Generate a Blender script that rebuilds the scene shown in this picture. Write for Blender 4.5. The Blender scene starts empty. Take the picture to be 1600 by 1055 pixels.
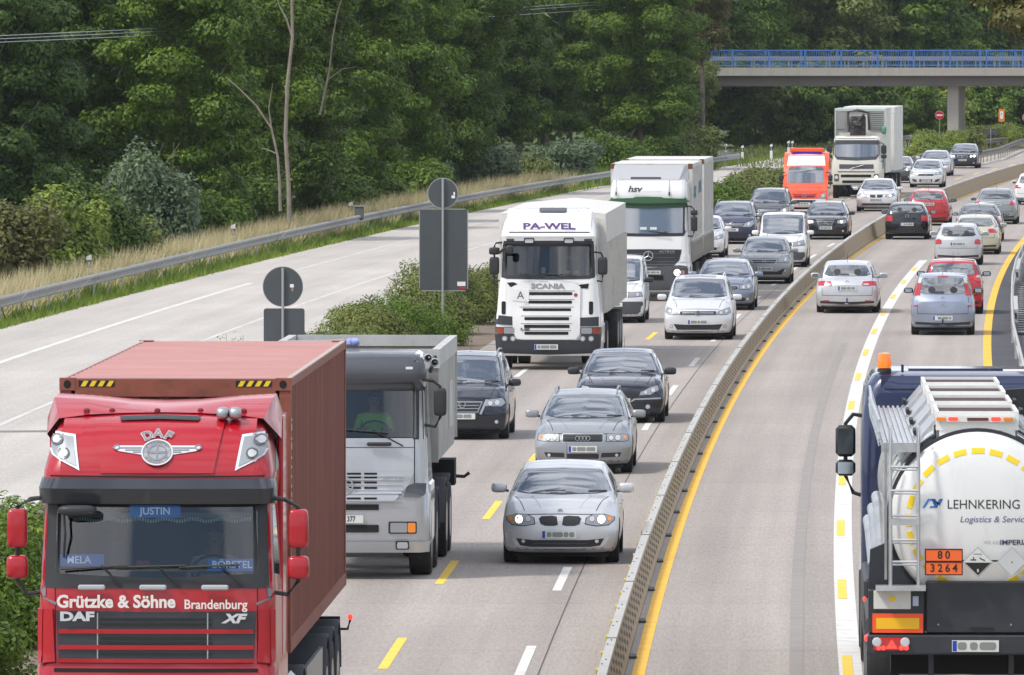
import bpy, bmesh, math, random
import numpy as np
from mathutils import Vector, Matrix
from mathutils.bvhtree import BVHTree
random.seed(7); RNG = np.random.default_rng(7)
SC = bpy.context.scene; COL = SC.collection
H = 7.96; F = 14500.0; HY = 55.0          # camera height (m), focal length (photo px), horizon row
# ---------------------------------------------------------------- camera, world, sun, exposure
cam_d = bpy.data.cameras.new('camera'); cam = bpy.data.objects.new('camera', cam_d); COL.objects.link(cam)
cam.location = (0, 0, H); cam.rotation_euler = (math.radians(90), 0, 0)
cam_d.sensor_width = 36; cam_d.lens = F/1600*36; cam_d.shift_y = -(527.5-HY)/1600
cam_d.clip_start = 1; cam_d.clip_end = 3000
SC.camera = cam
SUN_EL, SUN_AZ = 52, 240                  # azimuth clockwise from +Y (camera looks along +Y)
w = bpy.data.worlds.new('World'); SC.world = w; w.use_nodes = True
nt = w.node_tree; N = nt.nodes; LK = nt.links; N.clear()
def nd(tree, t, **k):
    n = tree.nodes.new(t)
    for a, b in k.items():
        if a in n.inputs and not hasattr(n, a): n.inputs[a].default_value = b
        else: setattr(n, a, b)
    return n
out = nd(nt, 'ShaderNodeOutputWorld'); bg = nd(nt, 'ShaderNodeBackground'); bg.inputs['Strength'].default_value = 0.088
sky = nd(nt, 'ShaderNodeTexSky'); sky.sky_type = 'NISHITA'; sky.sun_disc = False
sky.sun_elevation = math.radians(SUN_EL); sky.sun_rotation = math.radians(SUN_AZ)
tc = nd(nt, 'ShaderNodeTexCoord'); mp = nd(nt, 'ShaderNodeMapping'); mp.inputs['Scale'].default_value = (1, 1, 2.2)
nz = nd(nt, 'ShaderNodeTexNoise'); nz.inputs['Scale'].default_value = 5.0; nz.inputs['Detail'].default_value = 8; nz.inputs['Roughness'].default_value = .6
cr = nd(nt, 'ShaderNodeValToRGB'); cr.color_ramp.elements[0].position = .44; cr.color_ramp.elements[1].position = .54
nz2 = nd(nt, 'ShaderNodeTexNoise'); nz2.inputs['Scale'].default_value = 9; nz2.inputs['Detail'].default_value = 6
cc = nd(nt, 'ShaderNodeValToRGB'); cc.color_ramp.elements[0].position = .3; cc.color_ramp.elements[1].position = .68
cc.color_ramp.elements[0].color = (.42, .48, .60, 1); cc.color_ramp.elements[1].color = (1, 1, 1, 1)
mul = nd(nt, 'ShaderNodeMixRGB'); mul.blend_type = 'MULTIPLY'; mul.inputs['Fac'].default_value = 1; mul.inputs['Color2'].default_value = (15, 15, 15.4, 1)
mx = nd(nt, 'ShaderNodeMixRGB')
LK.new(tc.outputs['Generated'], mp.inputs['Vector']); LK.new(mp.outputs[0], nz.inputs['Vector']); LK.new(mp.outputs[0], nz2.inputs['Vector'])
LK.new(nz.outputs['Fac'], cr.inputs['Fac']); LK.new(nz2.outputs['Fac'], cc.inputs['Fac']); LK.new(cc.outputs[0], mul.inputs['Color1'])
LK.new(cr.outputs[0], mx.inputs['Fac']); LK.new(sky.outputs[0], mx.inputs['Color1']); LK.new(mul.outputs[0], mx.inputs['Color2'])
LK.new(mx.outputs[0], bg.inputs['Color']); LK.new(bg.outputs[0], out.inputs['Surface'])
sd = bpy.data.lights.new('sun', 'SUN'); sd.energy = 2.3; sd.angle = math.radians(8); sd.color = (1, .95, .88)
so = bpy.data.objects.new('sun', sd); COL.objects.link(so); so.location = (-30, -20, 60)
az = math.radians(SUN_AZ); el = math.radians(SUN_EL)
sdir = Vector((math.sin(az)*math.cos(el), math.cos(az)*math.cos(el), math.sin(el)))
so.rotation_euler = sdir.to_track_quat('Z', 'Y').to_euler()
SC.view_settings.view_transform = 'Standard'; SC.view_settings.look = 'None'; SC.view_settings.gamma = 1
SC.view_settings.exposure = 0.46
# ---------------------------------------------------------------- materials
MATS = {}
def mat(name, col, rough=.6, metal=0, noise=0, nscale=5, bump=0, bscale=40, coat=0, spec=None, emit=0, ecol=None, ior=None, dirt=None, uv=False, stretch=None):
    """Principled material; noise = relative colour variation, dirt = (colour, scale, amount)"""
    if name in MATS: return MATS[name]
    m = bpy.data.materials.new(name); m.use_nodes = True; t = m.node_tree; b = t.nodes['Principled BSDF']
    b.inputs['Base Color'].default_value = (*col, 1); b.inputs['Roughness'].default_value = rough; b.inputs['Metallic'].default_value = metal
    if coat: b.inputs['Coat Weight'].default_value = coat; b.inputs['Coat Roughness'].default_value = .04
    if ior: b.inputs['IOR'].default_value = ior
    if spec is not None: b.inputs['Specular IOR Level'].default_value = spec
    if emit: b.inputs['Emission Color'].default_value = (*(ecol or col), 1); b.inputs['Emission Strength'].default_value = emit
    c = nd(t, 'ShaderNodeTexCoord'); src = c.outputs['UV' if uv else 'Object']
    if stretch:
        mpp = nd(t, 'ShaderNodeMapping'); mpp.inputs['Scale'].default_value = stretch; t.links.new(src, mpp.inputs['Vector']); src = mpp.outputs[0]
    last = None
    if noise:
        n = nd(t, 'ShaderNodeTexNoise'); n.inputs['Scale'].default_value = nscale; n.inputs['Detail'].default_value = 8; t.links.new(src, n.inputs['Vector'])
        r = nd(t, 'ShaderNodeMapRange'); r.inputs['From Min'].default_value = .3; r.inputs['From Max'].default_value = .7
        r.inputs['To Min'].default_value = 1-noise; r.inputs['To Max'].default_value = 1+noise; t.links.new(n.outputs['Fac'], r.inputs['Value'])
        x = nd(t, 'ShaderNodeMixRGB'); x.blend_type = 'MULTIPLY'; x.inputs['Fac'].default_value = 1; x.inputs['Color1'].default_value = (*col, 1)
        t.links.new(r.outputs[0], x.inputs['Color2']); last = x.outputs[0]
    if dirt:
        dc, ds, da = dirt
        n = nd(t, 'ShaderNodeTexNoise'); n.inputs['Scale'].default_value = ds; n.inputs['Detail'].default_value = 10; n.inputs['Roughness'].default_value = .7
        t.links.new(src, n.inputs['Vector'])
        r = nd(t, 'ShaderNodeMapRange'); r.inputs['From Min'].default_value = .5; r.inputs['From Max'].default_value = .72; r.inputs['To Max'].default_value = da
        t.links.new(n.outputs['Fac'], r.inputs['Value'])
        x = nd(t, 'ShaderNodeMixRGB'); x.inputs['Color1'].default_value = (*col, 1); x.inputs['Color2'].default_value = (*dc, 1)
        t.links.new(r.outputs[0], x.inputs['Fac'])
        if last: t.links.new(last, x.inputs['Color1'])
        last = x.outputs[0]
    if last: t.links.new(last, b.inputs['Base Color'])
    if bump:
        n = nd(t, 'ShaderNodeTexNoise'); n.inputs['Scale'].default_value = bscale; n.inputs['Detail'].default_value = 5; t.links.new(src, n.inputs['Vector'])
        bb = nd(t, 'ShaderNodeBump'); bb.inputs['Strength'].default_value = bump; bb.inputs['Distance'].default_value = .02
        t.links.new(n.outputs['Fac'], bb.inputs['Height']); t.links.new(bb.outputs[0], b.inputs['Normal'])
    MATS[name] = m; return m
def leafmat(name, c1, c2, c3=None):
    if name in MATS: return MATS[name]
    m = bpy.data.materials.new(name); m.use_nodes = True; t = m.node_tree; b = t.nodes['Principled BSDF']
    g = nd(t, 'ShaderNodeNewGeometry'); r = nd(t, 'ShaderNodeValToRGB')
    e = r.color_ramp.elements; e[0].color = (*c1, 1); e[1].color = (*c2, 1)
    if c3: k = e.new(.93); k.color = (*c2, 1); e[-1].color = (*c3, 1)
    oc = nd(t, 'ShaderNodeTexCoord'); n = nd(t, 'ShaderNodeTexNoise'); n.inputs['Scale'].default_value = .55; n.inputs['Detail'].default_value = 3
    t.links.new(oc.outputs['Object'], n.inputs['Vector'])
    a = nd(t, 'ShaderNodeMath'); a.operation = 'MULTIPLY_ADD'; a.inputs[1].default_value = .6
    q = nd(t, 'ShaderNodeMapRange'); q.inputs['From Min'].default_value = .35; q.inputs['From Max'].default_value = .65; q.inputs['To Max'].default_value = .4
    t.links.new(n.outputs['Fac'], q.inputs['Value']); t.links.new(g.outputs['Random Per Island'], a.inputs[0]); t.links.new(q.outputs[0], a.inputs[2])
    t.links.new(a.outputs[0], r.inputs['Fac']); t.links.new(r.outputs[0], b.inputs['Base Color'])
    b.inputs['Roughness'].default_value = .55; b.inputs['Specular IOR Level'].default_value = .35
    tr = nd(t, 'ShaderNodeBsdfTranslucent'); t.links.new(r.outputs[0], tr.inputs['Color'])
    ms = nd(t, 'ShaderNodeMixShader'); ms.inputs['Fac'].default_value = .25
    o = [x for x in t.nodes if x.type == 'OUTPUT_MATERIAL'][0]
    t.links.new(b.outputs[0], ms.inputs[1]); t.links.new(tr.outputs[0], ms.inputs[2]); t.links.new(ms.outputs[0], o.inputs['Surface'])
    MATS[name] = m; return m
# ---------------------------------------------------------------- object helpers
def tag(o, label=None, cat=None, group=None, kind=None):
    if label: o['label'] = label
    if cat: o['category'] = cat
    if group: o['group'] = group
    if kind: o['kind'] = kind
    return o
def thing(name, loc, rz, label, cat, group=None):
    o = bpy.data.objects.new(name, None); COL.objects.link(o); o.empty_display_size = .3
    o.location = loc; o.rotation_euler = (0, 0, rz); return tag(o, label, cat, group)
def link(name, me, m=None, parent=None, smooth=None, loc=None):
    o = bpy.data.objects.new(name, me); COL.objects.link(o)
    if m is not None:
        for k in (m if isinstance(m, (list, tuple)) else [m]): me.materials.append(k)
    if smooth is not None:
        me.shade_smooth(); me.set_sharp_from_angle(angle=math.radians(smooth))
    if parent: o.parent = parent
    if loc: o.location = loc
    return o
class MB:
    def __init__(s): s.v = []; s.f = []; s.mi = []
    def add(s, vs, fs, mi=0):
        b = len(s.v); s.v += [tuple(p) for p in vs]; s.f += [tuple(b+i for i in q) for q in fs]; s.mi += [mi]*len(fs); return s
    def box(s, x0, x1, y0, y1, z0, z1, mi=0, bev=0):
        if bev:
            e = min(bev, (x1-x0)/2.1, (z1-z0)/2.1, (y1-y0)/2.1)
            vs = []; 
            rings = [(y0, e), (y0+e, 0), (y1-e, 0), (y1, e)]
            for (y, d) in rings:
                c = e
                for (x, z) in ((x0+d+c*(d == 0), z0+d), (x1-d-c*(d == 0), z0+d), (x1-d, z0+d+c*(d == 0)), (x1-d, z1-d-c*(d == 0)), (x1-d-c*(d == 0), z1-d), (x0+d+c*(d == 0), z1-d), (x0+d, z1-d-c*(d == 0)), (x0+d, z0+d+c*(d == 0))):
                    vs.append((x, y, z))
            fs = []
            for k in range(3):
                for i in range(8):
                    j = (i+1) % 8; fs.append((k*8+i, k*8+j, (k+1)*8+j, (k+1)*8+i))
            fs.append(tuple(range(7, -1, -1))); fs.append(tuple(24+i for i in range(8)))
            return s.add(vs, fs, mi)
        vs = [(x0,y0,z0),(x1,y0,z0),(x1,y1,z0),(x0,y1,z0),(x0,y0,z1),(x1,y0,z1),(x1,y1,z1),(x0,y1,z1)]
        return s.add(vs, [(0,3,2,1),(4,5,6,7),(0,1,5,4),(1,2,6,5),(2,3,7,6),(3,0,4,7)], mi)
    def tube(s, pts, r, n=8, mi=0, r2=None):
        P = [Vector(p) for p in pts]; vs = []; m = len(P)
        for i, p in enumerate(P):
            d = (P[min(i+1, m-1)]-P[max(i-1, 0)]).normalized()
            a = Vector((0, 0, 1)) if abs(d.z) < .9 else Vector((1, 0, 0))
            u = d.cross(a).normalized(); v = d.cross(u)
            rr = r if r2 is None else r+(r2-r)*i/(m-1)
            for k in range(n):
                t = 2*math.pi*k/n; vs.append(p+u*math.cos(t)*rr+v*math.sin(t)*rr)
        fs = [(i*n+k, i*n+(k+1) % n, (i+1)*n+(k+1) % n, (i+1)*n+k) for i in range(m-1) for k in range(n)]
        fs += [tuple(range(n-1, -1, -1)), tuple((m-1)*n+k for k in range(n))]
        return s.add(vs, fs, mi)
    def lathe(s, prof, axis='x', c=(0, 0, 0), n=24, mi=0, close=False):
        """prof: list of (axial, radius)"""
        vs = []
        for (a, r) in prof:
            for k in range(n):
                t = 2*math.pi*k/n; p, q = r*math.cos(t), r*math.sin(t)
                q3 = {'x': (a, p, q), 'y': (p, a, q), 'z': (p, q, a)}[axis]
                vs.append((q3[0]+c[0], q3[1]+c[1], q3[2]+c[2]))
        m = len(prof)
        fs = [(i*n+k, i*n+(k+1) % n, ((i+1) % m)*n+(k+1) % n, ((i+1) % m)*n+k) for i in range(m if close else m-1) for k in range(n)]
        if not close: fs += [tuple(range(n-1, -1, -1)), tuple((m-1)*n+k for k in range(n))]
        return s.add(vs, fs, mi)
    def prism(s, poly, y0, y1, plane='xz', mi=0):
        """polygon in a plane extruded along the remaining axis"""
        n = len(poly)
        def P(a, b, c): return {'xz': (a, c, b), 'yz': (c, a, b), 'xy': (a, b, c)}[plane]
        vs = [P(a, b, y0) for a, b in poly]+[P(a, b, y1) for a, b in poly]
        fs = [(i, (i+1) % n, n+(i+1) % n, n+i) for i in range(n)]+[tuple(range(n-1, -1, -1)), tuple(n+i for i in range(n))]
        return s.add(vs, fs, mi)
    def quad(s, a, b, c, d, mi=0): return s.add([a, b, c, d], [(0, 1, 2, 3)], mi)
    def mesh(s, name):
        me = bpy.data.meshes.new(name); me.from_pydata(s.v, [], s.f); me.update()
        bm = bmesh.new(); bm.from_mesh(me); bmesh.ops.recalc_face_normals(bm, faces=bm.faces); bm.to_mesh(me); bm.free()
        if any(s.mi): me.polygons.foreach_set('material_index', s.mi)
        return me
    def obj(s, name, m, parent=None, smooth=None):
        return link(name, s.mesh(name), m, parent, smooth)
def text_mesh(txt, size, bold=0.0, ext=.004, align='CENTER', shear=0, sx=1, space=1):
    c = bpy.data.curves.new('t', 'FONT'); c.body = txt; c.size = size; c.offset = bold*size; c.extrude = ext; c.shear = shear
    c.align_x = align; c.align_y = 'CENTER'; c.resolution_u = 3; c.space_character = space
    o = bpy.data.objects.new('t', c); COL.objects.link(o)
    dg = bpy.context.evaluated_depsgraph_get(); dg.update(); me = bpy.data.meshes.new_from_object(o.evaluated_get(dg))
    bpy.data.objects.remove(o); bpy.data.curves.remove(c)
    if sx != 1: me.transform(Matrix.Diagonal((sx, 1, 1, 1)))
    return me
def lettering(txt, size, m, parent, loc, face='front', **k):
    """flat letters standing proud of a face: front faces -Y, back faces +Y, right faces +X"""
    tilt = k.pop('tilt', 0); roll = k.pop('roll', 0)
    me = text_mesh(txt, size, **k)
    R = Matrix.Rotation(math.radians(90)-tilt, 4, 'X') @ Matrix.Rotation(roll, 4, 'Z')
    if face == 'back': R = Matrix.Rotation(math.pi, 4, 'Z') @ R
    if face == 'right': R = Matrix.Rotation(math.pi/2, 4, 'Z') @ R
    me.transform(R); return link('lettering', me, m, parent, loc=loc)
# surface patches: a 2D polygon cut into small cells and laid on a body surface
def refine(poly, cell):
    bm = bmesh.new(); vs = [bm.verts.new((a, b, 0)) for a, b in poly]; bm.faces.new(vs)
    us = [p[0] for p in poly]; ws = [p[1] for p in poly]
    for ax, lo, hi in ((0, min(us), max(us)), (1, min(ws), max(ws))):
        n = max(1, int((hi-lo)/cell)+1)
        for k in range(1, n):
            co = [0, 0, 0]; no = [0, 0, 0]; co[ax] = lo+(hi-lo)*k/n; no[ax] = 1
            bmesh.ops.bisect_plane(bm, geom=bm.verts[:]+bm.edges[:]+bm.faces[:], plane_co=co, plane_no=no, dist=1e-5)
    return bm
def patch(name, bvh, poly, m, parent, side='front', off=.006, cell=.08, skirt=.012, smooth=40):
    bm = refine(poly, cell); D = {'front': Vector((0, 1, 0)), 'back': Vector((0, -1, 0)), 'right': Vector((-1, 0, 0)), 'left': Vector((1, 0, 0)), 'top': Vector((0, 0, -1))}[side]
    bnd = [e for e in bm.edges if e.is_boundary]; orig = {}
    for v in bm.verts:
        a, b = v.co.x, v.co.y
        if side in ('front', 'back'): o = Vector((a, 0, b))-D*20
        elif side in ('left', 'right'): o = Vector((0, a, b))-D*20
        else: o = Vector((a, b, 20))
        h = bvh.ray_cast(o, D)
        if h[0] is None:
            h = bvh.find_nearest(o+D*(20 if side != 'top' else 19)); p, nn = h[0], h[1]
        else: p, nn = h[0], h[1]
        if nn.dot(D) > 0: nn = -nn
        v.co = p+nn*off; orig[v.index] = nn
    bm.verts.index_update(); nm = {}
    if skirt:
        for e in bnd:
            for v in e.verts:
                if v not in nm: nm[v] = bm.verts.new(v.co+D*skirt)
        for e in bnd:
            a, b = e.verts
            try: bm.faces.new((a, b, nm[b], nm[a]))
            except ValueError: pass
    bmesh.ops.recalc_face_normals(bm, faces=bm.faces)
    # keep the outside facing the viewer
    tot = sum((f.normal.dot(D)*f.calc_area() for f in bm.faces), 0)
    if tot > 0: bmesh.ops.reverse_faces(bm, faces=bm.faces)
    me = bpy.data.meshes.new(name); bm.to_mesh(me); bm.free()
    return link(name, me, m, parent, smooth)
def circ(cx, cz, r, n=14, rz=None): return [(cx+r*math.cos(2*math.pi*k/n), cz+(rz or r)*math.sin(2*math.pi*k/n)) for k in range(n)]
def rrect(x0, x1, z0, z1, r=.02, n=3):
    o = []
    for (cx, cz, a0) in ((x1-r, z1-r, 0), (x0+r, z1-r, 90), (x0+r, z0+r, 180), (x1-r, z0+r, 270)):
        for k in range(n+1):
            a = math.radians(a0+90*k/n); o.append((cx+r*math.cos(a), cz+r*math.sin(a)))
    return o
def mir(p): return [(-a, b) for a, b in reversed(p)]
def sym(p): return list(p)+[(-a, b) for a, b in reversed(p) if abs(a) > 1e-6]
def pchip(xs, ys, x):
    xs = np.array(xs, float); ys = np.array(ys, float); h = np.diff(xs); dl = np.diff(ys)/h; d = np.zeros(len(xs))
    for i in range(1, len(xs)-1):
        if dl[i-1]*dl[i] > 0:
            w1 = 2*h[i]+h[i-1]; w2 = h[i]+2*h[i-1]; d[i] = (w1+w2)/(w1/dl[i-1]+w2/dl[i])
    d[0] = dl[0]; d[-1] = dl[-1]
    x = np.asarray(x, float); k = np.clip(np.searchsorted(xs, x)-1, 0, len(xs)-2); t = (x-xs[k])/h[k]
    return ys[k]*(1+2*t)*(1-t)**2+d[k]*h[k]*t*(1-t)**2+ys[k+1]*t*t*(3-2*t)+d[k+1]*h[k]*t*t*(t-1)
def bvh_of(me):
    bm = bmesh.new(); bm.from_mesh(me); b = BVHTree.FromBMesh(bm); bm.free(); return b
# ---------------------------------------------------------------- road frame
def gp(px, py, z=0.0):
    d = F*(H-z)/(py-HY); return ((px-800)*d/F, d)
def barh(d): return .42+.25*min(1, max(0, (d-240)/160))
def fit(pts, deg=3, z=0.0):
    P = [gp(a, b, barh(F*7.5/(b-HY)) if z == 'bar' else z) for a, b in pts]; x = np.array([p[0] for p in P]); y = np.array([p[1] for p in P])
    c = np.polyfit((y-300)/200, x, deg); lo, hi = y.min(), y.max(); dc = np.polyder(c)
    def f(d):
        t = (np.clip(d, lo-15, hi+25)-300)/200; e = (np.asarray(d)-np.clip(d, lo-15, hi+25))/200
        return np.polyval(c, t)+np.polyval(dc, t)*e
    return f
BAR = fit([(936,1055),(958,990),(979,897),(1004,829),(1029,766),(1060,698),(1085,642),(1122,580),(1153,533),(1203,481),(1253,431),(1321,375),(1381,338),(1472,293),(1533,271),(1600,255)], 3, 'bar')
YEL = fit([(994,1055),(1020,959),(1040,866),(1066,785),(1088,723),(1107,683),(1128,642),(1147,605),(1166,574),(1197,530),(1228,493),(1271,450),(1330,402),(1378,365),(1457,320),(1490,306),(1600,275)], 3)
DIV = fit([(1331,1055),(1321,979),(1321,911),(1320,818),(1330,686),(1337,628),(1359,540),(1375,493),(1396,459),(1422,423),(1454,393)], 3)
RYL = fit([(1532,640),(1542,577),(1543,540),(1549,484),(1563,438),(1579,408),(1600,372)], 2)
JNT = fit([(880,981),(920,885),(986,760),(1060,630),(1128,530),(1190,471)], 3)
LWH = fit([(834,1035),(888,906),(975,741),(1016,669),(1054,611),(1088,568),(1118,533)], 3)
LYL = fit([(607,1030),(693,898),(761,806),(827,726),(1009,528)], 3)
RAIL = fit([(0,465),(185,419),(303,389),(398,372),(500,351),(654,318),(768,296),(900,276),(945,268),(1111,247)], 3, .75)
VERGE = fit([(0,512),(52,500),(190,467),(442,398),(654,351),(779,322),(900,298)], 2)
LNA = fit([(0,567),(322,462),(500,413),(653,372),(732,353)], 2)
LNB = fit([(0,665),(87,627),(303,535),(413,498),(500,466),(547,446),(653,418),(747,385)], 2)
_b = BAR
YEL = lambda d: _b(d)+.39
DIV = lambda d: _b(d)+3.05
RYL = lambda d: _b(d)+6.05
JNT = lambda d: _b(d)-.85
LWH = lambda d: _b(d)-1.08
LYL = lambda d: _b(d)-2.83
def slope(d): return float((BAR(d+4)-BAR(d-4))/8)
def strip(name, fl, fr, d0, d1, z, m, step=4, kind='structure', nx=1, zf=None):
    ds = np.arange(d0, d1+step*.5, step); V = []; UV = []; n = nx+1
    for d in ds:
        a, b = float(fl(d)), float(fr(d))
        for k in range(n):
            x = a+(b-a)*k/nx; V.append((x, d, z if zf is None else zf(x, d))); UV.append((x-float(BAR(d)), d))
    Fc = [(i*n+k, i*n+k+1, (i+1)*n+k+1, (i+1)*n+k) for i in range(len(ds)-1) for k in range(nx)]
    me = bpy.data.meshes.new(name); me.from_pydata(V, [], Fc); uv = me.uv_layers.new(name='UVMap')
    for l in me.loops: uv.data[l.index].uv = UV[l.vertex_index]
    me.update(); o = link(name, me, m)
    if kind: o['kind'] = kind
    return o
def dashes(fc, wd, lst, z, ln=6.0, off=0.0):
    mb = MB()
    for d in lst:
        n = 4
        for i in range(n):
            a, b = d+ln*i/n, d+ln*(i+1)/n; xa, xb = float(fc(a))+off, float(fc(b))+off
            mb.quad((xa-wd/2, a, z), (xa+wd/2, a, z), (xb+wd/2, b, z), (xb-wd/2, b, z))
    return mb
# ================================================================ THE SETTING
conc = mat('concrete_road', (.40, .375, .355), .9, noise=.06, nscale=.35, bump=.25, bscale=9, uv=True)
def road_material(name, base, streak, seam=True, scuff=0.0):
    m = bpy.data.materials.new(name); m.use_nodes = True; t = m.node_tree; b = t.nodes['Principled BSDF']; L = t.links
    b.inputs['Roughness'].default_value = .88
    u = nd(t, 'ShaderNodeUVMap'); sep = nd(t, 'ShaderNodeSeparateXYZ'); L.new(u.outputs[0], sep.inputs[0])
    def noise(scale, st, det=6, rough=.6):
        mp_ = nd(t, 'ShaderNodeMapping'); mp_.inputs['Scale'].default_value = st; L.new(u.outputs[0], mp_.inputs['Vector'])
        n = nd(t, 'ShaderNodeTexNoise'); n.inputs['Scale'].default_value = scale; n.inputs['Detail'].default_value = det; n.inputs['Roughness'].default_value = rough
        L.new(mp_.outputs[0], n.inputs['Vector']); return n.outputs['Fac']
    def rng(v, a, b_, c, d):
        r = nd(t, 'ShaderNodeMapRange'); r.inputs['From Min'].default_value = a; r.inputs['From Max'].default_value = b_
        r.inputs['To Min'].default_value = c; r.inputs['To Max'].default_value = d; L.new(v, r.inputs['Value']); return r.outputs[0]
    def mul_(a, v):
        x = nd(t, 'ShaderNodeMixRGB'); x.blend_type = 'MULTIPLY'; x.inputs['Fac'].default_value = 1
        if isinstance(a, tuple): x.inputs['Color1'].default_value = (*a, 1)
        else: L.new(a, x.inputs['Color1'])
        L.new(v, x.inputs['Color2']); return x.outputs[0]
    def math_(op, a, b_=None):
        x = nd(t, 'ShaderNodeMath'); x.operation = op
        for i, v in enumerate((a, b_)):
            if v is None: continue
            if isinstance(v, (int, float)): x.inputs[i].default_value = v
            else: L.new(v, x.inputs[i])
        return x.outputs[0]
    c = mul_(base, rng(noise(26, (1, .07, 1), 3, .8), .28, .72, .80, 1.20))         # exposed aggregate
    c = mul_(c, rng(noise(.5, (1, .12, 1)), .3, .7, .90, 1.08))                  # broad patches
    c = mul_(c, rng(noise(1.1, (1, .010, 1), 3), .35, .68, 1-streak, 1+streak*.5))   # tyre tracks along the lanes
    if seam:   # transverse slab joints every 5 m
        f = math_('FRACT', math_('MULTIPLY', sep.outputs['Y'], 1/5.0)); g = math_('LESS_THAN', f, .010)
        c = mul_(c, rng(g, 0, 1, 1, .78))
        pid = math_('FLOOR', math_('MULTIPLY', sep.outputs['Y'], 1/5.0)); wn = nd(t, 'ShaderNodeTexWhiteNoise'); wn.noise_dimensions = '1D'; L.new(pid, wn.inputs['W'])
        c = mul_(c, rng(wn.outputs['Value'], 0, 1, .96, 1.03))
    if scuff:
        x = nd(t, 'ShaderNodeMixRGB'); L.new(c, x.inputs['Color1']); x.inputs['Color2'].default_value = (.56, .54, .52, 1)
        L.new(rng(noise(.9, (1, .05, 1), 8, .75), .52, .75, 0, scuff), x.inputs['Fac']); c = x.outputs[0]
        x = nd(t, 'ShaderNodeMixRGB'); L.new(c, x.inputs['Color1']); x.inputs['Color2'].default_value = (.20, .18, .16, 1)
        L.new(rng(noise(1.8, (1, .5, 1), 10, .8), .60, .74, 0, .55), x.inputs['Fac']); c = x.outputs[0]
    L.new(c, b.inputs['Base Color'])
    bp = nd(t, 'ShaderNodeBump'); bp.inputs['Strength'].default_value = .3; bp.inputs['Distance'].default_value = .01
    L.new(noise(25, (1, .1, 1), 3), bp.inputs['Height']); L.new(bp.outputs[0], b.inputs['Normal'])
    return m
road_m = road_material('road_concrete', (.350, .310, .278), .17)
old_m = road_material('old_concrete', (.46, .425, .385), .09, scuff=.4)
dirt_m = mat('soil', (.16, .12, .085), .95, noise=.3, nscale=1.5, bump=.6, bscale=6)
grass_m = mat('grass_ground', (.075, .10, .030), .95, noise=.35, nscale=.8, bump=.8, bscale=7)
asph_m = mat('asphalt', (.060, .060, .066), .9, noise=.18, nscale=.5, bump=.2, bscale=30)
white_l = mat('white_marking', (.64, .63, .60), .8, noise=.08, nscale=3, dirt=((.40, .37, .34), 2.2, .75))
worn_l = mat('worn_marking', (.58, .56, .53), .85, dirt=((.40, .38, .35), .9, .95))
yellow_l = mat('yellow_marking', (.80, .45, .035), .75, noise=.08, nscale=2, dirt=((.48, .30, .10), 2.5, .5))
yellow_d = mat('yellow_dash', (.84, .55, .06), .75, noise=.06, nscale=2, dirt=((.5, .38, .2), 2.5, .4))
steel = mat('galvanised_steel', (.30, .30, .295), .6, .25, noise=.12, nscale=2, dirt=((.22, .21, .19), 2, .5))
dark_steel = mat('weathered_steel', (.20, .19, .18), .6, .5, noise=.2, nscale=2)
# terrain: one sheet out to the horizon, sinking behind the left guardrail
def ground_z(x, y):
    o = x-float(BAR(min(max(y, 60), 900)))
    z = -.05
    if o < -22.5: z -= min(2.2, (-22.5-o)*.16)*min(1, max(0, (560-y)/160))
    if o > 8.2: z -= min(3.0, (o-8.2)*.35)
    return z
xs = sorted(set([-1500, -700, -300, -150, -90]+list(np.arange(-60, 90, 3.0))+[110, 150, 250, 600, 1500])); ys = [-200, 0, 40]+list(np.arange(60, 900, 10.0))+[1000, 1300, 1800, 2600]
V = [(x, y, ground_z(x, y)) for y in ys for x in xs]; nxs = len(xs)
Fq = [(j*nxs+i, j*nxs+i+1, (j+1)*nxs+i+1, (j+1)*nxs+i) for j in range(len(ys)-1) for i in range(nxs-1)]
me = bpy.data.meshes.new('ground'); me.from_pydata(V, [], Fq); g = link('ground', me, grass_m, smooth=60); g['kind'] = 'structure'
o_ = lambda f, a: (lambda d: f(d)+a)
strip('median_strip', o_(BAR, -11.2), o_(BAR, -6.6), 60, 900, -.01, dirt_m)
strip('left_carriageway', lambda d: VERGE(min(d, 480)) if d < 480 else BAR(d)+float(VERGE(480)-BAR(480)), o_(BAR, -10.6), 60, 700, .0, old_m, nx=6)
strip('main_carriageway', o_(BAR, -6.8), o_(BAR, 6.1), 60, 900, .0, road_m, nx=6)
strip('asphalt_shoulder', o_(BAR, 6.1), o_(BAR, 7.75), 60, 900, .0, asph_m)
oldw = mat('old_white_paint', (.62, .60, .57), .85, noise=.08, nscale=1, dirt=((.42, .39, .35), .8, .8)); worn2 = mat('faded_white_paint', (.56, .54, .51), .85, noise=.06, nscale=1, dirt=((.41, .38, .34), .6, 1.0))
# painted lines
strip('left_edge_line', o_(BAR, -6.35), o_(BAR, -6.2), 60, 900, .004, worn_l)
strip('yellow_barrier_line', o_(YEL, -.075), o_(YEL, .085), 60, 800, .004, yellow_l)
strip('white_divider_line', o_(DIV, -.15), o_(DIV, .14), 60, 330, .004, white_l)
strip('yellow_edge_line', o_(RYL, -.10), o_(RYL, .11), 60, 800, .004, yellow_l)
strip('tyre_streak', o_(BAR, 2.28), o_(BAR, 2.46), 104, 240, .004, mat('tyre_streak', (.275, .25, .23), .9, noise=.08, nscale=2))
strip('expansion_joint', o_(JNT, -.009), o_(JNT, .009), 60, 700, .004, mat('joint_tar', (.085, .075, .07), .9))
strip('inner_edge_line', o_(BAR, -10.95+.2), o_(BAR, -10.95+.32), 60, 640, .004, worn_l)
strip('old_line', o_(LNA, -.10), o_(LNA, .10), 150, 300, .004, oldw)
strip('old_line', o_(LNA, -.07), o_(LNA, .07), 304, 560, .004, worn2)
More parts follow.
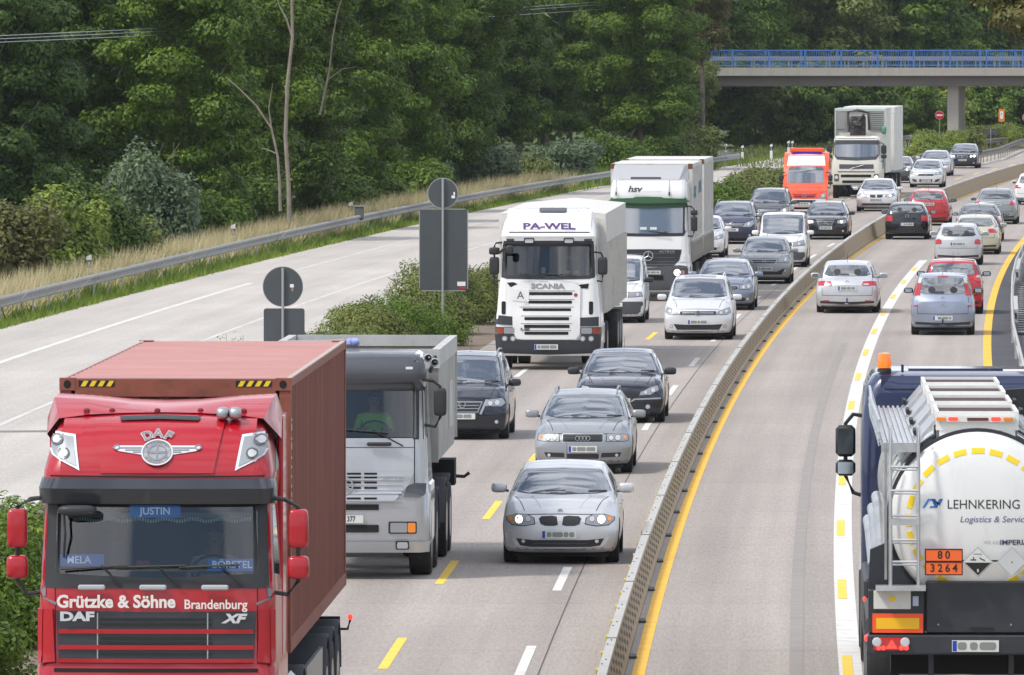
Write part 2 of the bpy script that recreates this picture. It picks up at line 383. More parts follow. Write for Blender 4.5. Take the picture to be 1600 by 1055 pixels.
def paint(name, mb, m):
    o = mb.obj(name, m); o['kind'] = 'structure'; return o
P_ = 18.0; d0w = float(F*H/(1055-HY))
paint('white_lane_dashes', dashes(LWH, .13, [F*H/(1055-HY)-.5+P_*k for k in range(-2, 40)], .004), white_l)
paint('yellow_lane_dashes', dashes(LYL, .13, [F*H/(912-HY)+12*(k) if 0 else F*H/(913-HY)+P_*(k) for k in range(-3, 1)]+[F*H/(913-HY)+P_*k for k in range(1, 30)], .004), yellow_d)
paint('white_truck_lane_dashes', dashes(BAR, .13, [216+P_*k for k in range(-7, 30)], .004, off=-4.95), white_l)
paint('yellow_divider_dashes', dashes(DIV, .13, [F*H/(1055-HY)-1+ (P_*.92)*k for k in range(-3, 13)], .008, ln=4.6, off=-.04), yellow_d)
mb = MB()
for i in range(28):
    a, b = 160+i*9, 160+i*9+8.9
    mb.quad((float(LNB(a))-.07, a, .004), (float(LNB(a))+.07, a, .004), (float(LNB(b))+.07, b, .004), (float(LNB(b))-.07, b, .004))
paint('old_lane_line', mb, worn2)
mb = MB(); 
for k in range(7):   # scuffs left by removed markings and a tar band
    a = 128+k*4; x = -13.2+k*.55
    mb.quad((x, a, .005), (x+.25, a, .005), (x+1.3, a+9, .005), (x+1.1, a+9, .005))
paint('removed_marking_scuffs', mb, worn_l)
mb = MB(); mb.quad((-20, 184.5, .006), (-8.2, 186.2, .006), (-8.2, 187.0, .006), (-20, 185.3, .006)); paint('tar_band', mb, mat('tar_grey', (.20, .19, .18), .9))
# ---------------------------------------------------------------- grass and ground cover (stuff)
def quick_mesh(name, V, nper, m):
    n = len(V)//nper; me = bpy.data.meshes.new(name); me.vertices.add(len(V)); me.vertices.foreach_set('co', np.asarray(V, np.float32).ravel())
    me.loops.add(len(V)); me.loops.foreach_set('vertex_index', np.arange(len(V), dtype=np.int32)); me.polygons.add(n)
    me.polygons.foreach_set('loop_start', np.arange(0, len(V), nper, dtype=np.int32)); me.update(calc_edges=True); me.materials.append(m); return me
def blades(name, pos, h, wd, m, lean=.35, bias=(0, 0)):
    n = len(pos); a = RNG.uniform(0, 2*np.pi, n); hh = h*RNG.uniform(.45, 1.15, n); ww = wd*RNG.uniform(.6, 1.4, n)
    dx = np.cos(a)*ww/2; dy = np.sin(a)*ww/2; lx = RNG.normal(0, lean, n)*hh+bias[0]*hh; ly = RNG.normal(0, lean, n)*hh+bias[1]*hh
    V = np.zeros((n, 3, 3)); V[:, 0] = pos+np.stack([-dx, -dy, 0*dx], 1); V[:, 1] = pos+np.stack([dx, dy, 0*dx], 1)
    V[:, 2] = pos+np.stack([lx, ly, hh], 1)
    return link(name, quick_mesh(name, V.reshape(-1, 3), 3, m))
def scatter(n, d0, d1, fa, fb, z=0, gz=False):
    d = d0+(d1-d0)*RNG.power(1.0, n); u = RNG.uniform(0, 1, n); A = np.array([float(fa(t)) for t in d]); B = np.array([float(fb(t)) for t in d])
    x = A+(B-A)*u; zz = np.array([ground_z(p, q) for p, q in zip(x, d)]) if gz else np.full(n, z); return np.stack([x, d, zz], 1)
lush = leafmat('lush_grass', (.14, .24, .02), (.28, .36, .05), (.34, .30, .10)); straw = leafmat('dry_grass', (.42, .34, .17), (.66, .57, .34), (.24, .27, .08)); weed = leafmat('weeds', (.07, .13, .015), (.18, .26, .04), (.34, .28, .08))
vv = lambda d: VERGE(d) if d < 480 else BAR(d)+float(VERGE(480)-BAR(480))
rl = lambda d: RAIL(d) if d < 540 else BAR(d)+float(RAIL(540)-BAR(540))
tag(blades('verge_grass', scatter(30000, 225, 640, o_(rl, -.6), o_(vv, .12), -.03), .24, .035, lush), kind='stuff')
tag(blades('roadside_dry_grass', scatter(34000, 225, 480, o_(rl, -3.2), o_(rl, -.35), 0, True), 1.1, .035, straw, .3, (.2, 0)), kind='stuff')
cl = scatter(260, 232, 560, o_(rl, -3.6), o_(rl, -.3), 0, True); cp = np.repeat(cl, 70, 0)+np.concatenate([RNG.normal(0, .35, (260*70, 1)), RNG.normal(0, 1.6, (260*70, 1)), np.zeros((260*70, 1))], 1)
tag(blades('roadside_weeds', cp, .8, .05, weed, .35), kind='stuff')
cl = scatter(220, 232, 620, o_(rl, -.5), o_(vv, -.1), 0); cp = np.repeat(cl, 30, 0)+np.concatenate([RNG.normal(0, .12, (220*30, 1)), RNG.normal(0, .5, (220*30, 1)), np.zeros((220*30, 1))], 1)
tag(blades('verge_weeds', cp, .42, .05, weed, .4), kind='stuff')
tag(blades('meadow_grass', scatter(60000, 230, 600, o_(rl, -16), o_(rl, -3), 0, True), .5, .05, weed, .3), kind='stuff')
tag(blades('median_grass', scatter(9000, 100, 700, o_(BAR, -10.6), o_(BAR, -7.6), 0), .25, .03, weed), kind='stuff')
tag(blades('right_bank_grass', scatter(6000, 100, 700, o_(BAR, 7.8), o_(BAR, 12), 0, True), .35, .04, weed), kind='stuff')
tag(blades('far_verge_grass', scatter(14000, 560, 900, o_(BAR, -26), o_(BAR, -8.0), 0, True), .5, .07, leafmat('far_grass', (.10, .14, .03), (.22, .25, .06))), kind='stuff')
# ---------------------------------------------------------------- leaves, trees, bushes
def leaf_cloud(name, blobs, m, size, dens, flat=.5):
    """blobs: (x,y,z,rx,ry,rz); small diamond leaves spread through the outer half of each clump"""
    out_ = []
    for (x, y, z, rx, ry, rz) in blobs:
        n = int(dens*(rx*ry+rx*rz+ry*rz)/3*12.5); u = RNG.normal(0, 1, (n, 3)); u /= np.linalg.norm(u, axis=1)[:, None]
        rr = 1-np.abs(RNG.normal(0, .22, n)); rr = np.clip(rr, .1, 1.1)
        # ragged, sprayed edges
        bump_ = 1+.16*np.sin(u[:, 0]*7+x)*np.cos(u[:, 2]*6+y)+.10*np.sin(u[:, 1]*11+z)
        c = u*np.array([rx, ry, rz])*(rr*bump_)[:, None]+np.array([x, y, z])
        nrm = u*1.0+RNG.normal(0, .42, (n, 3)); nrm[:, 2] += flat; nrm /= np.linalg.norm(nrm, axis=1)[:, None]
        t = np.cross(nrm, RNG.normal(0, 1, (n, 3))); t /= np.linalg.norm(t, axis=1)[:, None]+1e-9; b = np.cross(nrm, t)
        s = size*RNG.uniform(.55, 1.35, n)[:, None]; t *= s; b *= s*.55
        out_.append(np.stack([c-t, c+b, c+t, c-b], 1).reshape(-1, 3))
    return quick_mesh(name, np.concatenate(out_), 4, m)
def crown_blobs(r, z0, z1, n, seed, shape='round', sq=.5):
    rr = random.Random(seed); B = []
    for i in range(n):
        t = (i+.5)/n; z = z0+(z1-z0)*t
        if shape == 'round': R = r*(math.sin(math.pi*min(1, .12+t*.83)))**.5
        elif shape == 'cone': R = r*(1-t)**.75+.3
        else: R = r*(.75+.25*math.sin(t*9))
        a = i*2.4+rr.uniform(-.4, .4); q = R*rr.uniform(.55, .95); s = r*rr.uniform(.20, .36)
        B.append((math.cos(a)*q, math.sin(a)*q, z+rr.uniform(-.4, .4), s*rr.uniform(.8, 1.3), s*rr.uniform(.8, 1.3), s*sq*rr.uniform(.8, 1.4)))
    B.append((0, 0, (z0+z1)/2, r*.42, r*.42, (z1-z0)*.40))
    return B
bark = mat('bark', (.13, .11, .09), .9, noise=.35, nscale=4, bump=.5, bscale=20); pale_bark = mat('pale_bark', (.22, .185, .15), .85, noise=.25, nscale=3, bump=.3, bscale=15)
def trunk_mesh(h, r, seed, limbs=5, lean=.3):
    rr = random.Random(seed); mb = MB(); pts = [(lean*math.sin(k/5*2)*k/6, lean*.5*math.cos(k)*k/6, h*k/6-.4*(k == 0)) for k in range(7)]
    mb.tube(pts, r, 9, r2=r*.35)
    for i in range(limbs):
        z = h*rr.uniform(.3, .85); a = rr.uniform(0, 6.28); L = h*rr.uniform(.18, .32); p = Vector((lean*.3, 0, z))
        mb.tube([p, p+Vector((math.cos(a)*L*.5, math.sin(a)*L*.5, L*.35)), p+Vector((math.cos(a)*L, math.sin(a)*L, L*.9))], r*.35, 6, r2=r*.1)
    return mb.mesh('trunk')
G = {}
G['deep'] = leafmat('leaf_deep', (.030, .066, .004), (.108, .178, .014), (.28, .34, .05))
G['blue'] = leafmat('leaf_bluegreen', (.028, .064, .009), (.095, .162, .028), (.24, .30, .08))
G['mid'] = leafmat('leaf_mid', (.046, .100, .006), (.150, .238, .020), (.33, .40, .06))
G['lime'] = leafmat('leaf_lime', (.11, .17, .018), (.27, .34, .05), (.42, .45, .11))
G['grey'] = leafmat('leaf_greygreen', (.08, .125, .06), (.20, .27, .145), (.32, .38, .24))
G['brown'] = leafmat('leaf_brownish', (.075, .085, .02), (.18, .165, .045), (.27, .18, .07))
G['olive'] = leafmat('leaf_olive', (.08, .12, .022), (.22, .25, .055), (.36, .32, .12))
CR = {}
def crown(kind, shape, r, h, seed, size=.092, dens=125, z0=None):
    k = (kind, shape, r, h, seed)
    if k not in CR: CR[k] = leaf_cloud('crown', crown_blobs(r, (h*.14 if z0 is None else z0), h*.95, int(26+h*3.2), seed, shape), G[kind], size, dens)
    return CR[k]
TR = [trunk_mesh(9, .17, k) for k in range(3)]+[trunk_mesh(9, .17, 1, 0, .1)]
for m_ in TR: m_.materials.append(bark); m_.shade_smooth()
def tree_(d, px, kind, label, shape='round', r=3.4, h=13, seed=1, sc=1.0, z=None, group='trees along the edge of the wood', name='tree', off=None, size=.092, dens=125, z0=None):
    X = (px-800)*d/F if off is None else float(BAR(d))+off
    t = thing(name, (X, d, ground_z(X, d) if z is None else z), random.Random(px*7+d).uniform(0, 6.28), label, 'tree', group); t.scale = (sc, sc, sc)
    tk = link('trunk', TR[3 if kind == 'brown' else seed % 3], parent=t); tk.scale = (h/13, h/13, h/11)
    link('crown', crown(kind, shape, r, h, seed, size, dens, z0), parent=t); return t
def tree(d, px, kind, label, *a, **k):
    if d < 0: d = dfor(px, -d)
    return tree_(d, px, kind, label, *a, **k)
def bush(d, px, kind, label, r=1.4, h=2.0, seed=1, off=None, group=None, name='bush', n=9, size=.085, dens=90, z=None, cat='bush', sy=1):
    if d < 0: d = dfor(px, -d)
    X = (px-800)*d/F if off is None else float(BAR(d))+off
    k = ('b', kind, r, h, seed, n)
    if k not in CR:
        rr = random.Random(seed*31+5); B = [(rr.uniform(-.55, .55)*r, rr.uniform(-.55, .55)*r*sy, h*rr.uniform(.12, .72), r*rr.uniform(.3, .55), r*rr.uniform(.3, .55)*sy, h*rr.uniform(.18, .32)) for _ in range(n)]
        B.append((0, 0, h*.35, r*.8, r*.8*sy, h*.42)); CR[k] = leaf_cloud('foliage', B, G[kind], size, dens)
        mb = MB()
        for q in range(4): mb.tube([(0, 0, -.2), (rr.uniform(-.3, .3)*r, rr.uniform(-.3, .3)*r, h*.5), (rr.uniform(-.6, .6)*r, rr.uniform(-.6, .6)*r, h*.9)], .03, 5, r2=.01)
        CR[k+('s',)] = mb.mesh('stem'); CR[k+('s',)].materials.append(bark)
    t = thing(name, (X, d, ground_z(X, d) if z is None else z), random.Random(int(d)*3).uniform(0, 6.28) if sy == 1 else -math.atan(slope(d)), label, cat, group)
    link('foliage', CR[k], parent=t); link('stem', CR[k+('s',)], parent=t); return t
def dfor(px, k):
    best = None
    for d in np.arange(240, 780, 1.0):
        e = abs((px-800)*d/F-(float(rl(d))-k))
        if best is None or e < best[0]: best = (e, d)
    return float(best[1])
# front row of the wood, left to right as seen from the overpass
tree(-12.0, -40, 'blue', 'dark bluish tree standing at the left end of the wood', h=14, r=3.6, seed=1)
tree(-12.0, 40, 'deep', 'dark green tree behind the power wires at far left', h=14, r=3.6, seed=2)
tree(-12.0, 120, 'blue', 'dark bluish tree behind the power wires, left of the tall green tree', h=15, r=3.6, seed=3)
tree(-12.0, 215, 'deep', 'deep green tree filling the gap left of the tall bright green tree', h=15, r=3.4, seed=1)
tree(-5.6, 285, 'mid', 'tall leafy bright green tree hiding the end of the left power wires', h=14, r=3.2, seed=4)
tree(-5.6, 372, 'mid', 'tall mid green tree just left of the pale bare trunk', h=15, r=3.2, seed=5)
tree(-5.6, 430, 'deep', 'shaded dark tree directly behind the pale bare trunk', h=15, r=3.4, seed=2)
tree(-5.6, 520, 'mid', 'broad green tree just right of the pale bare trunk', h=15, r=3.5, seed=4)
tree(-5.6, 610, 'mid', 'bright green tree with drooping sprays above the round sign', h=14, r=3.4, seed=6)
tree(-5.6, 690, 'deep', 'dark green tree behind the round sign back', h=15, r=3.6, seed=3)
tree(-12.0, 765, 'deep', 'shaded tree left of the pale willow bush by the guardrail', h=15, r=3.7, seed=1)
tree(-12.0, 850, 'mid', 'mid green tree behind the white truck with purple lettering', h=15, r=3.8, seed=5)
tree(-12.0, 925, 'mid', 'dark tree above the cab of the truck with green sun visor', h=15, r=3.9, seed=2)
tree(-12.0, 1000, 'mid', 'tall tree above the white box truck, left of the bridge end', h=16, r=4.2, seed=6)
tree(548, 1000, 'mid', 'tall dark tree hiding the left end of the bridge', h=16, r=4.0, seed=3)
tree(600, 1098, 'brown', 'brownish tree overhanging the left end of the bridge railing', h=15, r=2.1, seed=7, z0=6.9)
tree(610, 1030, 'olive', 'olive green tree beneath the left end of the bridge', h=8, r=3.6, seed=8)
# second row, seen through the gaps
for i, (d, px, k) in enumerate([(-17.0, -30, 'deep'), (-18.5, 70, 'blue'), (-20.0, 170, 'deep'), (-17.0, 270, 'deep'), (-20.0, 350, 'blue'), (-20.0, 470, 'deep'), (-17.0, 570, 'blue'), (-17.0, 660, 'deep'), (-18.5, 730, 'blue'), (-17.0, 810, 'deep'), (-20.0, 890, 'blue'), (-17.0, 960, 'mid'), (-18.5, 985, 'mid')]):
    wh = ['at far left', 'left of the tall bright tree', 'left of the pale trunk', 'near the pale trunk', 'above the round sign', 'above the white trucks', 'towards the bridge'][min(6, i//2)]
    tree(d, px, k, 'shaded tree in the second row of the wood '+wh, h=17, r=4.4, seed=1+i % 3, sc=1.05, group='second row of trees in the wood')
# beyond the bridge
far = [(705, 1090, 'mid'), (715, 1150, 'mid'), (725, 1215, 'mid'), (722, 1290, 'olive'), (735, 1355, 'mid'), (730, 1420, 'mid'), (745, 1500, 'mid'), (750, 1570, 'olive'), (760, 1640, 'mid')]
fl_ = ['leafy green tree at the left above the bridge railing', 'dense green tree above the left part of the bridge railing', 'rounded green tree over the bridge, left of the crane truck', 'yellowish slender tree above the bridge over the orange ambulance', 'green tree above the bridge straight over the crane truck', 'full green tree above the bridge, right of the crane truck', 'green tree above the bridge pillar', 'olive tree above the bridge right of its pillar', 'green tree above the bridge at the right edge']
for (d, px, k), lb in zip(far, fl_):
    tree(d, px, k, lb, h=15, r=4.6, seed=4+(px % 3), sc=1.1, z=-.3, group='trees beyond the bridge', size=.17, dens=34)
for i, (d, px, k) in enumerate([(800, 1080, 'grey'), (805, 1160, 'mid'), (800, 1240, 'mid'), (810, 1330, 'olive'), (812, 1410, 'mid'), (815, 1490, 'mid'), (820, 1560, 'mid'), (825, 1640, 'olive')]):
    tree(d, px, k, 'tall hazy tree standing well behind the bridge', h=17, r=5.2, seed=1+i % 3, sc=1.25, z=0, group='hazy trees well behind the bridge')
# low shrubs seen under the bridge
us = [(660, 1120, 'mid', 'green shrub under the bridge behind the row of marker posts'), (665, 1180, 'olive', 'olive shrub under the bridge left of the ambulance'), (668, 1240, 'mid', 'leafy green shrub under the bridge above the ambulance'), (672, 1290, 'deep', 'dark shrub under the bridge just left of the crane truck'), (676, 1350, 'deep', 'dark shrub under the bridge behind the crane truck'), (684, 1420, 'mid', 'bright green shrub left of the no entry sign'), (690, 1458, 'lime', 'light green shrub behind the no entry sign'), (705, 1530, 'mid', 'green shrub just right of the bridge pillar'), (712, 1580, 'deep', 'dark green shrub behind the orange sign'), (720, 1630, 'mid', 'green shrub at the right edge under the bridge')]
for i, (d, px, k, lb) in enumerate(us):
    tree(d, px, k, lb, h=6.4 if px < 1400 else 5.4, r=2.9, seed=8+i % 3, z=-.4, name='shrub', group='shrubs under the bridge', size=.15, dens=40)
tree(315, 1648, 'brown', 'brownish tree hanging in at the top right corner over the bridge railing', h=17, r=2.9, seed=11, z=-2, z0=9.9, group=None, size=.10)
# backing wood as one mass
B = []; rr = random.Random(3)
for i in range(150):
    y = rr.uniform(440, 1000); x = float(BAR(min(y, 880)))+rr.uniform(-75, -34) if y < 880 else rr.uniform(-20, 110)
    if y > 860: x = rr.uniform(-10, 130)
    B.append((x, y, rr.uniform(2, 13), rr.uniform(4, 7), rr.uniform(3, 6), rr.uniform(4, 6)))
for i in range(60): B.append((-20+i*2.6, 900+rr.uniform(-15, 15), rr.uniform(1, 16), 5, 4, 5.5))
tag(link('distant_wood', leaf_cloud('distant_wood', B, G['deep'], .34, 4.5)), kind='stuff')
# shrubs in front of the left wood
for d, px, k, r, h, s, lb in [
    (-4.1, 8, 'brown', 1.9, 3.4, 1, 'reddish brown bush at the left edge above the dry grass'), (-2.8, 105, 'lime', 1.6, 3.6, 2, 'yellow green pointed bush at left in front of the dark wood'),
    (-2.7, 195, 'olive', 1.5, 2.4, 3, 'olive bush just above the guardrail left of the middle marker post'), (-3.4, 150, 'deep', 2.2, 4.2, 4, 'rounded dark bush left of the greyish willow'),
    (-4.1, 245, 'grey', 1.9, 5.0, 5, 'greyish willow bush left of the pale bare trunk'), (-4.0, 320, 'mid', 1.8, 3.0, 6, 'bright green low bush left of the pale trunk'),
    (-3.7, 400, 'deep', 2.0, 3.2, 7, 'dark low bush left beside the pale trunk foot'), (-3.9, 520, 'deep', 2.2, 3.4, 8, 'dark low bush right beside the pale trunk foot'),
    (-4.2, 590, 'mid', 2.0, 2.6, 9, 'leafy green bush left of the round sign'), (-3.8, 655, 'mid', 2.1, 2.8, 3, 'green bush right behind the round sign'),
    (-3.7, 760, 'grey', 2.0, 3.4, 6, 'pale willow bush beside the marker post near the white truck'), (-3.0, 822, 'olive', 1.8, 2.2, 8, 'brownish low bush right of the pale willow bush'),
    (-3.2, 885, 'grey', 2.0, 2.6, 2, 'pale green bush above the guardrail behind the trucks'), (-3.4, 960, 'mid', 2.2, 3.0, 5, 'green bush behind the white box truck'),
    (-3.9, 1030, 'mid', 2.2, 3.0, 4, 'green bush above the roof of the white box truck'), (-3.4, 1080, 'olive', 2.2, 2.8, 7, 'olive bush right of the white box truck by the guardrail end'),
    (-3.6, 62, 'mid', 1.4, 1.6, 5, 'small green bush above the dry grass near the left marker post'), (-3.6, 60, 'mid', 2.4, 2.0, 9, 'low bright green meadow bush at the left')]:
    bush(d, px, k, lb, r, h, s, group='bushes in front of the wood', n=11, size=.10, dens=70)
# pale bare trunk and leaning forked stem
def bare(name, pts, r, r2, m, label, cat='tree', br=()):
    x0, y0, z0 = pts[0]; t = thing(name, (x0, y0, z0), 0, label, cat); mb = MB(); mb.tube([(a-x0, b-y0, c-z0) for a, b, c in pts], r, 10, r2=r2)
    mb.obj('trunk', m, t, 60)
    for b_ in br:
        q = MB(); q.tube([(a-x0, b-y0, c-z0) for a, b, c in b_], r*.5, 7, r2=r*.15); q.obj('branch', m, t, 60)
    return t
def wp(px, py, d): return ((px-800)*d/F, d, H-(py-HY)*d/F)
D_ = 330
bare('bare_tree', [wp(*p, D_) for p in ((452, 345), (451, 290), (446, 215), (449, 130), (457, 60), (456, 0), (455, -60), (458, -140))], .085, .04, pale_bark, 'tall pale bare trunk standing alone in front of the wood', br=[[wp(457, 60, D_), wp(448, 30, D_), wp(436, 8, D_), wp(425, -30, D_)]])
bare('leaning_tree', [wp(*p, D_+4) for p in ((438, 330), (437, 290), (434, 245), (424, 200), (400, 165), (375, 140), (352, 120))], .06, .02, pale_bark, 'thin leaning forked trunk left of the tall pale trunk', br=[[wp(424, 200, D_+4), wp(420, 170, D_+4), wp(426, 130, D_+4)], [wp(432, 240, D_+4), wp(415, 233, D_+4), wp(408, 232, D_+4)]])
bare('branching_tree', [wp(*p, 352) for p in ((500, 180), (515, 110), (520, 60), (527, 20), (540, -20))], .045, .02, bark, 'thin grey stem rising through the foliage right of the pale trunk', br=[[wp(512, 125, 352), wp(535, 108, 352), wp(560, 104, 352)]])
# hedge of the median
for i, (d, off, k, r, h, lb) in enumerate([
    (113, -7.9, 'mid', 1.2, 1.7, 'green hedge bush at the lower left corner beside the red truck'), (121, -8.2, 'mid', 1.4, 1.7, 'green hedge bush behind the red mirrors at left'), (130, -8.9, 'mid', 1.5, 1.6, 'green hedge bush rising left of the red truck roof'),
    (225, -9.5, 'olive', 1.5, 1.05, 'median bush between tipper and the sign backs'), (231, -9.4, 'olive', 1.8, 1.35, 'median bush in front of the tall rectangular sign back'),
    (238, -9.0, 'mid', 1.9, 1.5, 'median bush at the foot of the tall sign post'), (247, -8.9, 'olive', 1.9, 1.75, 'reddish median bush right of the tall sign back'), (256, -8.8, 'olive', 1.8, 1.9, 'median bush left of the white truck with purple lettering'), (266, -9, 'olive', 1.7, 1.6, 'median bush partly behind the white truck with purple lettering'),
    (400, -8.8, 'mid', 1.8, 1.7, 'median bush beside the white box truck'), (415, -8.7, 'mid', 1.8, 1.8, 'median bush left of the dark blue estate'), (430, -8.9, 'olive', 1.8, 1.7, 'median bush behind the grey people carrier'), (446, -8.9, 'olive', 1.8, 1.6, 'median bush left of the ambulance mirror'), (462, -9.0, 'olive', 1.8, 1.6, 'median bush left behind the ambulance'), (478, -9.0, 'brown', 1.7, 1.5, 'brownish median bush left of the ambulance roof'), (380, -9, 'mid', 1.7, 1.5, 'median bush hidden low behind the box truck'),
    (590, -9.3, 'lime', 2.0, 1.9, 'light green bush right of the crane truck'), (603, -9.5, 'lime', 2.0, 2.0, 'light green bush left of the bridge pillar foot'), (618, -9.5, 'olive', 2.0, 1.8, 'olive bush at the foot of the bridge pillar'), (665, -10.5, 'olive', 2.0, 1.6, 'olive bush right of the bridge pillar'), (690, -10.5, 'lime', 2.0, 1.7, 'light green bush below the orange sign')]):
    bush(d, 0, k, lb, r, h, 10+i % 5, off=off, group='bushes on the median', name='median_bush', n=12, size=.040 if d < 300 else .07, dens=340 if d < 300 else 130, z=-.05)
for i, (px, d) in enumerate([(345, 205), (372, 207), (262, 170)]):   # weed sprigs
    mb = MB(); x0 = (px-800)*d/F; rr = random.Random(i)
    t = thing('weed_plant', (x0, d, 0), 0, ['thin weed sprig above the container roof, left one', 'thin weed sprig above the container roof, nearer the small sign', 'weed sprig hidden behind the container'][i], 'plant')
    for q in range(5): a = rr.uniform(-.3, .3); mb.tube([(a*.3, 0, 0), (a, 0, .5), (a*1.2, 0, 1.0+rr.uniform(0, .35))], .012, 5, r2=.004)
    mb.obj('stem', G['olive'], t); link('foliage', leaf_cloud('foliage', [(a_, 0, z_, .18, .18, .28) for a_, z_ in ((-.25, .8), (0, 1.1), (.25, .9), (.1, .5))], G['lime'], .035, 60), parent=t)
# ---------------------------------------------------------------- guardrails, delineators
def guardrail(name, fn, d0, d1, label, h=.75, group=None, m=steel, side=1, gz=0.0, cat='guardrail'):
    y0 = d0; x0 = float(fn(d0)); t = thing(name, (x0, y0, gz), 0, label, cat, group)
    prof = [(0, h-.31), (.06, h-.28), (.06, h-.22), (0, h-.18), (0, h-.14), (.06, h-.10), (.06, h-.04), (0, h), (-.02, h), (-.02, h-.31)]
    V = []; ds = np.arange(d0, d1+.1, 4); n = len(prof)
    for d in ds:
        for (a, z) in prof: V.append((float(fn(d))+a*side-x0, d-y0, z))
    Fc = [(i*n+k, i*n+(k+1) % n, (i+1)*n+(k+1) % n, (i+1)*n+k) for i in range(len(ds)-1) for k in range(n)]
    mb = MB(); mb.add(V, Fc); mb.obj('rail', m, t, 30)
    pb = None
    for k, d in enumerate(ds[:100]):
        x = float(fn(d))-x0
        if pb is None:
            q = MB(); q.box(-.07, -.025, -.05, .05, -.3, h-.06); pb = q.mesh('post'); pb.materials.append(m)
        link('post', pb, parent=t, loc=(x if side > 0 else x+.09, d-y0+.5, 0))
    return t
guardrail('guardrail', rl, 180, 556, 'long grey steel guardrail along the grass left of the empty carriageway')
def end_fn(d): return float(rl(556))-(d-556)*.0
t = thing('guardrail', (float(rl(556)), 556, 0), 0, 'short curved guardrail end turning away beyond the white box truck', 'guardrail'); mb = MB()
pts = [(0, 0), (.5, 4), (1.0, 8), (1.0, 14), (.4, 19), (-.6, 22), (-1.8, 24), (-3.0, 25)]
V = []
for (a, b) in pts:
    for (o2, z) in ((0, .44), (.05, .5), (.05, .7), (0, .76), (-.04, .76), (-.04, .44)): V.append((a+o2, b, z))
mb.add(V, [(i*6+k, i*6+(k+1) % 6, (i+1)*6+(k+1) % 6, (i+1)*6+k) for i in range(len(pts)-1) for k in range(6)]); mb.obj('rail', steel, t, 30)
for a, b in pts[::2]: mb = MB(); mb.box(a-.09, a-.045, b-.05, b+.05, -.2, .74); mb.obj('post', steel, t)
def trace(pts, z):
    P = [gp(a, b, z) for a, b in pts]; x = [p[0] for p in P]; y = [p[1] for p in P]; return (lambda d: float(np.interp(d, y, x)) if d < y[-1] else x[-1]+(d-y[-1])*(x[-1]-x[-2])/(y[-1]-y[-2])), y[0], y[-1]
f_, a_, b_ = trace([(1405, 213), (1478, 205), (1510, 203), (1560, 194), (1600, 188), (1640, 184)], .8)
guardrail('guardrail', f_, a_, b_, 'far grey guardrail passing behind the bridge pillar', .8, m=steel)
f_, a_, b_ = trace([(1405, 249), (1428, 244), (1463, 232), (1492, 226), (1539, 218), (1575, 214)], .78)
guardrail('guardrail', f_, a_, b_, 'dark guardrail left behind the black estate at the top of the queue', .78, m=dark_steel)
f_, a_, b_ = trace([(1518, 240), (1528, 237), (1562, 230), (1592, 218), (1640, 208)], .78)
guardrail('guardrail', f_, a_, b_, 'dark guardrail right of the black estate in front of the grass', .78, m=dark_steel)
pw = mat('post_white', (.8, .8, .78), .5); pbk = mat('post_black', (.02, .02, .022), .5); refl = mat('post_reflector', (.7, .72, .75), .15, .6)
def delineator(px, ytop, label, off=None, h=1.0, d=None):
    d = d or F*(H-h)/(ytop-HY); X = (px-800)*d/F; z = H-h-(ytop-HY)*d/F
    t = thing('marker_post', (X, d, 0), 0, label, 'marker post', 'black and white marker posts'); 
    tri = [(-.085, 0), (.085, 0), (.07, .13), (-.07, .13)]
    for nm, z0, z1, m in (('post', -.35, .62, pw), ('black_band', .62, .87, pbk)):
        mb = MB(); mb.prism(tri, z0, z1, 'xy'); mb.obj(nm, m, t)
    mb = MB(); n4 = 4; vs = [(a, b, .87) for a, b in tri]+[(-.085, 0, .98), (.085, 0, 1.04), (.07, .13, 1.04), (-.07, .13, .98)]
    mb.add(vs, [(0, 1, 5, 4), (1, 2, 6, 5), (2, 3, 7, 6), (3, 0, 4, 7), (4, 5, 6, 7), (3, 2, 1, 0)]); mb.obj('cap', pw, t)
    mb = MB(); mb.box(-.03, .03, -.012, 0, .68, .82); mb.obj('reflector', refl, t); return t
for px, yt, lb in ((139, 400, 'marker post at left behind the guardrail, nearest to the camera'), (364, 352, 'marker post behind the guardrail left of the pale trunk'), (548, 317, 'marker post behind the guardrail beside a small grey box'), (831, 265, 'marker post behind the guardrail above the white truck'),
    (1069, 237, 'marker post above the white box truck roof'), (1119, 222, 'marker post behind the curved guardrail end, left one'), (1134, 226, 'marker post behind the curved guardrail end, right one'), (1160, 228, 'marker post standing alone between rail end and bushes'), (1205, 226, 'marker post left of the pair beside the ambulance'), (1232, 221, 'left post of the close pair above the ambulance'), (1238, 221, 'right post of the close pair above the ambulance'),
    (1476, 191, 'marker post between the no entry sign and the bridge pillar'), (1562, 186, 'marker post just below the orange sign'), (1588, 179, 'marker post right of the orange sign')):
    delineator(px, yt, lb)
t = thing('signal_box', wp(560, 332, 372), 0, 'small grey box behind the guardrail beside a marker post', 'box'); mb = MB(); mb.box(-.16, .22, 0, .3, -.3, .22, bev=.03); mb.obj('housing', mat('box_grey', (.10, .11, .11), .6), t); mb = MB(); mb.box(-.2, .26, -.03, .33, .225, .27); mb.obj('lid', steel, t)
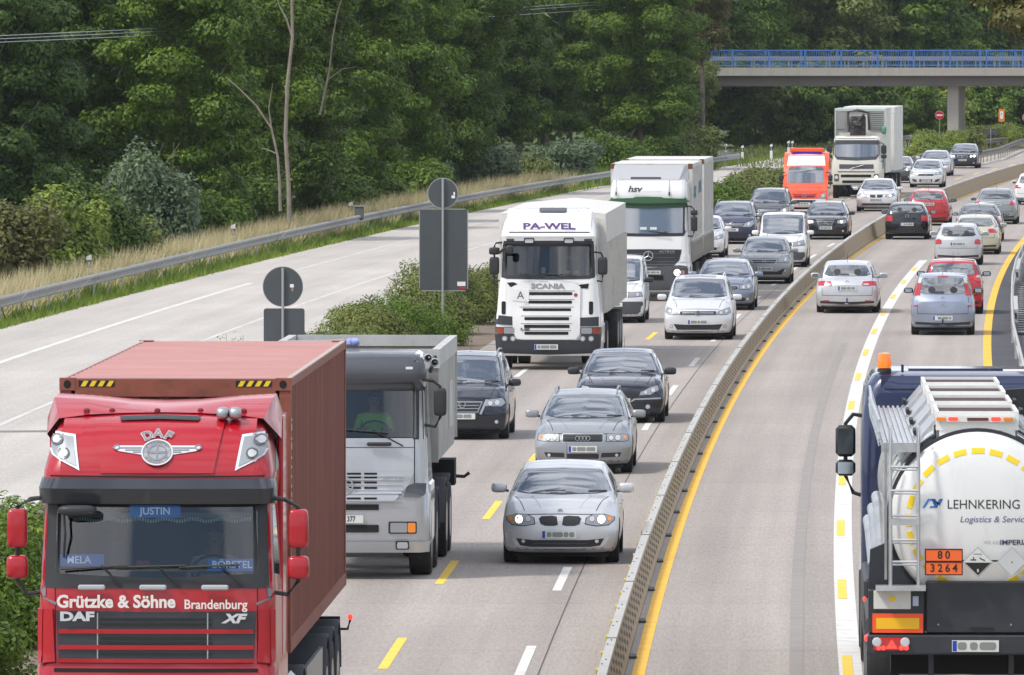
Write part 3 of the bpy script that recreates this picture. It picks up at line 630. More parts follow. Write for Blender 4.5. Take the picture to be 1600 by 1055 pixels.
# ---------------------------------------------------------------- traffic barrier between the directions
btop = mat('barrier_top', (.44, .43, .40), .6, .1, noise=.12, nscale=2, dirt=((.25, .23, .2), 2, .4))
bside = mat('barrier_side', (.34, .26, .155), .75, noise=.2, nscale=3, dirt=((.14, .11, .08), 3, .6)); bhole = mat('barrier_hole', (.12, .085, .05), .8); ycat = mat('barrier_yellow', (.55, .42, .03), .6)
t = thing('crash_barrier', (float(BAR(100)), 100, 0), 0, 'long narrow steel crash barrier dividing the opposing lanes', 'barrier'); x0, y0 = float(BAR(100)), 100
ds = list(np.arange(84, 260, 4))+list(np.arange(260, 820, 6)); 
def bar_prof(d):
    h = barh(d); return [(-.06, .0), (-.06, .05), (-.04, .08), (.01, h-.06), (0, h-.05), (0, h), (.115, h), (.115, h-.05), (.11, h-.06), (.20, .08), (.23, .05), (.23, 0)]
V = []; 
for d in ds: V += [(float(BAR(d))+a-x0, d-y0, z) for a, z in bar_prof(d)]
n = 12; Fs = []; Ft = []
for i in range(len(ds)-1):
    for k in range(n-1):
        (Ft if k in (4, 5, 6) else Fs).append((i*n+k, i*n+k+1, (i+1)*n+k+1, (i+1)*n+k))
MB().add(V, Fs).obj('side_panel', bside, t, 30); MB().add(V, Ft).obj('top_rail', btop, t, 30)
for nm, side_x, mm in (('perforation', .168, bhole), ('perforation', .022, bhole)):
    mb = MB(); k = 0; d = 104.
    while d < 330:
        x = float(BAR(d))+side_x-x0; h = barh(d); sg = .006 if side_x > .1 else -.006
        for r_ in range(4):
            if (k+r_) % 2 == 0 or True:
                zz = .10+r_*(h-.17)/4; y = d+(.7 if r_ % 2 else 0)
                xx = float(BAR(y))+side_x-x0
                z2 = zz+(h-.17)/4*.8; q_ = lambda z_: (.11+(h-.06-z_)*.09/(h-.14)+.004) if side_x > .1 else -(h-.06-z_)*.05/(h-.14)+.006
                X0_ = xx-side_x; X1_ = float(BAR(y+.6))-x0; mb.quad((X0_+q_(zz), y-y0, zz), (X1_+q_(zz), y-y0+.6, zz), (X1_+q_(z2), y-y0+.6, z2), (X0_+q_(z2), y-y0, z2))
        d += 1.4; k += 1
    mb.obj(nm, mm, t)
bm_ = None; nb = 0; d = 104.
while d < 420:
    xx = float(BAR(d))-x0
    if bm_ is None: q = MB(); q.box(-.010, .010, 0, .16, .001, .005); bm_ = q.mesh('bolt'); bm_.materials.append(mat('bolt_dark', (.05, .05, .05), .5, .5))
    if nb < 96: link('bolt', bm_, parent=t, loc=(xx+.03, d-y0, barh(d))); link('bolt', bm_, parent=t, loc=(xx+.085, d-y0+.8, barh(d))); nb += 2
    d += 3.6
q = MB(); q.box(.20, .33, 0, .55, .005, .035); fm_ = q.mesh('foot_plate'); fm_.materials.append(mat('foot_dark', (.09, .09, .09), .7, .2)); d = 104.
while d < 330: link('foot_plate', fm_, parent=t, loc=(float(BAR(d))-x0, d-y0, 0)); d += 7.2
mb = MB(); d = 112.
while d < 205:
    xx = float(BAR(d))-x0
    mb.box(xx-.06, xx-.02, d-y0, d-y0+.4, .20, .30)
    if d > 155: mb.box(xx+.165, xx+.18, d-y0+.3, d-y0+.8, .20, .27)
    d += 3.1
mb.obj('reflector', ycat, t)
mb = MB(); d = 104.
while d < 700:
    xx = float(BAR(d))-x0; mb.box(xx-.005, xx+.12, d-y0, d-y0+.12, barh(d)-.04, barh(d)+.008); d += 12
mb.obj('joint_plate', dark_steel, t)
# ---------------------------------------------------------------- right-hand rail with panels
wst = mat('rail_white', (.42, .42, .41), .55, .1, dirt=((.4, .4, .38), 3, .4)); dkp = mat('panel_dark', (.03, .032, .035), .9)
t = thing('side_railing', (float(BAR(230))+8.6, 230, 0), 0, 'curved white side rail with dark slatted panel at the right edge', 'railing'); x0 = float(BAR(230))+8.6
fR, a_, b_ = trace([(1607, 600), (1601, 575), (1592, 540), (1583, 505), (1581, 470), (1582, 430), (1588, 405), (1600, 380), (1625, 350)], .6)
mb = MB(); mb.tube([(fR(d)-x0, d-230, .6) for d in np.linspace(200, 360, 30)], .035, 8); mb.tube([(fR(d)-x0+.02, d-230, .30) for d in np.linspace(200, 360, 30)], .03, 6); mb.obj('rail', wst, t, 50)
for d in np.arange(204, 360, 12): mb = MB(); mb.box(fR(d)-x0-.03, fR(d)-x0+.03, d-230, d-229.9, -.6, .6); mb.obj('post', wst, t)
for (da, db) in ((249, 262), (292, 306)):
    V = []; Va = []
    for d in np.linspace(da, db, 6):
        xq = fR(d)-x0; V += [(xq+a, d-230, z) for a, z in ((.04, .25), (.16, .25), (.16, .60), (.04, .60))]; Va += [(xq+a, d-230.02, z) for a, z in ((.07, .35), (.12, .35), (.12, .50), (.07, .50))]
    Q = [(i*4+k, i*4+(k+1) % 4, i*4+4+(k+1) % 4, i*4+4+k) for i in range(5) for k in range(4)]+[(3, 2, 1, 0), (20, 21, 22, 23)]
    MB().add(V, Q).obj('reflector_panel', wst, t); MB().add(Va[:12], [(0, 1, 2, 3)]+Q[:8]).obj('arrow', dkp, t)
V = []; dd = np.arange(246, 300, 3.0)
for d in dd: V += [(fR(d)-x0+.06, d-230, .06), (fR(d)-x0+2.2, d-230, .06), (fR(d)-x0+.06, d-230, -.6), (fR(d)-x0+2.2, d-230, -.6)]
MB().add(V, [(i*4, i*4+1, i*4+5, i*4+4) for i in range(len(dd)-1)]+[(i*4+2, i*4, i*4+4, i*4+6) for i in range(len(dd)-1)]+[(0, 2, 3, 1)]).obj('base_plate', dkp, t)
mb = MB()
for k in range(24): y = 17+k*2.1; xq = fR(y+230)-x0; mb.box(xq+.16, xq+1.9, y, y+.35, .064, .070)
mb.obj('slat', wst, t)
# ---------------------------------------------------------------- bridge
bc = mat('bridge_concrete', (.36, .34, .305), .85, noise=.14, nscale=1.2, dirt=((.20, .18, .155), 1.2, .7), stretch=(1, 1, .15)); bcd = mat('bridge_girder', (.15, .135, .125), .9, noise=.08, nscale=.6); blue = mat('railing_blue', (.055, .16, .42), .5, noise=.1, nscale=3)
BD = 652; sc_ = F/BD; zt = H-(106-HY)/sc_; zf = H-(118.5-HY)/sc_; zb_ = H-(135-HY)/sc_
xl, xr = (1030-800)/sc_, 75
t = thing('road_bridge', (xl, BD, 0), 0, 'grey concrete road bridge with blue railings crossing the motorway', 'bridge')
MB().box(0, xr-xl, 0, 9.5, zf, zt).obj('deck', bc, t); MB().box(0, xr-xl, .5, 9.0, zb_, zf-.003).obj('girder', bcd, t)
MB().box(0, xr-xl, .5, 9.0, zt+.003, zt+.02).obj('road_surface', asph_m, t)
pxc = (1481-800)/sc_-xl
MB().prism([(pxc+.02, 1.2), (pxc+.80, 1.2), (pxc+1.62, 8.4), (pxc+.84, 8.4)], -.3, zb_-.003, 'xy').obj('pillar', bc, t)
for yy in (.18, 9.25):
    mb = MB(); L_ = xr-xl
    for z in (zt+1.18, zt+.12): mb.box(0, L_, yy, yy+.07, z, z+.07)
    for z in (zt+.62,): mb.box(0, L_, yy+.01, yy+.05, z, z+.03)
    mb.obj('handrail', blue, t)
    q = MB(); q.box(0, .10, yy+.001, yy+.068, zt+.003, zt+1.179); pm = q.mesh('railing_post'); pm.materials.append(blue); x = 0
    while x < L_: link('railing_post', pm, parent=t, loc=(x, 0, 0)); x += 2.55
    mb = MB(); x = .15
    while x < L_: mb.box(x, x+.028, yy+.02, yy+.045, zt+.19, zt+1.18); x += .17
    mb.obj('railing_bars', blue, t)
for yy in (1.1, 8.2):
    mb = MB(); mb.box(0, xr-xl, yy, yy+.05, zt+.50, zt+.78); x = 0
    while x < xr-xl: mb.box(x, x+.09, yy+.051, yy+.12, zt+.021, zt+.74); x += 1.33
    mb.obj('guard_beam', steel, t)
# ---------------------------------------------------------------- signs
sback = mat('sign_back', (.070, .080, .086), .55, .15, noise=.08, nscale=2); spole = mat('sign_pole', (.36, .37, .37), .45, .5); wht = mat('sign_white', (.80, .80, .80), .4); sred = mat('sign_red', (.55, .02, .03), .4); sor = mat('sign_orange', (.80, .22, .03), .4)
def disc(r, y0, y1, z, x=0, n=40): return MB().lathe([(y0, r), (y1, r)], 'y', (x, 0, z), n)
d = 222; s = F/d
t = thing('road_sign', ((442-800)/s, d, 0), .0, 'smaller grey sign back with disc and plate behind the red container', 'sign', 'grey sign backs on the median')
zc = H-(448-HY)/s; disc(.47, 0, .02, zc).obj('disc', sback, t, 40); disc(.485, .004, .016, zc).obj('rim', spole, t, 40)
MB().prism(rrect(-.46, .52, zc-1.55, zc-.52, .06), 0, .02).obj('plate', sback, t)
MB().tube([(0, -.045, -.2), (0, -.045, zc+.45)], .035, 10).obj('pole', spole, t, 50)
MB().box(.17, .26, -.006, -.002, zc-.02, zc+.06).obj('sticker', wht, t); MB().box(.20, .25, -.006, -.002, zc-.11, zc-.03).obj('sticker', mat('sticker_brown', (.35, .2, .15), .5), t)
d = 238; s = F/d
t = thing('road_sign', ((692-800)/s, d, 0), 0, 'tall grey rectangular sign back with round disc on top in the median hedge', 'sign', 'grey sign backs on the median')
zc = H-(302-HY)/s; disc(.375, 0, .02, zc).obj('disc', sback, t, 40); disc(.395, .004, .016, zc).obj('rim', spole, t, 40)
MB().prism(rrect(-.60, .635, zc-2.5, zc-.415, .05), 0, .02).obj('plate', sback, t)
mb = MB(); 
for a in (-.61, .625): mb.box(a, a+.022, -.004, .024, zc-2.45, zc-.44)
for z in (zc-2.51, zc-.42): mb.box(-.55, .575, -.004, .024, z, z+.02)
mb.obj('plate_edge', spole, t)
MB().tube([(0, -.045, -.2), (0, -.045, zc+.38)], .035, 10).obj('pole', spole, t, 50)
MB().box(.37, .58, -.006, -.002, zc-2.38, zc-2.27).obj('sticker', wht, t); MB().box(.43, .58, -.006, -.002, zc-2.45, zc-2.40).obj('sticker', sred, t)
MB().box(.22, .31, -.006, -.002, zc-.13, zc-.06).obj('sticker', wht, t); MB().box(.27, .31, -.006, -.002, zc-.05, zc+.03).obj('sticker', wht, t)
def noentry(px, py, d, label):
    s = F/d; zc = H-(py-HY)/s; t = thing('no_entry_sign', ((px-800)/s, d, 0), 0, label, 'sign')
    MB().tube([(0, 0.03, -.3), (0, 0.03, zc)], .03, 8).obj('pole', spole, t); disc(.31, -.01, .01, zc).obj('disc', wht, t); disc(.295, -.016, -.011, zc).obj('face', sred, t); MB().box(-.21, .21, -.022, -.017, zc-.05, zc+.05).obj('bar', wht, t)
noentry(1468, 180, 668, 'red round no entry sign left of the bridge pillar'); noentry(1604, 184, 700, 'red round no entry sign cut off by the right edge')
d = 690; s = F/d; zc = H-(180-HY)/s; t = thing('orange_sign', ((1565-800)/s, d, 0), 0, 'narrow orange sign with white centre right of the bridge pillar', 'sign')
MB().tube([(0, .03, -.3), (0, .03, zc)], .03, 8).obj('pole', spole, t); MB().prism(rrect(-.22, .22, zc-.5, zc+.45, .05), -.01, .01).obj('plate', sor, t); MB().prism(rrect(-.11, .11, zc-.28, zc+.28, .05), -.016, -.011).obj('symbol', wht, t); MB().prism(circ(0, zc+.1, .06, 10), -.022, -.017).obj('symbol', sor, t)
d = 640; s = F/d; zc = H-(206-HY)/s; t = thing('dark_sign', ((1548-800)/s, d, 0), 0, 'low dark rectangular sign back in the bushes right of the pillar', 'sign'); MB().box(-.42, .42, 0, .02, zc-.2, zc+.2).obj('plate', sback, t); MB().tube([(0, -.03, -.2), (0, -.03, zc+.2)], .03, 6).obj('pole', spole, t)
# power wires
wk = [(px_, dfor(px_, 6.4)) for px_ in (0, 250, 500, 750, 1000, 1100)]; wc = np.polyfit([p[0]/1000 for p in wk], [p[1] for p in wk], 3); WD = lambda px: float(np.polyval(wc, px/1000))
wire = mat('wire_alu', (.42, .43, .44), .4, .5)
for k, (a, b) in enumerate((((-90, 60), (1180, -14)), ((-90, 65), (1180, -10)), ((-90, 70), (1180, -2)))):
    P = []; 
    for i in range(40):
        u_ = i/39; px = a[0]+(b[0]-a[0])*u_; d = WD(px); py = a[1]+(b[1]-a[1])*(px-a[0])/(b[0]-a[0])+9*math.sin(math.pi*u_)*.6
        P.append(wp(px, py, d))
    x0, y0, z0 = P[0]; mb = MB(); mb.tube([(p[0]-x0, p[1]-y0, p[2]-z0) for p in P], .013, 6); o = mb.obj('power_wire', wire); o.location = (x0, y0, z0)
    tag(o, ['uppermost thin power wire crossing in front of the wood', 'middle thin power wire crossing in front of the wood', 'lowest thin power wire crossing in front of the wood'][k], 'wire', 'overhead power wires')
# ================================================================ VEHICLE KIT
def paint_m(name, col, metal=.0, rough=.32, coat=.8, noise=.03): return mat('paint_'+name, col, rough, metal, coat=coat, noise=noise, nscale=1.5, dirt=(tuple(c*.75 for c in col), 2.2, .25))
SIL = paint_m('silver', (.60, .61, .63), .5, .38, .5); SILW = paint_m('bright_silver', (.70, .71, .72), .4, .38, .5); GRY = paint_m('grey', (.31, .325, .34), .5, .36, .5); GRB = paint_m('blue_grey', (.25, .29, .37), .7, .34); DGR = paint_m('dark_grey', (.085, .092, .10), .6, .34); NAVY = paint_m('navy', (.014, .018, .035), .3, .25)
BLK = paint_m('black', (.010, .010, .013), .1, .22); WHT = paint_m('white', (.76, .76, .75), 0, .35); RED = paint_m('red', (.42, .012, .018), 0, .28); BEI = paint_m('beige', (.60, .56, .42), .4, .35); ORG = paint_m('orange', (.85, .085, .015), 0, .4); TRED = paint_m('truck_red', (.40, .003, .012), 0, .3, .5)
MBL = paint_m('midnight_blue', (.016, .028, .085), .1, .3); LBL = paint_m('light_blue_grey', (.34, .38, .48), .7, .36); DBL = paint_m('dark_violet_blue', (.025, .03, .075), .4, .3)
rub = mat('rubber', (.018, .018, .019), .8, noise=.2, nscale=6, dirt=((.07, .065, .06), 4, .5)); plas = mat('black_plastic', (.022, .023, .026), .5, noise=.1, nscale=4); under = mat('underbody', (.012, .012, .012), .9); gplas = mat('grey_plastic', (.075, .08, .09), .55, noise=.08, nscale=3)
def glass_mat(name, col, r=.03, ior=2.9):
    m = mat(name, col, r, 0, ior=ior, noise=.0); return m
glass = glass_mat('window_glass', (.085, .10, .125), .05); glass_b = glass_mat('window_glass_rear', (.07, .078, .085)); glass_s = glass_mat('side_glass', (.02, .023, .028))
inner_l = mat('painted_bright_view', (.16, .17, .17), .1, ior=1.9)
chrome = mat('chrome', (.48, .49, .51), .45, 1); alu = mat('wheel_alloy', (.38, .39, .41), .35, .8); lampc = mat('lamp_housing', (.34, .36, .38), .42, .5); lampd = mat('lamp_dark', (.09, .095, .10), .25, .3, coat=1)
lens = mat('lamp_lens', (.55, .56, .58), .5, 0); lit = mat('lamp_lit', (1, .93, .80), .3, emit=1.8, ecol=(1, .80, .52)); amber = mat('lamp_amber', (.85, .25, .02), .25, coat=1); redl = mat('lamp_red', (.42, .010, .015), .2, coat=1, emit=.05, ecol=(.8, .02, .02)); redg = mat('lamp_red_lit', (.8, .03, .02), .25, emit=1.1, ecol=(1, .06, .04))
pwhite = mat('plate_white', (.62, .64, .60), .45); pblue = mat('plate_blue', (.01, .05, .40), .4); pgrey = mat('plate_grey', (.22, .24, .22), .6); ink = mat('ink_black', (.01, .01, .01), .6); mirg = mat('mirror_glass', (.45, .55, .65), .04, .9)
_W = {}
def wheel_meshes(R, wd, truck=False, spokes=5):
    k = (round(R, 2), wd, truck, spokes)
    if k in _W: return _W[k]
    rr = R*.64 if not truck else R*.56
    mb = MB(); mb.lathe([(-wd/2, rr), (-wd/2, R*.95), (-wd/2+.02, R*.985), (-wd/2+.04, R), (wd/2-.04, R), (wd/2-.02, R*.985), (wd/2, R*.95), (wd/2, rr)], 'x', n=32, close=True)
    for g in ((-.18, .18) if truck else (0,)): mb.lathe([(g*wd-.008, R+.001), (g*wd+.008, R+.001), (g*wd+.008, R-.02), (g*wd-.008, R-.02)], 'x', n=32, close=True)
    ty = mb.mesh('tyre'); ty.materials.append(rub); ty.shade_smooth(); ty.set_sharp_from_angle(angle=.6)
    mb = MB(); 
    if truck: mb.lathe([(.5*wd, rr), (.42*wd, rr*.93), (.25*wd, rr*.8), (.22*wd, rr*.5), (.45*wd, rr*.42), (.5*wd, rr*.2), (.5*wd, 0.001)], 'x', n=24)
    else:
        mb.lathe([(.46*wd, rr), (.40*wd, rr*.92), (-.3*wd, rr*.9), (-.32*wd, .001)], 'x', n=28)
        for s_ in range(spokes):
            a = 2*math.pi*s_/spokes; ca, sa = math.cos(a), math.sin(a); w_ = rr*.13
            def q(r, t, x): return (x, ca*r-sa*t, sa*r+ca*t)
            vs = [q(rr*.12, -w_, .40*wd), q(rr*.12, w_, .40*wd), q(rr*.95, w_*.8, .43*wd), q(rr*.95, -w_*.8, .43*wd), q(rr*.12, -w_, .25*wd), q(rr*.12, w_, .25*wd), q(rr*.95, w_*.8, .3*wd), q(rr*.95, -w_*.8, .3*wd)]
            mb.add(vs, [(0, 1, 2, 3), (4, 7, 6, 5), (0, 4, 5, 1), (1, 5, 6, 2), (2, 6, 7, 3), (3, 7, 4, 0)])
        mb.lathe([(.2*wd, rr*.22), (.43*wd, rr*.2), (.44*wd, .001)], 'x', n=16)
    rm = mb.mesh('wheel'); rm.materials.append(alu); rm.shade_smooth(); rm.set_sharp_from_angle(angle=.6)
    _W[k] = (rm, ty); return _W[k]
def wheel(parent, x, y, R=.32, wd=.21, truck=False, spokes=5):
    rm, ty = wheel_meshes(R, wd, truck, spokes); o = link('wheel', rm, parent=parent, loc=(x, y, R))
    if x < 0: o.rotation_euler = (0, 0, math.pi)
    link('tyre', ty, parent=o); return o
def blob(a, b, c, e=.6, n=14, m_=10):
    vs = []; sg = lambda v, p: math.copysign(abs(v)**p, v)
    for i in range(m_+1):
        ph = -math.pi/2+math.pi*i/m_
        for k in range(n):
            th = 2*math.pi*k/n; vs.append((a*sg(math.cos(ph), e)*sg(math.cos(th), e), b*sg(math.cos(ph), e)*sg(math.sin(th), e), c*sg(math.sin(ph), e)))
    fs = [(i*n+k, i*n+(k+1) % n, (i+1)*n+(k+1) % n, (i+1)*n+k) for i in range(m_) for k in range(n)]
    return MB().add(vs, fs)
def blob_obj(name, m, parent, loc, a, b, c, e=.6, rz=0):
    mb = blob(a, b, c, e); me = mb.mesh(name); bm = bmesh.new(); bm.from_mesh(me); bmesh.ops.remove_doubles(bm, verts=bm.verts, dist=1e-5); bmesh.ops.recalc_face_normals(bm, faces=bm.faces); bm.to_mesh(me); bm.free()
    o = link(name, me, m, parent, 50, loc); o.rotation_euler = (0, 0, rz); return o
def chaikin(P, k=2):
    for _ in range(k):
        Q = [P[0]]
        for a, b in zip(P[:-1], P[1:]): Q += [(a[0]*.75+b[0]*.25, a[1]*.75+b[1]*.25), (a[0]*.25+b[0]*.75, a[1]*.25+b[1]*.75)]
        Q.append(P[-1]); P = Q
    return P
def car_body_mesh(S):
    L, W, Hc = S['L'], S['W'], S['H']; hw = W/2; zf, yc, zc, yr = S['zf'], S['yc'], S['zc'], S['yr']; ye, yb, zb, zt = S['ye'], S['yb'], S['zb'], S['zt']; rw = S['rw']; b0, b1 = S['belt']
    gc = S.get('gc', .175); bow = S.get('bow', .22); bowr = S.get('bowr', .15)
    mid = (yr+ye)/2; ys = sorted(set([0, .04, .10, .18]+list(np.arange(.25, L-.2, .075))+[L-.16, L-.10, L-.04, L]+[round(x, 3) for x in (yc, yr, ye, yb)])); ys = np.array(ys)
    if yb > L-.2: kb = [yb]; tail_t = [(L, zb-.10)] if yb < L-.01 else []
    T = [(0, zf-.14), (.05, zf-.05), (.16, zf+.015), (yc*.55, zf+(zc-zf)*.70), (yc, zc), ((yc+yr)/2, (zc+Hc-.045)/2+.02), (yr, Hc-.045), (mid, Hc), (ye, Hc-S.get('rd', .06))]
    if yb < L-.25: T += [((ye+yb)/2, (Hc-S.get('rd', .06)+zb)/2+.03), (yb, zb), (L-.12, zt), (L, zt-.14)]
    else: T += [((ye+yb)/2, (Hc-S.get('rd', .06)+zb)/2+.06), (yb, zb), (L, zb-.12 if yb < L-.01 else zb)]
    T = [p for i, p in enumerate(T) if i == 0 or p[0] > T[i-1][0]+.005]
    zt_ = pchip([p[0] for p in T], [p[1] for p in T], ys)
    K = [0, .18, yc, yr, ye, min(yb, L-.05), L]
    z4 = pchip(K, [zf-.22, zf-.07, zc-.09, b0, b1, zb-.07, (zt if yb < L-.25 else zb)-.24], ys)
    z4 = np.minimum(z4, zt_-.045)
    w4 = pchip(K, [hw*.89, hw*.955, hw*.965, hw*.965, hw*.95, hw*.93, hw*.88], ys)
    w5 = pchip(K, [hw*.72, hw*.79, hw*S.get('cw', .80), hw*(rw+.045), hw*(rw+.035), hw*S.get('bw', .76), hw*.74], ys)
    z5 = zt_-pchip(K, [.035, .035, .03, .065, .065, .035, .03], ys); w3 = pchip([0, .2, .9, L-.9, L-.2, L], [hw*.955, hw*.99, hw, hw, hw*.99, hw*.95], ys)
    zbm = pchip([0, .12, .5, L-.5, L-.12, L], [gc+.06, gc, gc-.02, gc-.02, gc+.03, gc+.09], ys)
    rings = []
    for i, y in enumerate(ys):
        P = [(0, zbm[i]), (w3[i]*.80, zbm[i]), (w3[i]*.965, zbm[i]+.05), (w3[i], .50), (w3[i]*1.0, min(.64, z4[i]-.06)), (w4[i], z4[i]), (w5[i]+.02, z5[i]), (w5[i]-.055, zt_[i]-.008), (0, zt_[i]+.012)]
        rings.append(chaikin(P, 2))
    n = len(rings[0]); vs = []; full = 2*n-2
    def bowed(x, y):
        t = (abs(x)/hw)
        return y+bow*.82*t**2.6*math.exp(-y/.55)-bowr*t**2.4*math.exp(-(L-y)/.5)
    for i, y in enumerate(ys):
        R = rings[i]; loop = R+[(-x, z) for x, z in reversed(R[1:-1])]
        for x, z in loop: vs.append([x, bowed(x, y), z])
    fs = [(i*full+k, i*full+(k+1) % full, (i+1)*full+(k+1) % full, (i+1)*full+k) for i in range(len(ys)-1) for k in range(full)]
    # end caps as rows so that they can bulge
    for i0, sgn in ((0, 1), (len(ys)-1, -1)):
        R = rings[i0]; y = ys[i0]; M = 12; base = len(vs)
        prev = None
        for j in range(1, n-1):
            x, z = R[j]; row = []
            for q in range(M+1):
                u = -x+2*x*q/M
                if q == 0: row.append(i0*full+(full-j))
                elif q == M: row.append(i0*full+j)
                else: vs.append([u, bowed(u, y)-sgn*.02*math.sin(math.pi*min(1, max(0, (z-R[0][1])/max(.01, R[-1][1]-R[0][1])))), z]); row.append(len(vs)-1)
            if prev is not None:
                for q in range(M): fs.append((prev[q], prev[q+1], row[q+1], row[q]))
            else:
                for q in range(M): fs.append((i0*full, row[q], row[q+1]))
            prev = row
        for q in range(M): fs.append((prev[q], prev[q+1], i0*full+n-1))
    V = np.array(vs); mi = [0]*len(fs); wr = S.get('R', .32)
    for yw in (S['wf'], S['wr']):
        ra = wr+.055
        dy = V[:, 1]-yw; dz = V[:, 2]-wr; r = np.hypot(dy, dz); side = np.abs(V[:, 0]) > hw*.72
        near = side & (r > ra-.045) & (r < ra+.05); V[near, 1] = yw+dy[near]/r[near]*ra; V[near, 2] = wr+dz[near]/r[near]*ra
        ins = side & (r <= ra-.045); V[ins, 0] = np.sign(V[ins, 0])*(hw*.72)
    ce = np.array([V[list(f)].mean(axis=0) for f in fs])
    for yw in (S['wf'], S['wr']):
        r = np.hypot(ce[:, 1]-yw, ce[:, 2]-wr); q = (np.abs(ce[:, 0]) > hw*.68) & (r < wr+.055)
        for i in np.nonzero(q)[0]: mi[i] = 1
    for i in np.nonzero(ce[:, 2] < zbm.min()+.035)[0]: mi[i] = 1
    mb = MB(); mb.v = [tuple(p) for p in V]; mb.f = fs; mb.mi = mi
    return mb.mesh('body')
BASE = {
 'hatch': dict(L=4.22, W=1.75, H=1.43, zf=.74, yc=1.02, zc=.98, yr=1.82, ye=3.72, yb=4.12, zb=.98, zt=.95, rw=.66, belt=(.93, .99), wf=.78, wr=3.40, rd=.07, R=.31),
 'wagon': dict(L=4.60, W=1.78, H=1.45, zf=.72, yc=1.15, zc=.97, yr=1.98, ye=4.05, yb=4.50, zb=.98, zt=.95, rw=.66, belt=(.92, .98), wf=.86, wr=3.50, rd=.06, R=.32),
 'sedan': dict(L=4.80, W=1.82, H=1.44, zf=.72, yc=1.22, zc=.97, yr=2.05, ye=3.35, yb=4.05, zb=1.03, zt=1.00, rw=.64, belt=(.93, .98), wf=.90, wr=3.70, rd=.06, R=.33),
 'mpv': dict(L=4.40, W=1.80, H=1.65, zf=.80, yc=.90, zc=1.08, yr=1.75, ye=3.95, yb=4.33, zb=1.02, zt=.98, rw=.70, belt=(1.00, 1.04), wf=.82, wr=3.50, rd=.06, R=.32),
 'van': dict(L=4.35, W=1.72, H=1.80, zf=.84, yc=.95, zc=1.12, yr=1.62, ye=4.22, yb=4.32, zb=1.10, zt=1.0, rw=.78, belt=(1.08, 1.08), wf=.80, wr=3.45, rd=.03, R=.31),
 'super': dict(L=3.90, W=1.69, H=1.45, zf=.74, yc=.90, zc=1.00, yr=1.65, ye=3.35, yb=3.80, zb=1.00, zt=.95, rw=.68, belt=(.96, 1.02), wf=.74, wr=3.20, rd=.07, R=.30),
}
def plate_part(parent, bvh, side, z, x=0, w=.52, h=.115, y=None, txt=None, band=True, seed=0):
    rr = random.Random(seed); D = 1 if side == 'front' else -1
    hit = bvh.ray_cast(Vector((x, -20*D, z)), Vector((0, D, 0))); yy = (hit[0].y if hit[0] else (0 if D > 0 else 4)) if y is None else y
    yy -= D*.016
    def q(n, x0, x1, z0, z1, a, b, m, par): MB().box(x0, x1, min(yy-D*a, yy-D*b), max(yy-D*a, yy-D*b), z0, z1).obj(n, m, par)
    q('number_plate', x-w/2, x+w/2, z-h/2, z+h/2, 0, .012, pwhite, parent); pl = list(parent.children)[-1]
    lx = x-w/2 if D > 0 else x-w/2
    if D > 0: bx0, bx1 = x-w/2+.006, x-w/2+.05
    else: bx0, bx1 = x+w/2-.05, x+w/2-.006
    if band: q('plate_band', bx0, bx1, z-h/2+.006, z+h/2-.006, .0121, .0135, pblue, pl)
    if txt: lettering(txt, h*.95, ink, pl, (x, yy-D*.014, z), 'front' if D > 0 else 'back', ext=.001, bold=.02, sx=.75)
    else:
        a = x-w/2+.075 if D > 0 else x-w/2+.03; e_ = x+w/2-.03 if D > 0 else x+w/2-.075; k = a
        mb = MB()
        while k < e_-.05:
            ln = rr.choice([.07, .11, .16, .2]); k2 = min(k+ln, e_); pts = rrect(k, k2, z-h*.32, z+h*.32, .02); mb.prism(pts, min(yy-D*.0121, yy-D*.0132), max(yy-D*.0121, yy-D*.0132)); k = k2+.012
        mb.obj('plate_characters', pgrey, pl)
    return pl
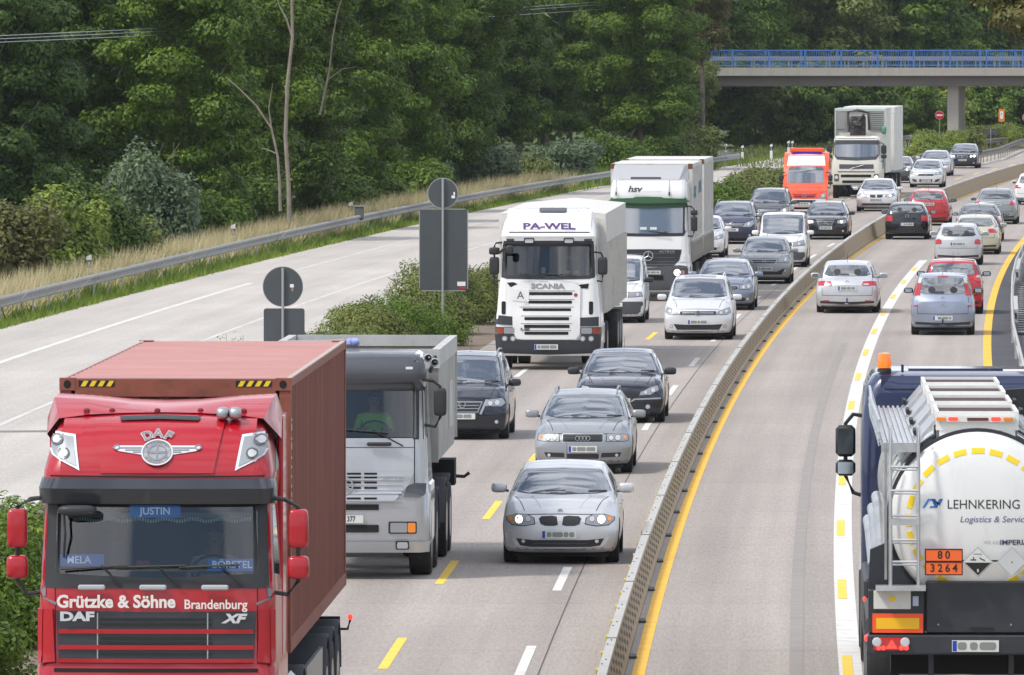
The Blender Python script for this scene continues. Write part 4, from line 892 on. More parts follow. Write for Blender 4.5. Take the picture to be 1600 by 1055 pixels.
def make_car(name, S, paint, label, cat, loc, rz, group='cars in the traffic jam'):
    S = {**BASE[S['t']], **S}; L, W, Hc = S['L'], S['W'], S['H']; hw = W/2
    me = car_body_mesh(S); bv = bvh_of(me); t = thing(name, loc, rz, label, cat, group); body = link('body', me, [paint, under], t, 50)
    zc, yc, yr, ye, yb, rw = S['zc'], S['yc'], S['yr'], S['ye'], S['yb'], S['rw']; zf = S['zf']; b0, b1 = S['belt']
    # glass
    cw = S.get('cw', .80); xb, xt = hw*(cw-.01), hw*(rw+.0); z0, z1 = zc+.015, Hc-.085
    ws = sym([(0, z0-.012), (xb*.7, z0), (xb, z0+.03), (xb*.45+xt*.55+.01, z0*.45+z1*.55), (xt, z1-.03), (xt-.05, z1), (0, z1+.018)])
    patch('windscreen_seal', bv, [(x*1.022, z0+(z-z0)*1.03-.006) for x, z in ws], plas, t, 'front', .003)
    wsg = patch('windscreen', bv, ws, glass, t, 'front', .007)
    sd_ = 'back'; bw = S.get('bw', .76); rb = S.get('rgz', S['zb']+.03); xb2, xt2 = hw*S.get('rgb', bw-.03), hw*S.get('rgt', rw-.03); zt2 = Hc-S.get('rd', .06)-.06
    rg = sym([(0, rb-.01), (xb2*.8, rb), (xb2, rb+.04), (xt2, zt2-.03), (xt2-.05, zt2), (0, zt2+.01)])
    patch('rear_seal', bv, [(x*1.022, rb+(z-rb)*1.03-.006) for x, z in rg], plas, t, sd_, .003)
    patch('rear_window', bv, rg, glass_b, t, sd_, .007)
    if S.get('headrests', True) and S.get('rearview'):
        for x in (-.32, .32): patch('headrest', bv, circ(x*.9, rb+.10, .10, 10, .09), plas, t, sd_, .009, smooth=60)
        patch('painted_bright_view', bv, [(-.36, rb+.07), (.36, rb+.07), (.30, rb+.24), (-.30, rb+.24)], inner_l, t, sd_, .0085)  # lighter patch on opaque glass, painted for the brightness seen through the cabin
    for sd2 in ('left', 'right'):
        zb0, zt0 = b0+.02, Hc-.145; ya, yz = yc+.18, min(yb-.12, L-.3); ta, tz = yr+.16, ye-.02
        if L < 4 or S['t'] in ('hatch', 'mpv', 'wagon', 'super'): tz = ye+.03
        mids = [(.46, )] if S['t'] != 'mpv' else [(.4,), (.75,)]
        bot = lambda u: (ya+(yz-ya)*u, zb0+(b1-b0)*u); top = lambda u: (ta+(tz-ta)*u, zt0-.02*abs(u-.5)*2)
        cuts = [0]+[m[0] for m in mids]+[.80 if S['t'] in ('wagon', 'sedan') else 1.0][:1] if S['t'] != 'mpv' else [0, .4, .75, 1.0]
        if S['t'] in ('wagon', 'sedan'): cuts = [0, .42, .78, 1.0]
        if S['t'] == 'van': cuts = [0, .40, 1.0] if S.get('glazed', True) else [0, .38]
        pr = [(bot(0)), (bot(.5)), bot(1), top(1), top(.5), top(0)]
        if S['t'] == 'van' and not S.get('glazed', True): pr = [bot(0), bot(.39), top(.39), top(0)]
        patch('window_trim', bv, pr, plas, t, sd2, .004)
        for a_, b_ in zip(cuts[:-1], cuts[1:]):
            a2, b2 = a_+.012, b_-.012; q = [bot(a2), bot((a2+b2)/2), bot(b2), top(b2), top((a2+b2)/2), top(a2)]; patch('side_window', bv, [(y, z+(.012 if i < 3 else -.012)) for i, (y, z) in enumerate(q)], glass_s, t, sd2, .008)
        # door seams and handles
        for u, nm in ((.02, 'door_seam'), (.46, 'door_seam'), (.86, 'door_seam')):
            y = ya+(yz-ya)*u; patch(nm, bv, [(y, .30), (y+.012, .30), (y+.012+.02, zb0), (y+.02, zb0)], under, t, sd2, .002, .12, 0)
        for u in (.36, .74): y = ya+(yz-ya)*u; patch('door_handle', bv, rrect(y, y+.17, b0-.13, b0-.095, .015), paint, t, sd2, .022, .1)
        patch('sill_trim', bv, [(S['wf']+.42, .24), (S['wr']-.42, .24), (S['wr']-.42, .30), (S['wf']+.42, .30)], plas, t, sd2, .004, .3)
    # bonnet shut lines
    for sg in (-1, 1): patch('bonnet_seam', bv, [(sg*hw*(cw-.03), yc-.05), (sg*(hw*(cw-.03)-.012), yc-.05), (sg*(hw*.62-.012), .20), (sg*hw*.62, .20)], under, t, 'top', .002, .12, 0)
    for sg in (-1, 1): patch('bonnet_crease', bv, [(sg*hw*.52, yc-.12), (sg*(hw*.52-.02), yc-.12), (sg*(hw*.34-.02), .24), (sg*hw*.34, .24)], paint, t, 'top', .007, .12)
    patch('bonnet_edge', bv, sym([(0, zf-.025), (hw*.62, zf-.035), (hw*.62, zf-.045), (0, zf-.037)]), under, t, 'front', .002, .15, 0)
    # wipers
    for xw, ln in ((-.25, .60), (.40, .55)) if S.get('wip', True) else ():
        patch('wiper', bv, [(xw, z0+.012), (xw+ln*.5, z0+.020), (xw+ln*.5, z0+.032), (xw, z0+.03)], plas, t, 'front', .018, .2)
    # mirrors
    mz = S.get('mz', b0+.09); my = yc+.42; mw = S.get('mw', .125)
    for sg in (-1, 1):
        o = blob_obj('mirror', S.get('mirror', paint), t, (sg*(hw+.085), my, mz), mw, .075, .075, .55, 0)
        MB().box(-.085 if 1 else 0, .085, .0, .004, -.05, .05).obj('mirror_glass', mirg, o); g_ = list(o.children)[-1]; g_.location = (0, .0745, 0)
        mb = MB(); mb.tube([(sg*(hw*.955-.02), my+.02, mz-.05), (sg*(hw+.04), my, mz-.04)], .022, 6); mb.obj('mirror_arm', plas, t)
    # wheels
    for yw in (S['wf'], S['wr']):
        for sg in (-1, 1): wheel(t, sg*(hw-.115), yw, S['R'], .205, spokes=S.get('sp', 5))
    MB().box(-hw*.82, hw*.82, .22, L-.25, .115, .22).obj('underbody', under, t)  # made wide and low to deepen the contact shadow under the car
    MB().box(-hw*.55, -hw*.2, S['wr']-.1, S['wr']+.1, .15, .22).obj('exhaust', gplas, t)
    # lamps and grille ------------------------------------------------ front
    f = S.get('front', {}); hl = f.get('hl', [(.42, zf-.15), (.80*hw/.9, zf-.16), (.86*hw/.9, zf-.03), (.60, zf-.015), (.42, zf-.07)])
    for sg in (-1, 1):
        pl = [(sg*a, b) for a, b in (hl if sg > 0 else list(reversed(hl)))]
        o = patch('headlight', bv, pl, f.get('hm', lampc), t, 'front', .009, .05)
        patch('lamp_rim', bv, [((a-sum(p[0] for p in pl)/len(pl))*1.07+sum(p[0] for p in pl)/len(pl), (b-sum(p[1] for p in pl)/len(pl))*1.12+sum(p[1] for p in pl)/len(pl)) for a, b in pl], under, o, 'front', .004, .05, 0)
        for i, (cx, cz, r) in enumerate(f.get('lens', [(.58, zf-.09, .05), (.70, zf-.095, .042)])):
            patch('bulb_ring', bv, circ(sg*cx, cz, r*1.15, 14), lampd, o, 'front', .012, .06, 0)
            patch('bulb', bv, circ(sg*cx, cz, r, 14), lit if i in S.get('lit', ()) else lens, o, 'front', .015, .06, 0)
        if f.get('amber'): cx, cz, r = f['amber']; patch('indicator', bv, circ(sg*cx, cz, r, 10), amber, o, 'front', .013, .06, 0)
    for pl, m_, mirrored in f.get('grille', [(rrect(-.36, .36, zf-.16, zf-.06, .03), plas, False)]):
        for P in ([pl, mir(pl)] if mirrored else [pl]):
            o = patch('grille', bv, P, m_, t, 'front', .007, .06)
            if f.get('frame', True):
                cx = sum(p[0] for p in P)/len(P); cz = sum(p[1] for p in P)/len(P); wv = max(p[0] for p in P)-min(p[0] for p in P); hv = max(p[1] for p in P)-min(p[1] for p in P)
                patch('grille_frame', bv, [((a-cx)*(1+.035/wv)+cx, (b-cz)*(1+.03/hv)+cz) for a, b in P], f.get('fm', chrome), o, 'front', .004, .08)
    for k in range(f.get('bars', 2)):
        pl = f.get('grille', [(rrect(-.36, .36, zf-.16, zf-.06, .03), plas, False)])[0]
        if pl[2]: break
        P = pl[0]; z_0 = min(p[1] for p in P); z_1 = max(p[1] for p in P); xm = max(p[0] for p in P)*.86; zz = z_0+(z_1-z_0)*(k+1)/(f.get('bars', 2)+1)
        patch('grille_bar', bv, [(-xm, zz-.006), (xm, zz-.006), (xm, zz+.006), (-xm, zz+.006)], f.get('barm', chrome), t, 'front', .012, .12)
    for pl, m_, mirrored in f.get('intake', [(rrect(-.62, .62, .27, .37, .04), plas, False)]):
        for P in ([pl, mir(pl)] if mirrored else [pl]): patch('air_intake', bv, P, m_, t, 'front', .006, .08)
    for pl, m_, mirrored in f.get('trim', []):
        for P in ([pl, mir(pl)] if mirrored else [pl]): patch('bumper_trim', bv, P, m_, t, 'front', .010, .08)
    for cx, cz, r in f.get('fog', [(.68, .34, .04)]):
        for sg in (-1, 1): o = patch('fog_light', bv, circ(sg*cx, cz, r*1.25), plas, t, 'front', .010, .08); patch('fog_lens', bv, circ(sg*cx, cz, r), lens, o, 'front', .014, .08, 0)
    patch('bumper_seam', bv, sym([(0, .225), (hw*.9, .235), (hw*.9, .26), (0, .245)]), plas, t, 'front', .004, .15)
    if f.get('badge'):
        kind, cx, cz, r = f['badge']; y = bv.ray_cast(Vector((cx, -20, cz)), Vector((0, 1, 0)))[0].y-.014
        mb = MB()
        if kind == 'rings':
            for i in range(4): mb.lathe([(y-.006, r), (y-.006, r*.74), (y+.004, r*.74), (y+.004, r)], 'y', (cx+(i-1.5)*r*1.35, 0, cz), 18, close=True)
        else:
            mb.lathe([(y-.006, r), (y-.006, r*.80), (y+.004, r*.80), (y+.004, r)], 'y', (cx, 0, cz), 20, close=True)
            if kind == 'vw':
                for pts in ([(-.5, .75), (-.2, -.05), (.0, .45), (.2, -.05), (.5, .75)], [(-.82, .3), (-.35, -.75), (0, -.1), (.35, -.75), (.82, .3)]): mb.tube([(cx+a*r, y-.002, cz+b*r) for a, b in pts], r*.09, 5)
            elif kind == 'star':
                for a in (90, 210, 330): mb.tube([(cx, y-.002, cz), (cx+math.cos(math.radians(a))*r, y-.002, cz+math.sin(math.radians(a))*r)], r*.09, 5)
            elif kind == 'bolt': mb.tube([(cx-r*1.0, y-.002, cz-r*.15), (cx+.3*r, y-.002, cz-.12*r), (cx-.3*r, y-.002, cz+.12*r), (cx+r, y-.002, cz+.15*r)], r*.10, 5)
            elif kind == 'chev': mb.v, mb.f, mb.mi = [], [], []; mb.tube([(cx-r, y, cz-.7*r), (cx, y, cz+.1*r), (cx+r, y, cz-.7*r)], r*.14, 5); mb.tube([(cx-r, y, cz-.1*r), (cx, y, cz+.7*r), (cx+r, y, cz-.1*r)], r*.14, 5)
            elif kind == 'round': mb.lathe([(y, r*.8), (y-.004, .001)], 'y', (cx, 0, cz), 16)
            elif kind == 'slash': mb.tube([(cx-2.6*r, y, cz+1.4*r), (cx+2.6*r, y, cz-1.4*r)], r*.16, 5)
        mb.obj('badge', chrome, t, 50)
    # ------------------------------------------------------------------ rear
    q = S.get('rear', {}); tl = q.get('tl', [(.56, .80), (.84*hw/.9, .78), (.87*hw/.9, .95), (.62, .93)])
    for sg in (-1, 1):
        P = [(sg*a, b) for a, b in (tl if sg > 0 else list(reversed(tl)))]; o = patch('tail_light', bv, P, redl, t, 'back', .010, .05)
        if q.get('tl_white'): P = [(sg*a, b) for a, b in (q['tl_white'] if sg > 0 else list(reversed(q['tl_white'])))]; patch('reversing_lens', bv, P, lens, o, 'back', .013, .05)
    zp = q.get('plate', .74)
    patch('boot_seam', bv, sym([(0, q.get('seam', .52)), (hw*.78, q.get('seam', .52)+.01), (hw*.78, q.get('seam', .52)+.022), (0, q.get('seam', .52)+.012)]), under, t, 'back', .003, .12, 0)
    for sg in (-1, 1): patch('boot_seam', bv, [(sg*hw*.78, q.get('seam', .52)+.01), (sg*(hw*.78+.010), q.get('seam', .52)+.01), (sg*(hw*.80+.010), S['zb']-.02), (sg*hw*.80, S['zb']-.02)], under, t, 'back', .003, .12, 0)
    patch('rear_diffuser', bv, sym([(0, .26), (hw*.85, .29), (hw*.85, .36), (0, .33)]), plas, t, 'back', .005, .1)
    for a, z_ in q.get('refl', []):
        for sg in (-1, 1): patch('reflector', bv, rrect(sg*a-.09, sg*a+.09, z_-.018, z_+.018, .015), redl, t, 'back', .010, .08)
    for cx, cz, r in q.get('badge', [(0, zp+.14, .045)]): 
        hh = bv.ray_cast(Vector((cx, 30, cz)), Vector((0, -1, 0)))[0]; y = hh.y+.012; MB().lathe([(y, r), (y, r*.7), (y-.008, r*.7), (y-.008, r)], 'y', (cx, 0, cz), 18, close=True).obj('badge', chrome, t, 50)
    if S.get('wiper_r', S['t'] != 'sedan'): patch('wiper', bv, [(-.05, rb+.015), (.34, rb+.035), (.34, rb+.05), (-.05, rb+.045)], plas, t, 'back', .018, .2)
    if q.get('bar'): patch('boot_trim', bv, sym([(0, q['bar']), (.3, q['bar']), (.3, q['bar']+.022), (0, q['bar']+.022)]), q.get('barm', chrome), t, 'back', .016, .1)
    if q.get('hitch'): mb = MB(); mb.tube([(0, L-.1, .30), (0, L+.08, .32), (0, L+.08, .44)], .022, 8); mb.obj('tow_hitch', plas, t)
    if S.get('brake3'): patch('brake_light', bv, rrect(-.14, .14, zt2+.03, zt2+.05, .008), redl, t, 'back', .012, .08)
    plate_part(t, bv, 'front', f.get('plate', .44), f.get('px', 0), seed=int(loc[1]), txt=S.get('ptxt'), band=S.get('band', True))
    if not S.get('norearplate'): plate_part(t, bv, 'back', zp, seed=int(loc[1])+3)
    if S.get('rails'):
        for sg in (-1, 1):
            mb = MB(); x = sg*(hw*rw-.02); zr = Hc+.03; mb.tube([(x, yr+.12, Hc-.06), (x, yr+.24, zr), (x, (yr+ye)/2, zr+.02), (x, ye-.15, zr-.02), (x, ye+.02, Hc-.10)], .018, 7); mb.obj('roof_rail', S['rails'] if not isinstance(S['rails'], bool) else alu, t, 50)
    if S.get('ant', True): mb = MB(); ya_ = ye-.25; mb.tube([(0, ya_, Hc-.02), (0, ya_+.06, Hc+.02), (0, ya_+.22, Hc+.22)], .008, 5, r2=.004); mb.obj('antenna', plas, t)
    if S.get('sunroof'): patch('sunroof', bv, rrect(-.42, .42, yr+.10, yr+.85, .05), glass_s, t, 'top', .006, .15)
    return t, bv
# ================================================================ TRUCK KIT
def cab_ring(z, yf, hw, r, dep, bow=.06, nc=5, cols=None):
    P = []; xs_ = [c for c in (cols or []) if abs(c) < hw-r-.01]; fx = sorted(set([-(hw-r), hw-r]+xs_+[k*(hw-r)/4 for k in range(-3, 4)]))
    if cols: fx = [-(hw-r)]+list(cols)+[hw-r]
    by = lambda x: bow*(abs(x)/(hw))**2
    front = [(x, yf+by(x)) for x in fx]; c0 = yf+by(hw-r)
    arc = [(hw-r+r*math.sin(a), c0+r-r*math.cos(a)) for a in [math.pi/2*k/nc for k in range(1, nc+1)]]
    side = [(hw, c0+r+(dep-c0-r)*k/4) for k in range(1, 5)]
    right = arc+side; left = [(-x, y) for x, y in reversed(right)]
    return [(x, y, z) for x, y in left+front+right]
def cab_mesh(levels, dep, bow=.06, hole=None, cols=(-1.0, -.75, -.5, -.25, 0, .25, .5, .75, 1.0)):
    """levels: (z, front y, half width, corner radius) from the bottom up"""
    R = [cab_ring(z, yf, hw, r, dep, bow, cols=cols) for z, yf, hw, r in levels]; n = len(R[0]); vs = [p for r in R for p in r]; fs = []
    for i in range(len(R)-1):
        for k in range(n):
            f = (i*n+k, i*n+(k+1) % n, (i+1)*n+(k+1) % n, (i+1)*n+k)
            if hole:
                c = np.mean([vs[j] for j in f], axis=0)
                if hole[0] < c[2] < hole[1] and abs(c[0]) < hole[2] and c[1] < dep*.5: continue
            fs.append(f)
    fs.append(tuple(range(n))); fs.append(tuple((len(R)-1)*n+k for k in range(n)))
    full = MB().add(vs, fs).mesh('cab'); return full
class Fr:
    def __init__(s, cx, d): s.cx, s.d, s.s = cx, d, F/d
    def x(s, px): return (px-s.cx)/s.s
    def z(s, py): return H-(py-HY)/s.s
    def poly(s, pts): return [(s.x(a), s.z(b)) for a, b in pts]
    def world(s): return ((s.cx-800)*s.d/F, s.d, 0)
def seeglass(name, tint, a=.55):
    if name in MATS: return MATS[name]
    m = bpy.data.materials.new(name); m.use_nodes = True; t = m.node_tree; t.nodes.clear(); o = nd(t, 'ShaderNodeOutputMaterial')
    tr = nd(t, 'ShaderNodeBsdfTransparent'); tr.inputs['Color'].default_value = (*tint, 1); gl = nd(t, 'ShaderNodeBsdfGlossy'); gl.inputs['Roughness'].default_value = .02
    fr = nd(t, 'ShaderNodeFresnel'); fr.inputs['IOR'].default_value = 2.0; mx_ = nd(t, 'ShaderNodeMixShader'); t.links.new(fr.outputs[0], mx_.inputs['Fac'])
    t.links.new(tr.outputs[0], mx_.inputs[1]); t.links.new(gl.outputs[0], mx_.inputs[2]); t.links.new(mx_.outputs[0], o.inputs['Surface']); MATS[name] = m; return m
tglass = seeglass('truck_windscreen_glass', (.62, .70, .70))
def interior(t, x, z0, z1, y0, y1, col=None):
    mb = MB(); X = x
    mb.quad((-X, y1, z0-.3), (X, y1, z0-.3), (X, y1, z1+.05), (-X, y1, z1+.05)); mb.quad((-X, y0, z0-.3), (-X, y1, z0-.3), (-X, y1, z1+.05), (-X, y0, z1+.05)); mb.quad((X, y0, z0-.3), (X, y1, z0-.3), (X, y1, z1+.05), (X, y0, z1+.05))
    mb.quad((-X, y0, z1+.05), (X, y0, z1+.05), (X, y1, z1+.05), (-X, y1, z1+.05)); mb.quad((-X, y0, z0-.3), (X, y0, z0-.3), (X, y1, z0-.3), (-X, y1, z0-.3))
    mb.obj('interior', col or mat('cab_interior', (.05, .052, .055), .8), t)
    MB().box(-X+.02, X-.02, y0+.02, y0+.35, z0-.25, z0+.02, bev=.04).obj('dashboard', mat('dashboard', (.045, .047, .05), .7), t)
    for sx in (-.62, .62): MB().box(sx-.26, sx+.26, y1-.45, y1-.25, z0-.25, z0+.48, bev=.08).obj('seat', mat('seat_cloth', (.06, .065, .08), .85), t, 50)
skin = mat('skin', (.42, .24, .17), .6); hair = mat('hair_dark', (.03, .022, .018), .7)
def driver(loc, rz, shirt, label, sc=1.0, face_y=-1):
    """seated figure, one continuous skinned surface; arms reach to the wheel"""
    t = thing('person', loc, rz, label, 'person')
    J = [((0, .05, 0), .15), ((0, .08, .28), .165), ((0, .05, .48), .14), ((0, .03, .56), .062), ((0, .02, .64), .075), ((0, 0, .72), .10), ((0, .0, .80), .085),
         ((-.20, .05, .47), .062), ((-.27, -.10, .26), .05), ((-.16, -.34, .30), .036), ((-.13, -.42, .31), .04), ((.20, .05, .47), .062), ((.27, -.10, .26), .05), ((.16, -.34, .30), .036), ((.13, -.42, .31), .04)]
    E = [(0, 1), (1, 2), (2, 3), (3, 4), (4, 5), (5, 6), (2, 7), (7, 8), (8, 9), (9, 10), (2, 11), (11, 12), (12, 13), (13, 14)]
    me = bpy.data.meshes.new('body'); me.from_pydata([p for p, r in J], E, []); o = bpy.data.objects.new('body', me); COL.objects.link(o)
    md = o.modifiers.new('skin', 'SKIN'); sv = me.skin_vertices[0].data
    for i, (p, r) in enumerate(J): sv[i].radius = (r, r)
    sv[0].use_root = True; o.modifiers.new('sub', 'SUBSURF').levels = 2; dg = bpy.context.evaluated_depsgraph_get(); dg.update(); m2 = bpy.data.meshes.new_from_object(o.evaluated_get(dg)); bpy.data.objects.remove(o)
    m2.materials.clear(); m2.materials.append(shirt); m2.materials.append(skin)
    for p in m2.polygons:
        c = p.center; p.material_index = 1 if (c.z > .53 or c.y < -.2) else 0
    link('body', m2, None, t, 60)
    hb = blob(.088, .098, .075, 1.0); hm = hb.mesh('hair'); hm.transform(Matrix.Translation((0, .02, .80))); link('hair', hm, hair, t, 60)
    mb = MB()
    for sx in (-.032, .032): mb.box(sx-.012, sx+.012, -.092, -.084, .725, .737)
    mb.box(-.022, .022, -.093, -.085, .672, .680); mb.obj('face', hair, t)
    MB().box(-.012, .012, -.112, -.08, .685, .715, bev=.006).obj('nose', skin, t)
    return t
def steering(t, x, y, z, r=.22):
    mb = MB(); mb.tube([(x+r*math.cos(a), y+.06*math.sin(a), z+r*.75*math.sin(a)) for a in [2*math.pi*k/20 for k in range(21)]], .016, 6); mb.box(x-r, x+r, y-.01, y+.01, z-.02, z+.02); mb.obj('steering_wheel', plas, t)
def truck_mirror(t, sg, hw, z0, z1, z2, z3, y=.35, m1=plas, m2=None, w=.13, out=.28, arm=plas):
    """tall mirror between z0 and z1, wide angle mirror between z2 and z3 (may be None)"""
    x = sg*(hw+out)
    a = blob_obj('mirror', m1, t, (x, y, (z0+z1)/2), w, .09, (z1-z0)/2, .35); MB().box(-w*.8, w*.8, 0, .004, -(z1-z0)*.42, (z1-z0)*.42).obj('mirror_glass', mirg, a); list(a.children)[-1].location = (0, .088, 0)
    if z2 is not None:
        b = blob_obj('mirror', m2 or m1, t, (x, y, (z2+z3)/2), w*1.08, .09, (z3-z2)/2, .45); MB().box(-w*.8, w*.8, 0, .004, -(z3-z2)*.36, (z3-z2)*.36).obj('mirror_glass', mirg, b); list(b.children)[-1].location = (0, .088, 0)
    zt_, zb_2 = max(z1, z3 or 0), min(z0, z2 if z2 is not None else 9)
    mb = MB(); mb.tube([(sg*(hw-.03), y-.05, zt_+.12), (sg*(hw+.12), y-.03, zt_+.10), (x, y, zt_+.02), (x, y, zb_2-.02), (sg*(hw+.15), y, zb_2-.16), (sg*(hw-.03), y, zb_2-.13)], .024, 7); mb.obj('mirror_arm', arm, t, 50)
def wiper_arm(t, x0, z0, x1, z1, y, blade=None):
    mb = MB(); mb.tube([(x0, y, z0), (x1, y-.02, z1)], .012, 5); 
    if blade: mb.tube([(blade[0], y-.02, blade[1]), (blade[2], y-.02, blade[3])], .011, 5)
    mb.obj('wiper', plas, t)
# ================================================================ THE VEHICLES
def onc(cx, yt, wf=.82): d = F*H/(yt-HY)-wf; return ((cx-800)*d/F, d, 0), -math.atan(slope(d))
def rec(cx, yt, L, wr):
    dr = F*H/(yt-HY)-(L-wr); m = slope(dr); return ((cx-800)*dr/F+L*m, dr+L, 0), math.pi-math.atan(m)
def car(kind, S, paint, label, cx, yt, away=False, cat='car', name='parked_car', group=None):
    S = {**BASE[S['t']], **S}
    loc, rz = rec(cx, yt, S['L'], S['wr']) if away else onc(cx, yt, S['wf'])
    return make_car({'hatch': 'hatchback_car', 'wagon': 'estate_car', 'sedan': 'saloon_car', 'mpv': 'people_carrier', 'van': 'delivery_van', 'super': 'small_car'}[S['t']], S, paint, label, cat, loc, rz, group or ('cars driving away in the right lanes' if away else 'oncoming cars in the traffic jam'))
# ---- oncoming
car('c1', dict(t='hatch', W=1.76, zf=.79, H=1.445, zc=1.01, cw=.84, mz=1.09, mw=.12, sp=5, lit=(0,), bow=.2, front=dict(frame=False,
    hl=[(.386,.614),(.40,.70),(.50,.748),(.655,.748),(.805,.705),(.80,.66),(.72,.60),(.55,.585)], lens=[(.615,.675,.058),(.478,.683,.04)], amber=(.735,.685,.035),
    grille=[([(.03,.60),(.05,.72),(.12,.735),(.28,.725),(.32,.69),(.29,.61),(.22,.585),(.09,.583)], plas, True)], bars=0,
    intake=[([(-.66,.395),(-.60,.29),(-.45,.268),(.45,.268),(.60,.29),(.66,.395),(.40,.372),(-.40,.372)], plas, False)],
    trim=[([(.60,.285),(.70,.39),(.735,.405),(.67,.30),(.60,.262)], SILW, True), ([(-.40,.318),(.40,.318),(.40,.330),(-.40,.330)], gplas, False)], fog=[(.55,.355,.028)], plate=.455, px=-.012, badge=('round', 0, .80, .038))),
    SIL, 'silver hatchback with headlights on and twin kidney grille, nearest oncoming car', 875, 878)
car('c2', dict(t='wagon', W=1.78, zf=.77, H=1.44, mz=1.04, rails=alu, bow=.20, front=dict(
    hl=[(.43,.60),(.44,.725),(.80,.715),(.82,.62),(.74,.60)], lens=[(.51,.66,.042),(.63,.66,.048)], amber=(.75,.67,.03), grille=[(rrect(-.36,.36,.59,.722,.02), plas, False)], bars=3, barm=plas,
    intake=[(rrect(-.29,.29,.285,.375,.02), plas, False), ([(.33,.31),(.34,.39),(.70,.40),(.66,.32)], plas, True)], trim=[([(.29,.27),(.315,.39),(.33,.39),(.305,.27)], chrome, True)], fog=[(.61,.35,.028)], plate=.46, badge=('rings', 0, .655, .046))),
    GRY, 'grey estate with roof rails and four ring badge behind the silver hatchback', 910.5, 738)
car('c3', dict(t='mpv', zf=.84, H=1.66, mirror=BLK, rails=alu, front=dict(hl=[(.44,.67),(.46,.78),(.78,.815),(.84,.72),(.76,.655)], lens=[(.55,.72,.045),(.68,.73,.05)], grille=[([(-.38,.74),(-.30,.56),(.30,.56),(.38,.74)], plas, False)], trim=[([(.34,.52),(.46,.79),(.50,.79),(.38,.50)], chrome, True)], intake=[(rrect(-.6,.6,.28,.42,.03), plas, False)], fog=[(.67,.36,.035)], plate=.47, badge=('vw', 0, .70, .07))),
    NAVY, 'black people carrier half hidden behind the silver tipper truck', 722, 685)
car('c4', dict(t='sedan', L=4.9, W=1.83, zf=.78, H=1.45, zc=.99, mirror=plas, band=False, front=dict(
    hl=[(.40,.575),(.43,.64),(.66,.745),(.77,.765),(.80,.68),(.63,.585)], lens=[(.53,.635,.035),(.68,.675,.045)], grille=[([(-.40,.60),(-.30,.53),(.30,.53),(.40,.60),(.38,.66),(-.38,.66)], plas, False)], fm=plas, bars=3, barm=plas,
    intake=[(rrect(-.55,.55,.28,.38,.03), plas, False)], trim=[([(.22,.455),(.30,.51),(.84,.53),(.84,.50),(.32,.485),(.25,.44)], chrome, True)], fog=[(.576,.345,.045)], plate=.46, px=-.04)),
    NAVY, 'dark blue saloon with slanting headlights and chrome bumper strips behind the grey estate', 968, 659)
car('c5', dict(t='mpv', zf=.84, H=1.63, rails=SILW, sunroof=True, front=dict(
    hl=[(.48,.665),(.54,.755),(.80,.84),(.85,.72),(.75,.66)], hm=lampc, lens=[(.60,.715,.04),(.73,.75,.045)], grille=[(rrect(-.47,.47,.66,.75,.02), plas, False)], bars=2, intake=[([(-.64,.42),(-.55,.27),(.55,.27),(.64,.42),(.30,.40),(-.30,.40)], plas, False)], fog=[(.70,.36,.035)], plate=.47, badge=('vw', 0, .70, .075))),
    SILW, 'bright silver people carrier with chrome grille bars beside the barrier', 1090.5, 530)
car('c6', dict(t='van', glazed=False, H=1.82, mirror=plas, zf=.90, front=dict(hl=[(.42,.72),(.43,.86),(.76,.86),(.80,.74)], lens=[(.66,.79,.05)], grille=[(rrect(-.36,.36,.74,.84,.02), plas, False)], fm=plas, intake=[(rrect(-.82,.82,.25,.60,.05), gplas, False)], fog=[], plate=.52)),
    WHT, 'small white van with black bumper peeking out right of the white truck', 958, 504, cat='van')
car('c7', dict(t='hatch', zf=.80, mirror=GRB, front=dict(hl=[(.44,.62),(.46,.72),(.74,.80),(.82,.70),(.74,.60)], hm=lampc, lens=[(.56,.67,.045),(.70,.69,.05)], grille=[(rrect(-.40,.40,.60,.70,.04), plas, False)], bars=1, badge=('bolt', 0, .65, .06))),
    GRB, 'blue grey hatchback close behind the bright silver people carrier', 1131, 484)
car('c8', dict(t='super', zf=.84, H=1.48, mirror=GRY, front=dict(hl=[(.42,.70),(.46,.80),(.72,.90),(.81,.80),(.76,.68)], lens=[(.66,.78,.055)], grille=[([(-.40,.77),(-.33,.66),(.33,.66),(.40,.77)], plas, False)], bars=1, intake=[([(-.66,.52),(-.55,.30),(.55,.30),(.66,.52),(.42,.40),(-.42,.40)], plas, False)], fog=[(.66,.42,.035)], plate=.49, badge=('bolt', 0, .735, .06))),
    GRY, 'dark grey small car with wide black lower grille beside the barrier', 1194, 443)
car('c9', dict(t='van', H=1.84, mirror=WHT, zf=.88, front=dict(hl=[(.40,.72),(.42,.86),(.74,.92),(.80,.76)], lens=[(.60,.80,.05)], grille=[(rrect(-.34,.34,.74,.84,.02), plas, False)], fm=plas, intake=[(rrect(-.80,.80,.25,.52,.05), gplas, False)], fog=[], plate=.50, badge=('chev', 0, .90, .06))),
    WHT, 'white glazed small van behind the dark grey small car', 1221, 417, cat='van')
car('c10', dict(t='wagon', zf=.80, H=1.46, mirror=BLK, lit=(0,), rails=BLK, front=dict(hl=[(.46,.64),(.47,.74),(.76,.78),(.82,.66),(.70,.62)], lens=[(.62,.69,.05)], grille=[([(-.34,.76),(-.24,.58),(.24,.58),(.34,.76)], plas, False)], bars=2, plate=.46, badge=('slash', 0, .67, .06))),
    BLK, 'black estate with diagonal grille badge in front of the red hatchback', 1289.5, 374)
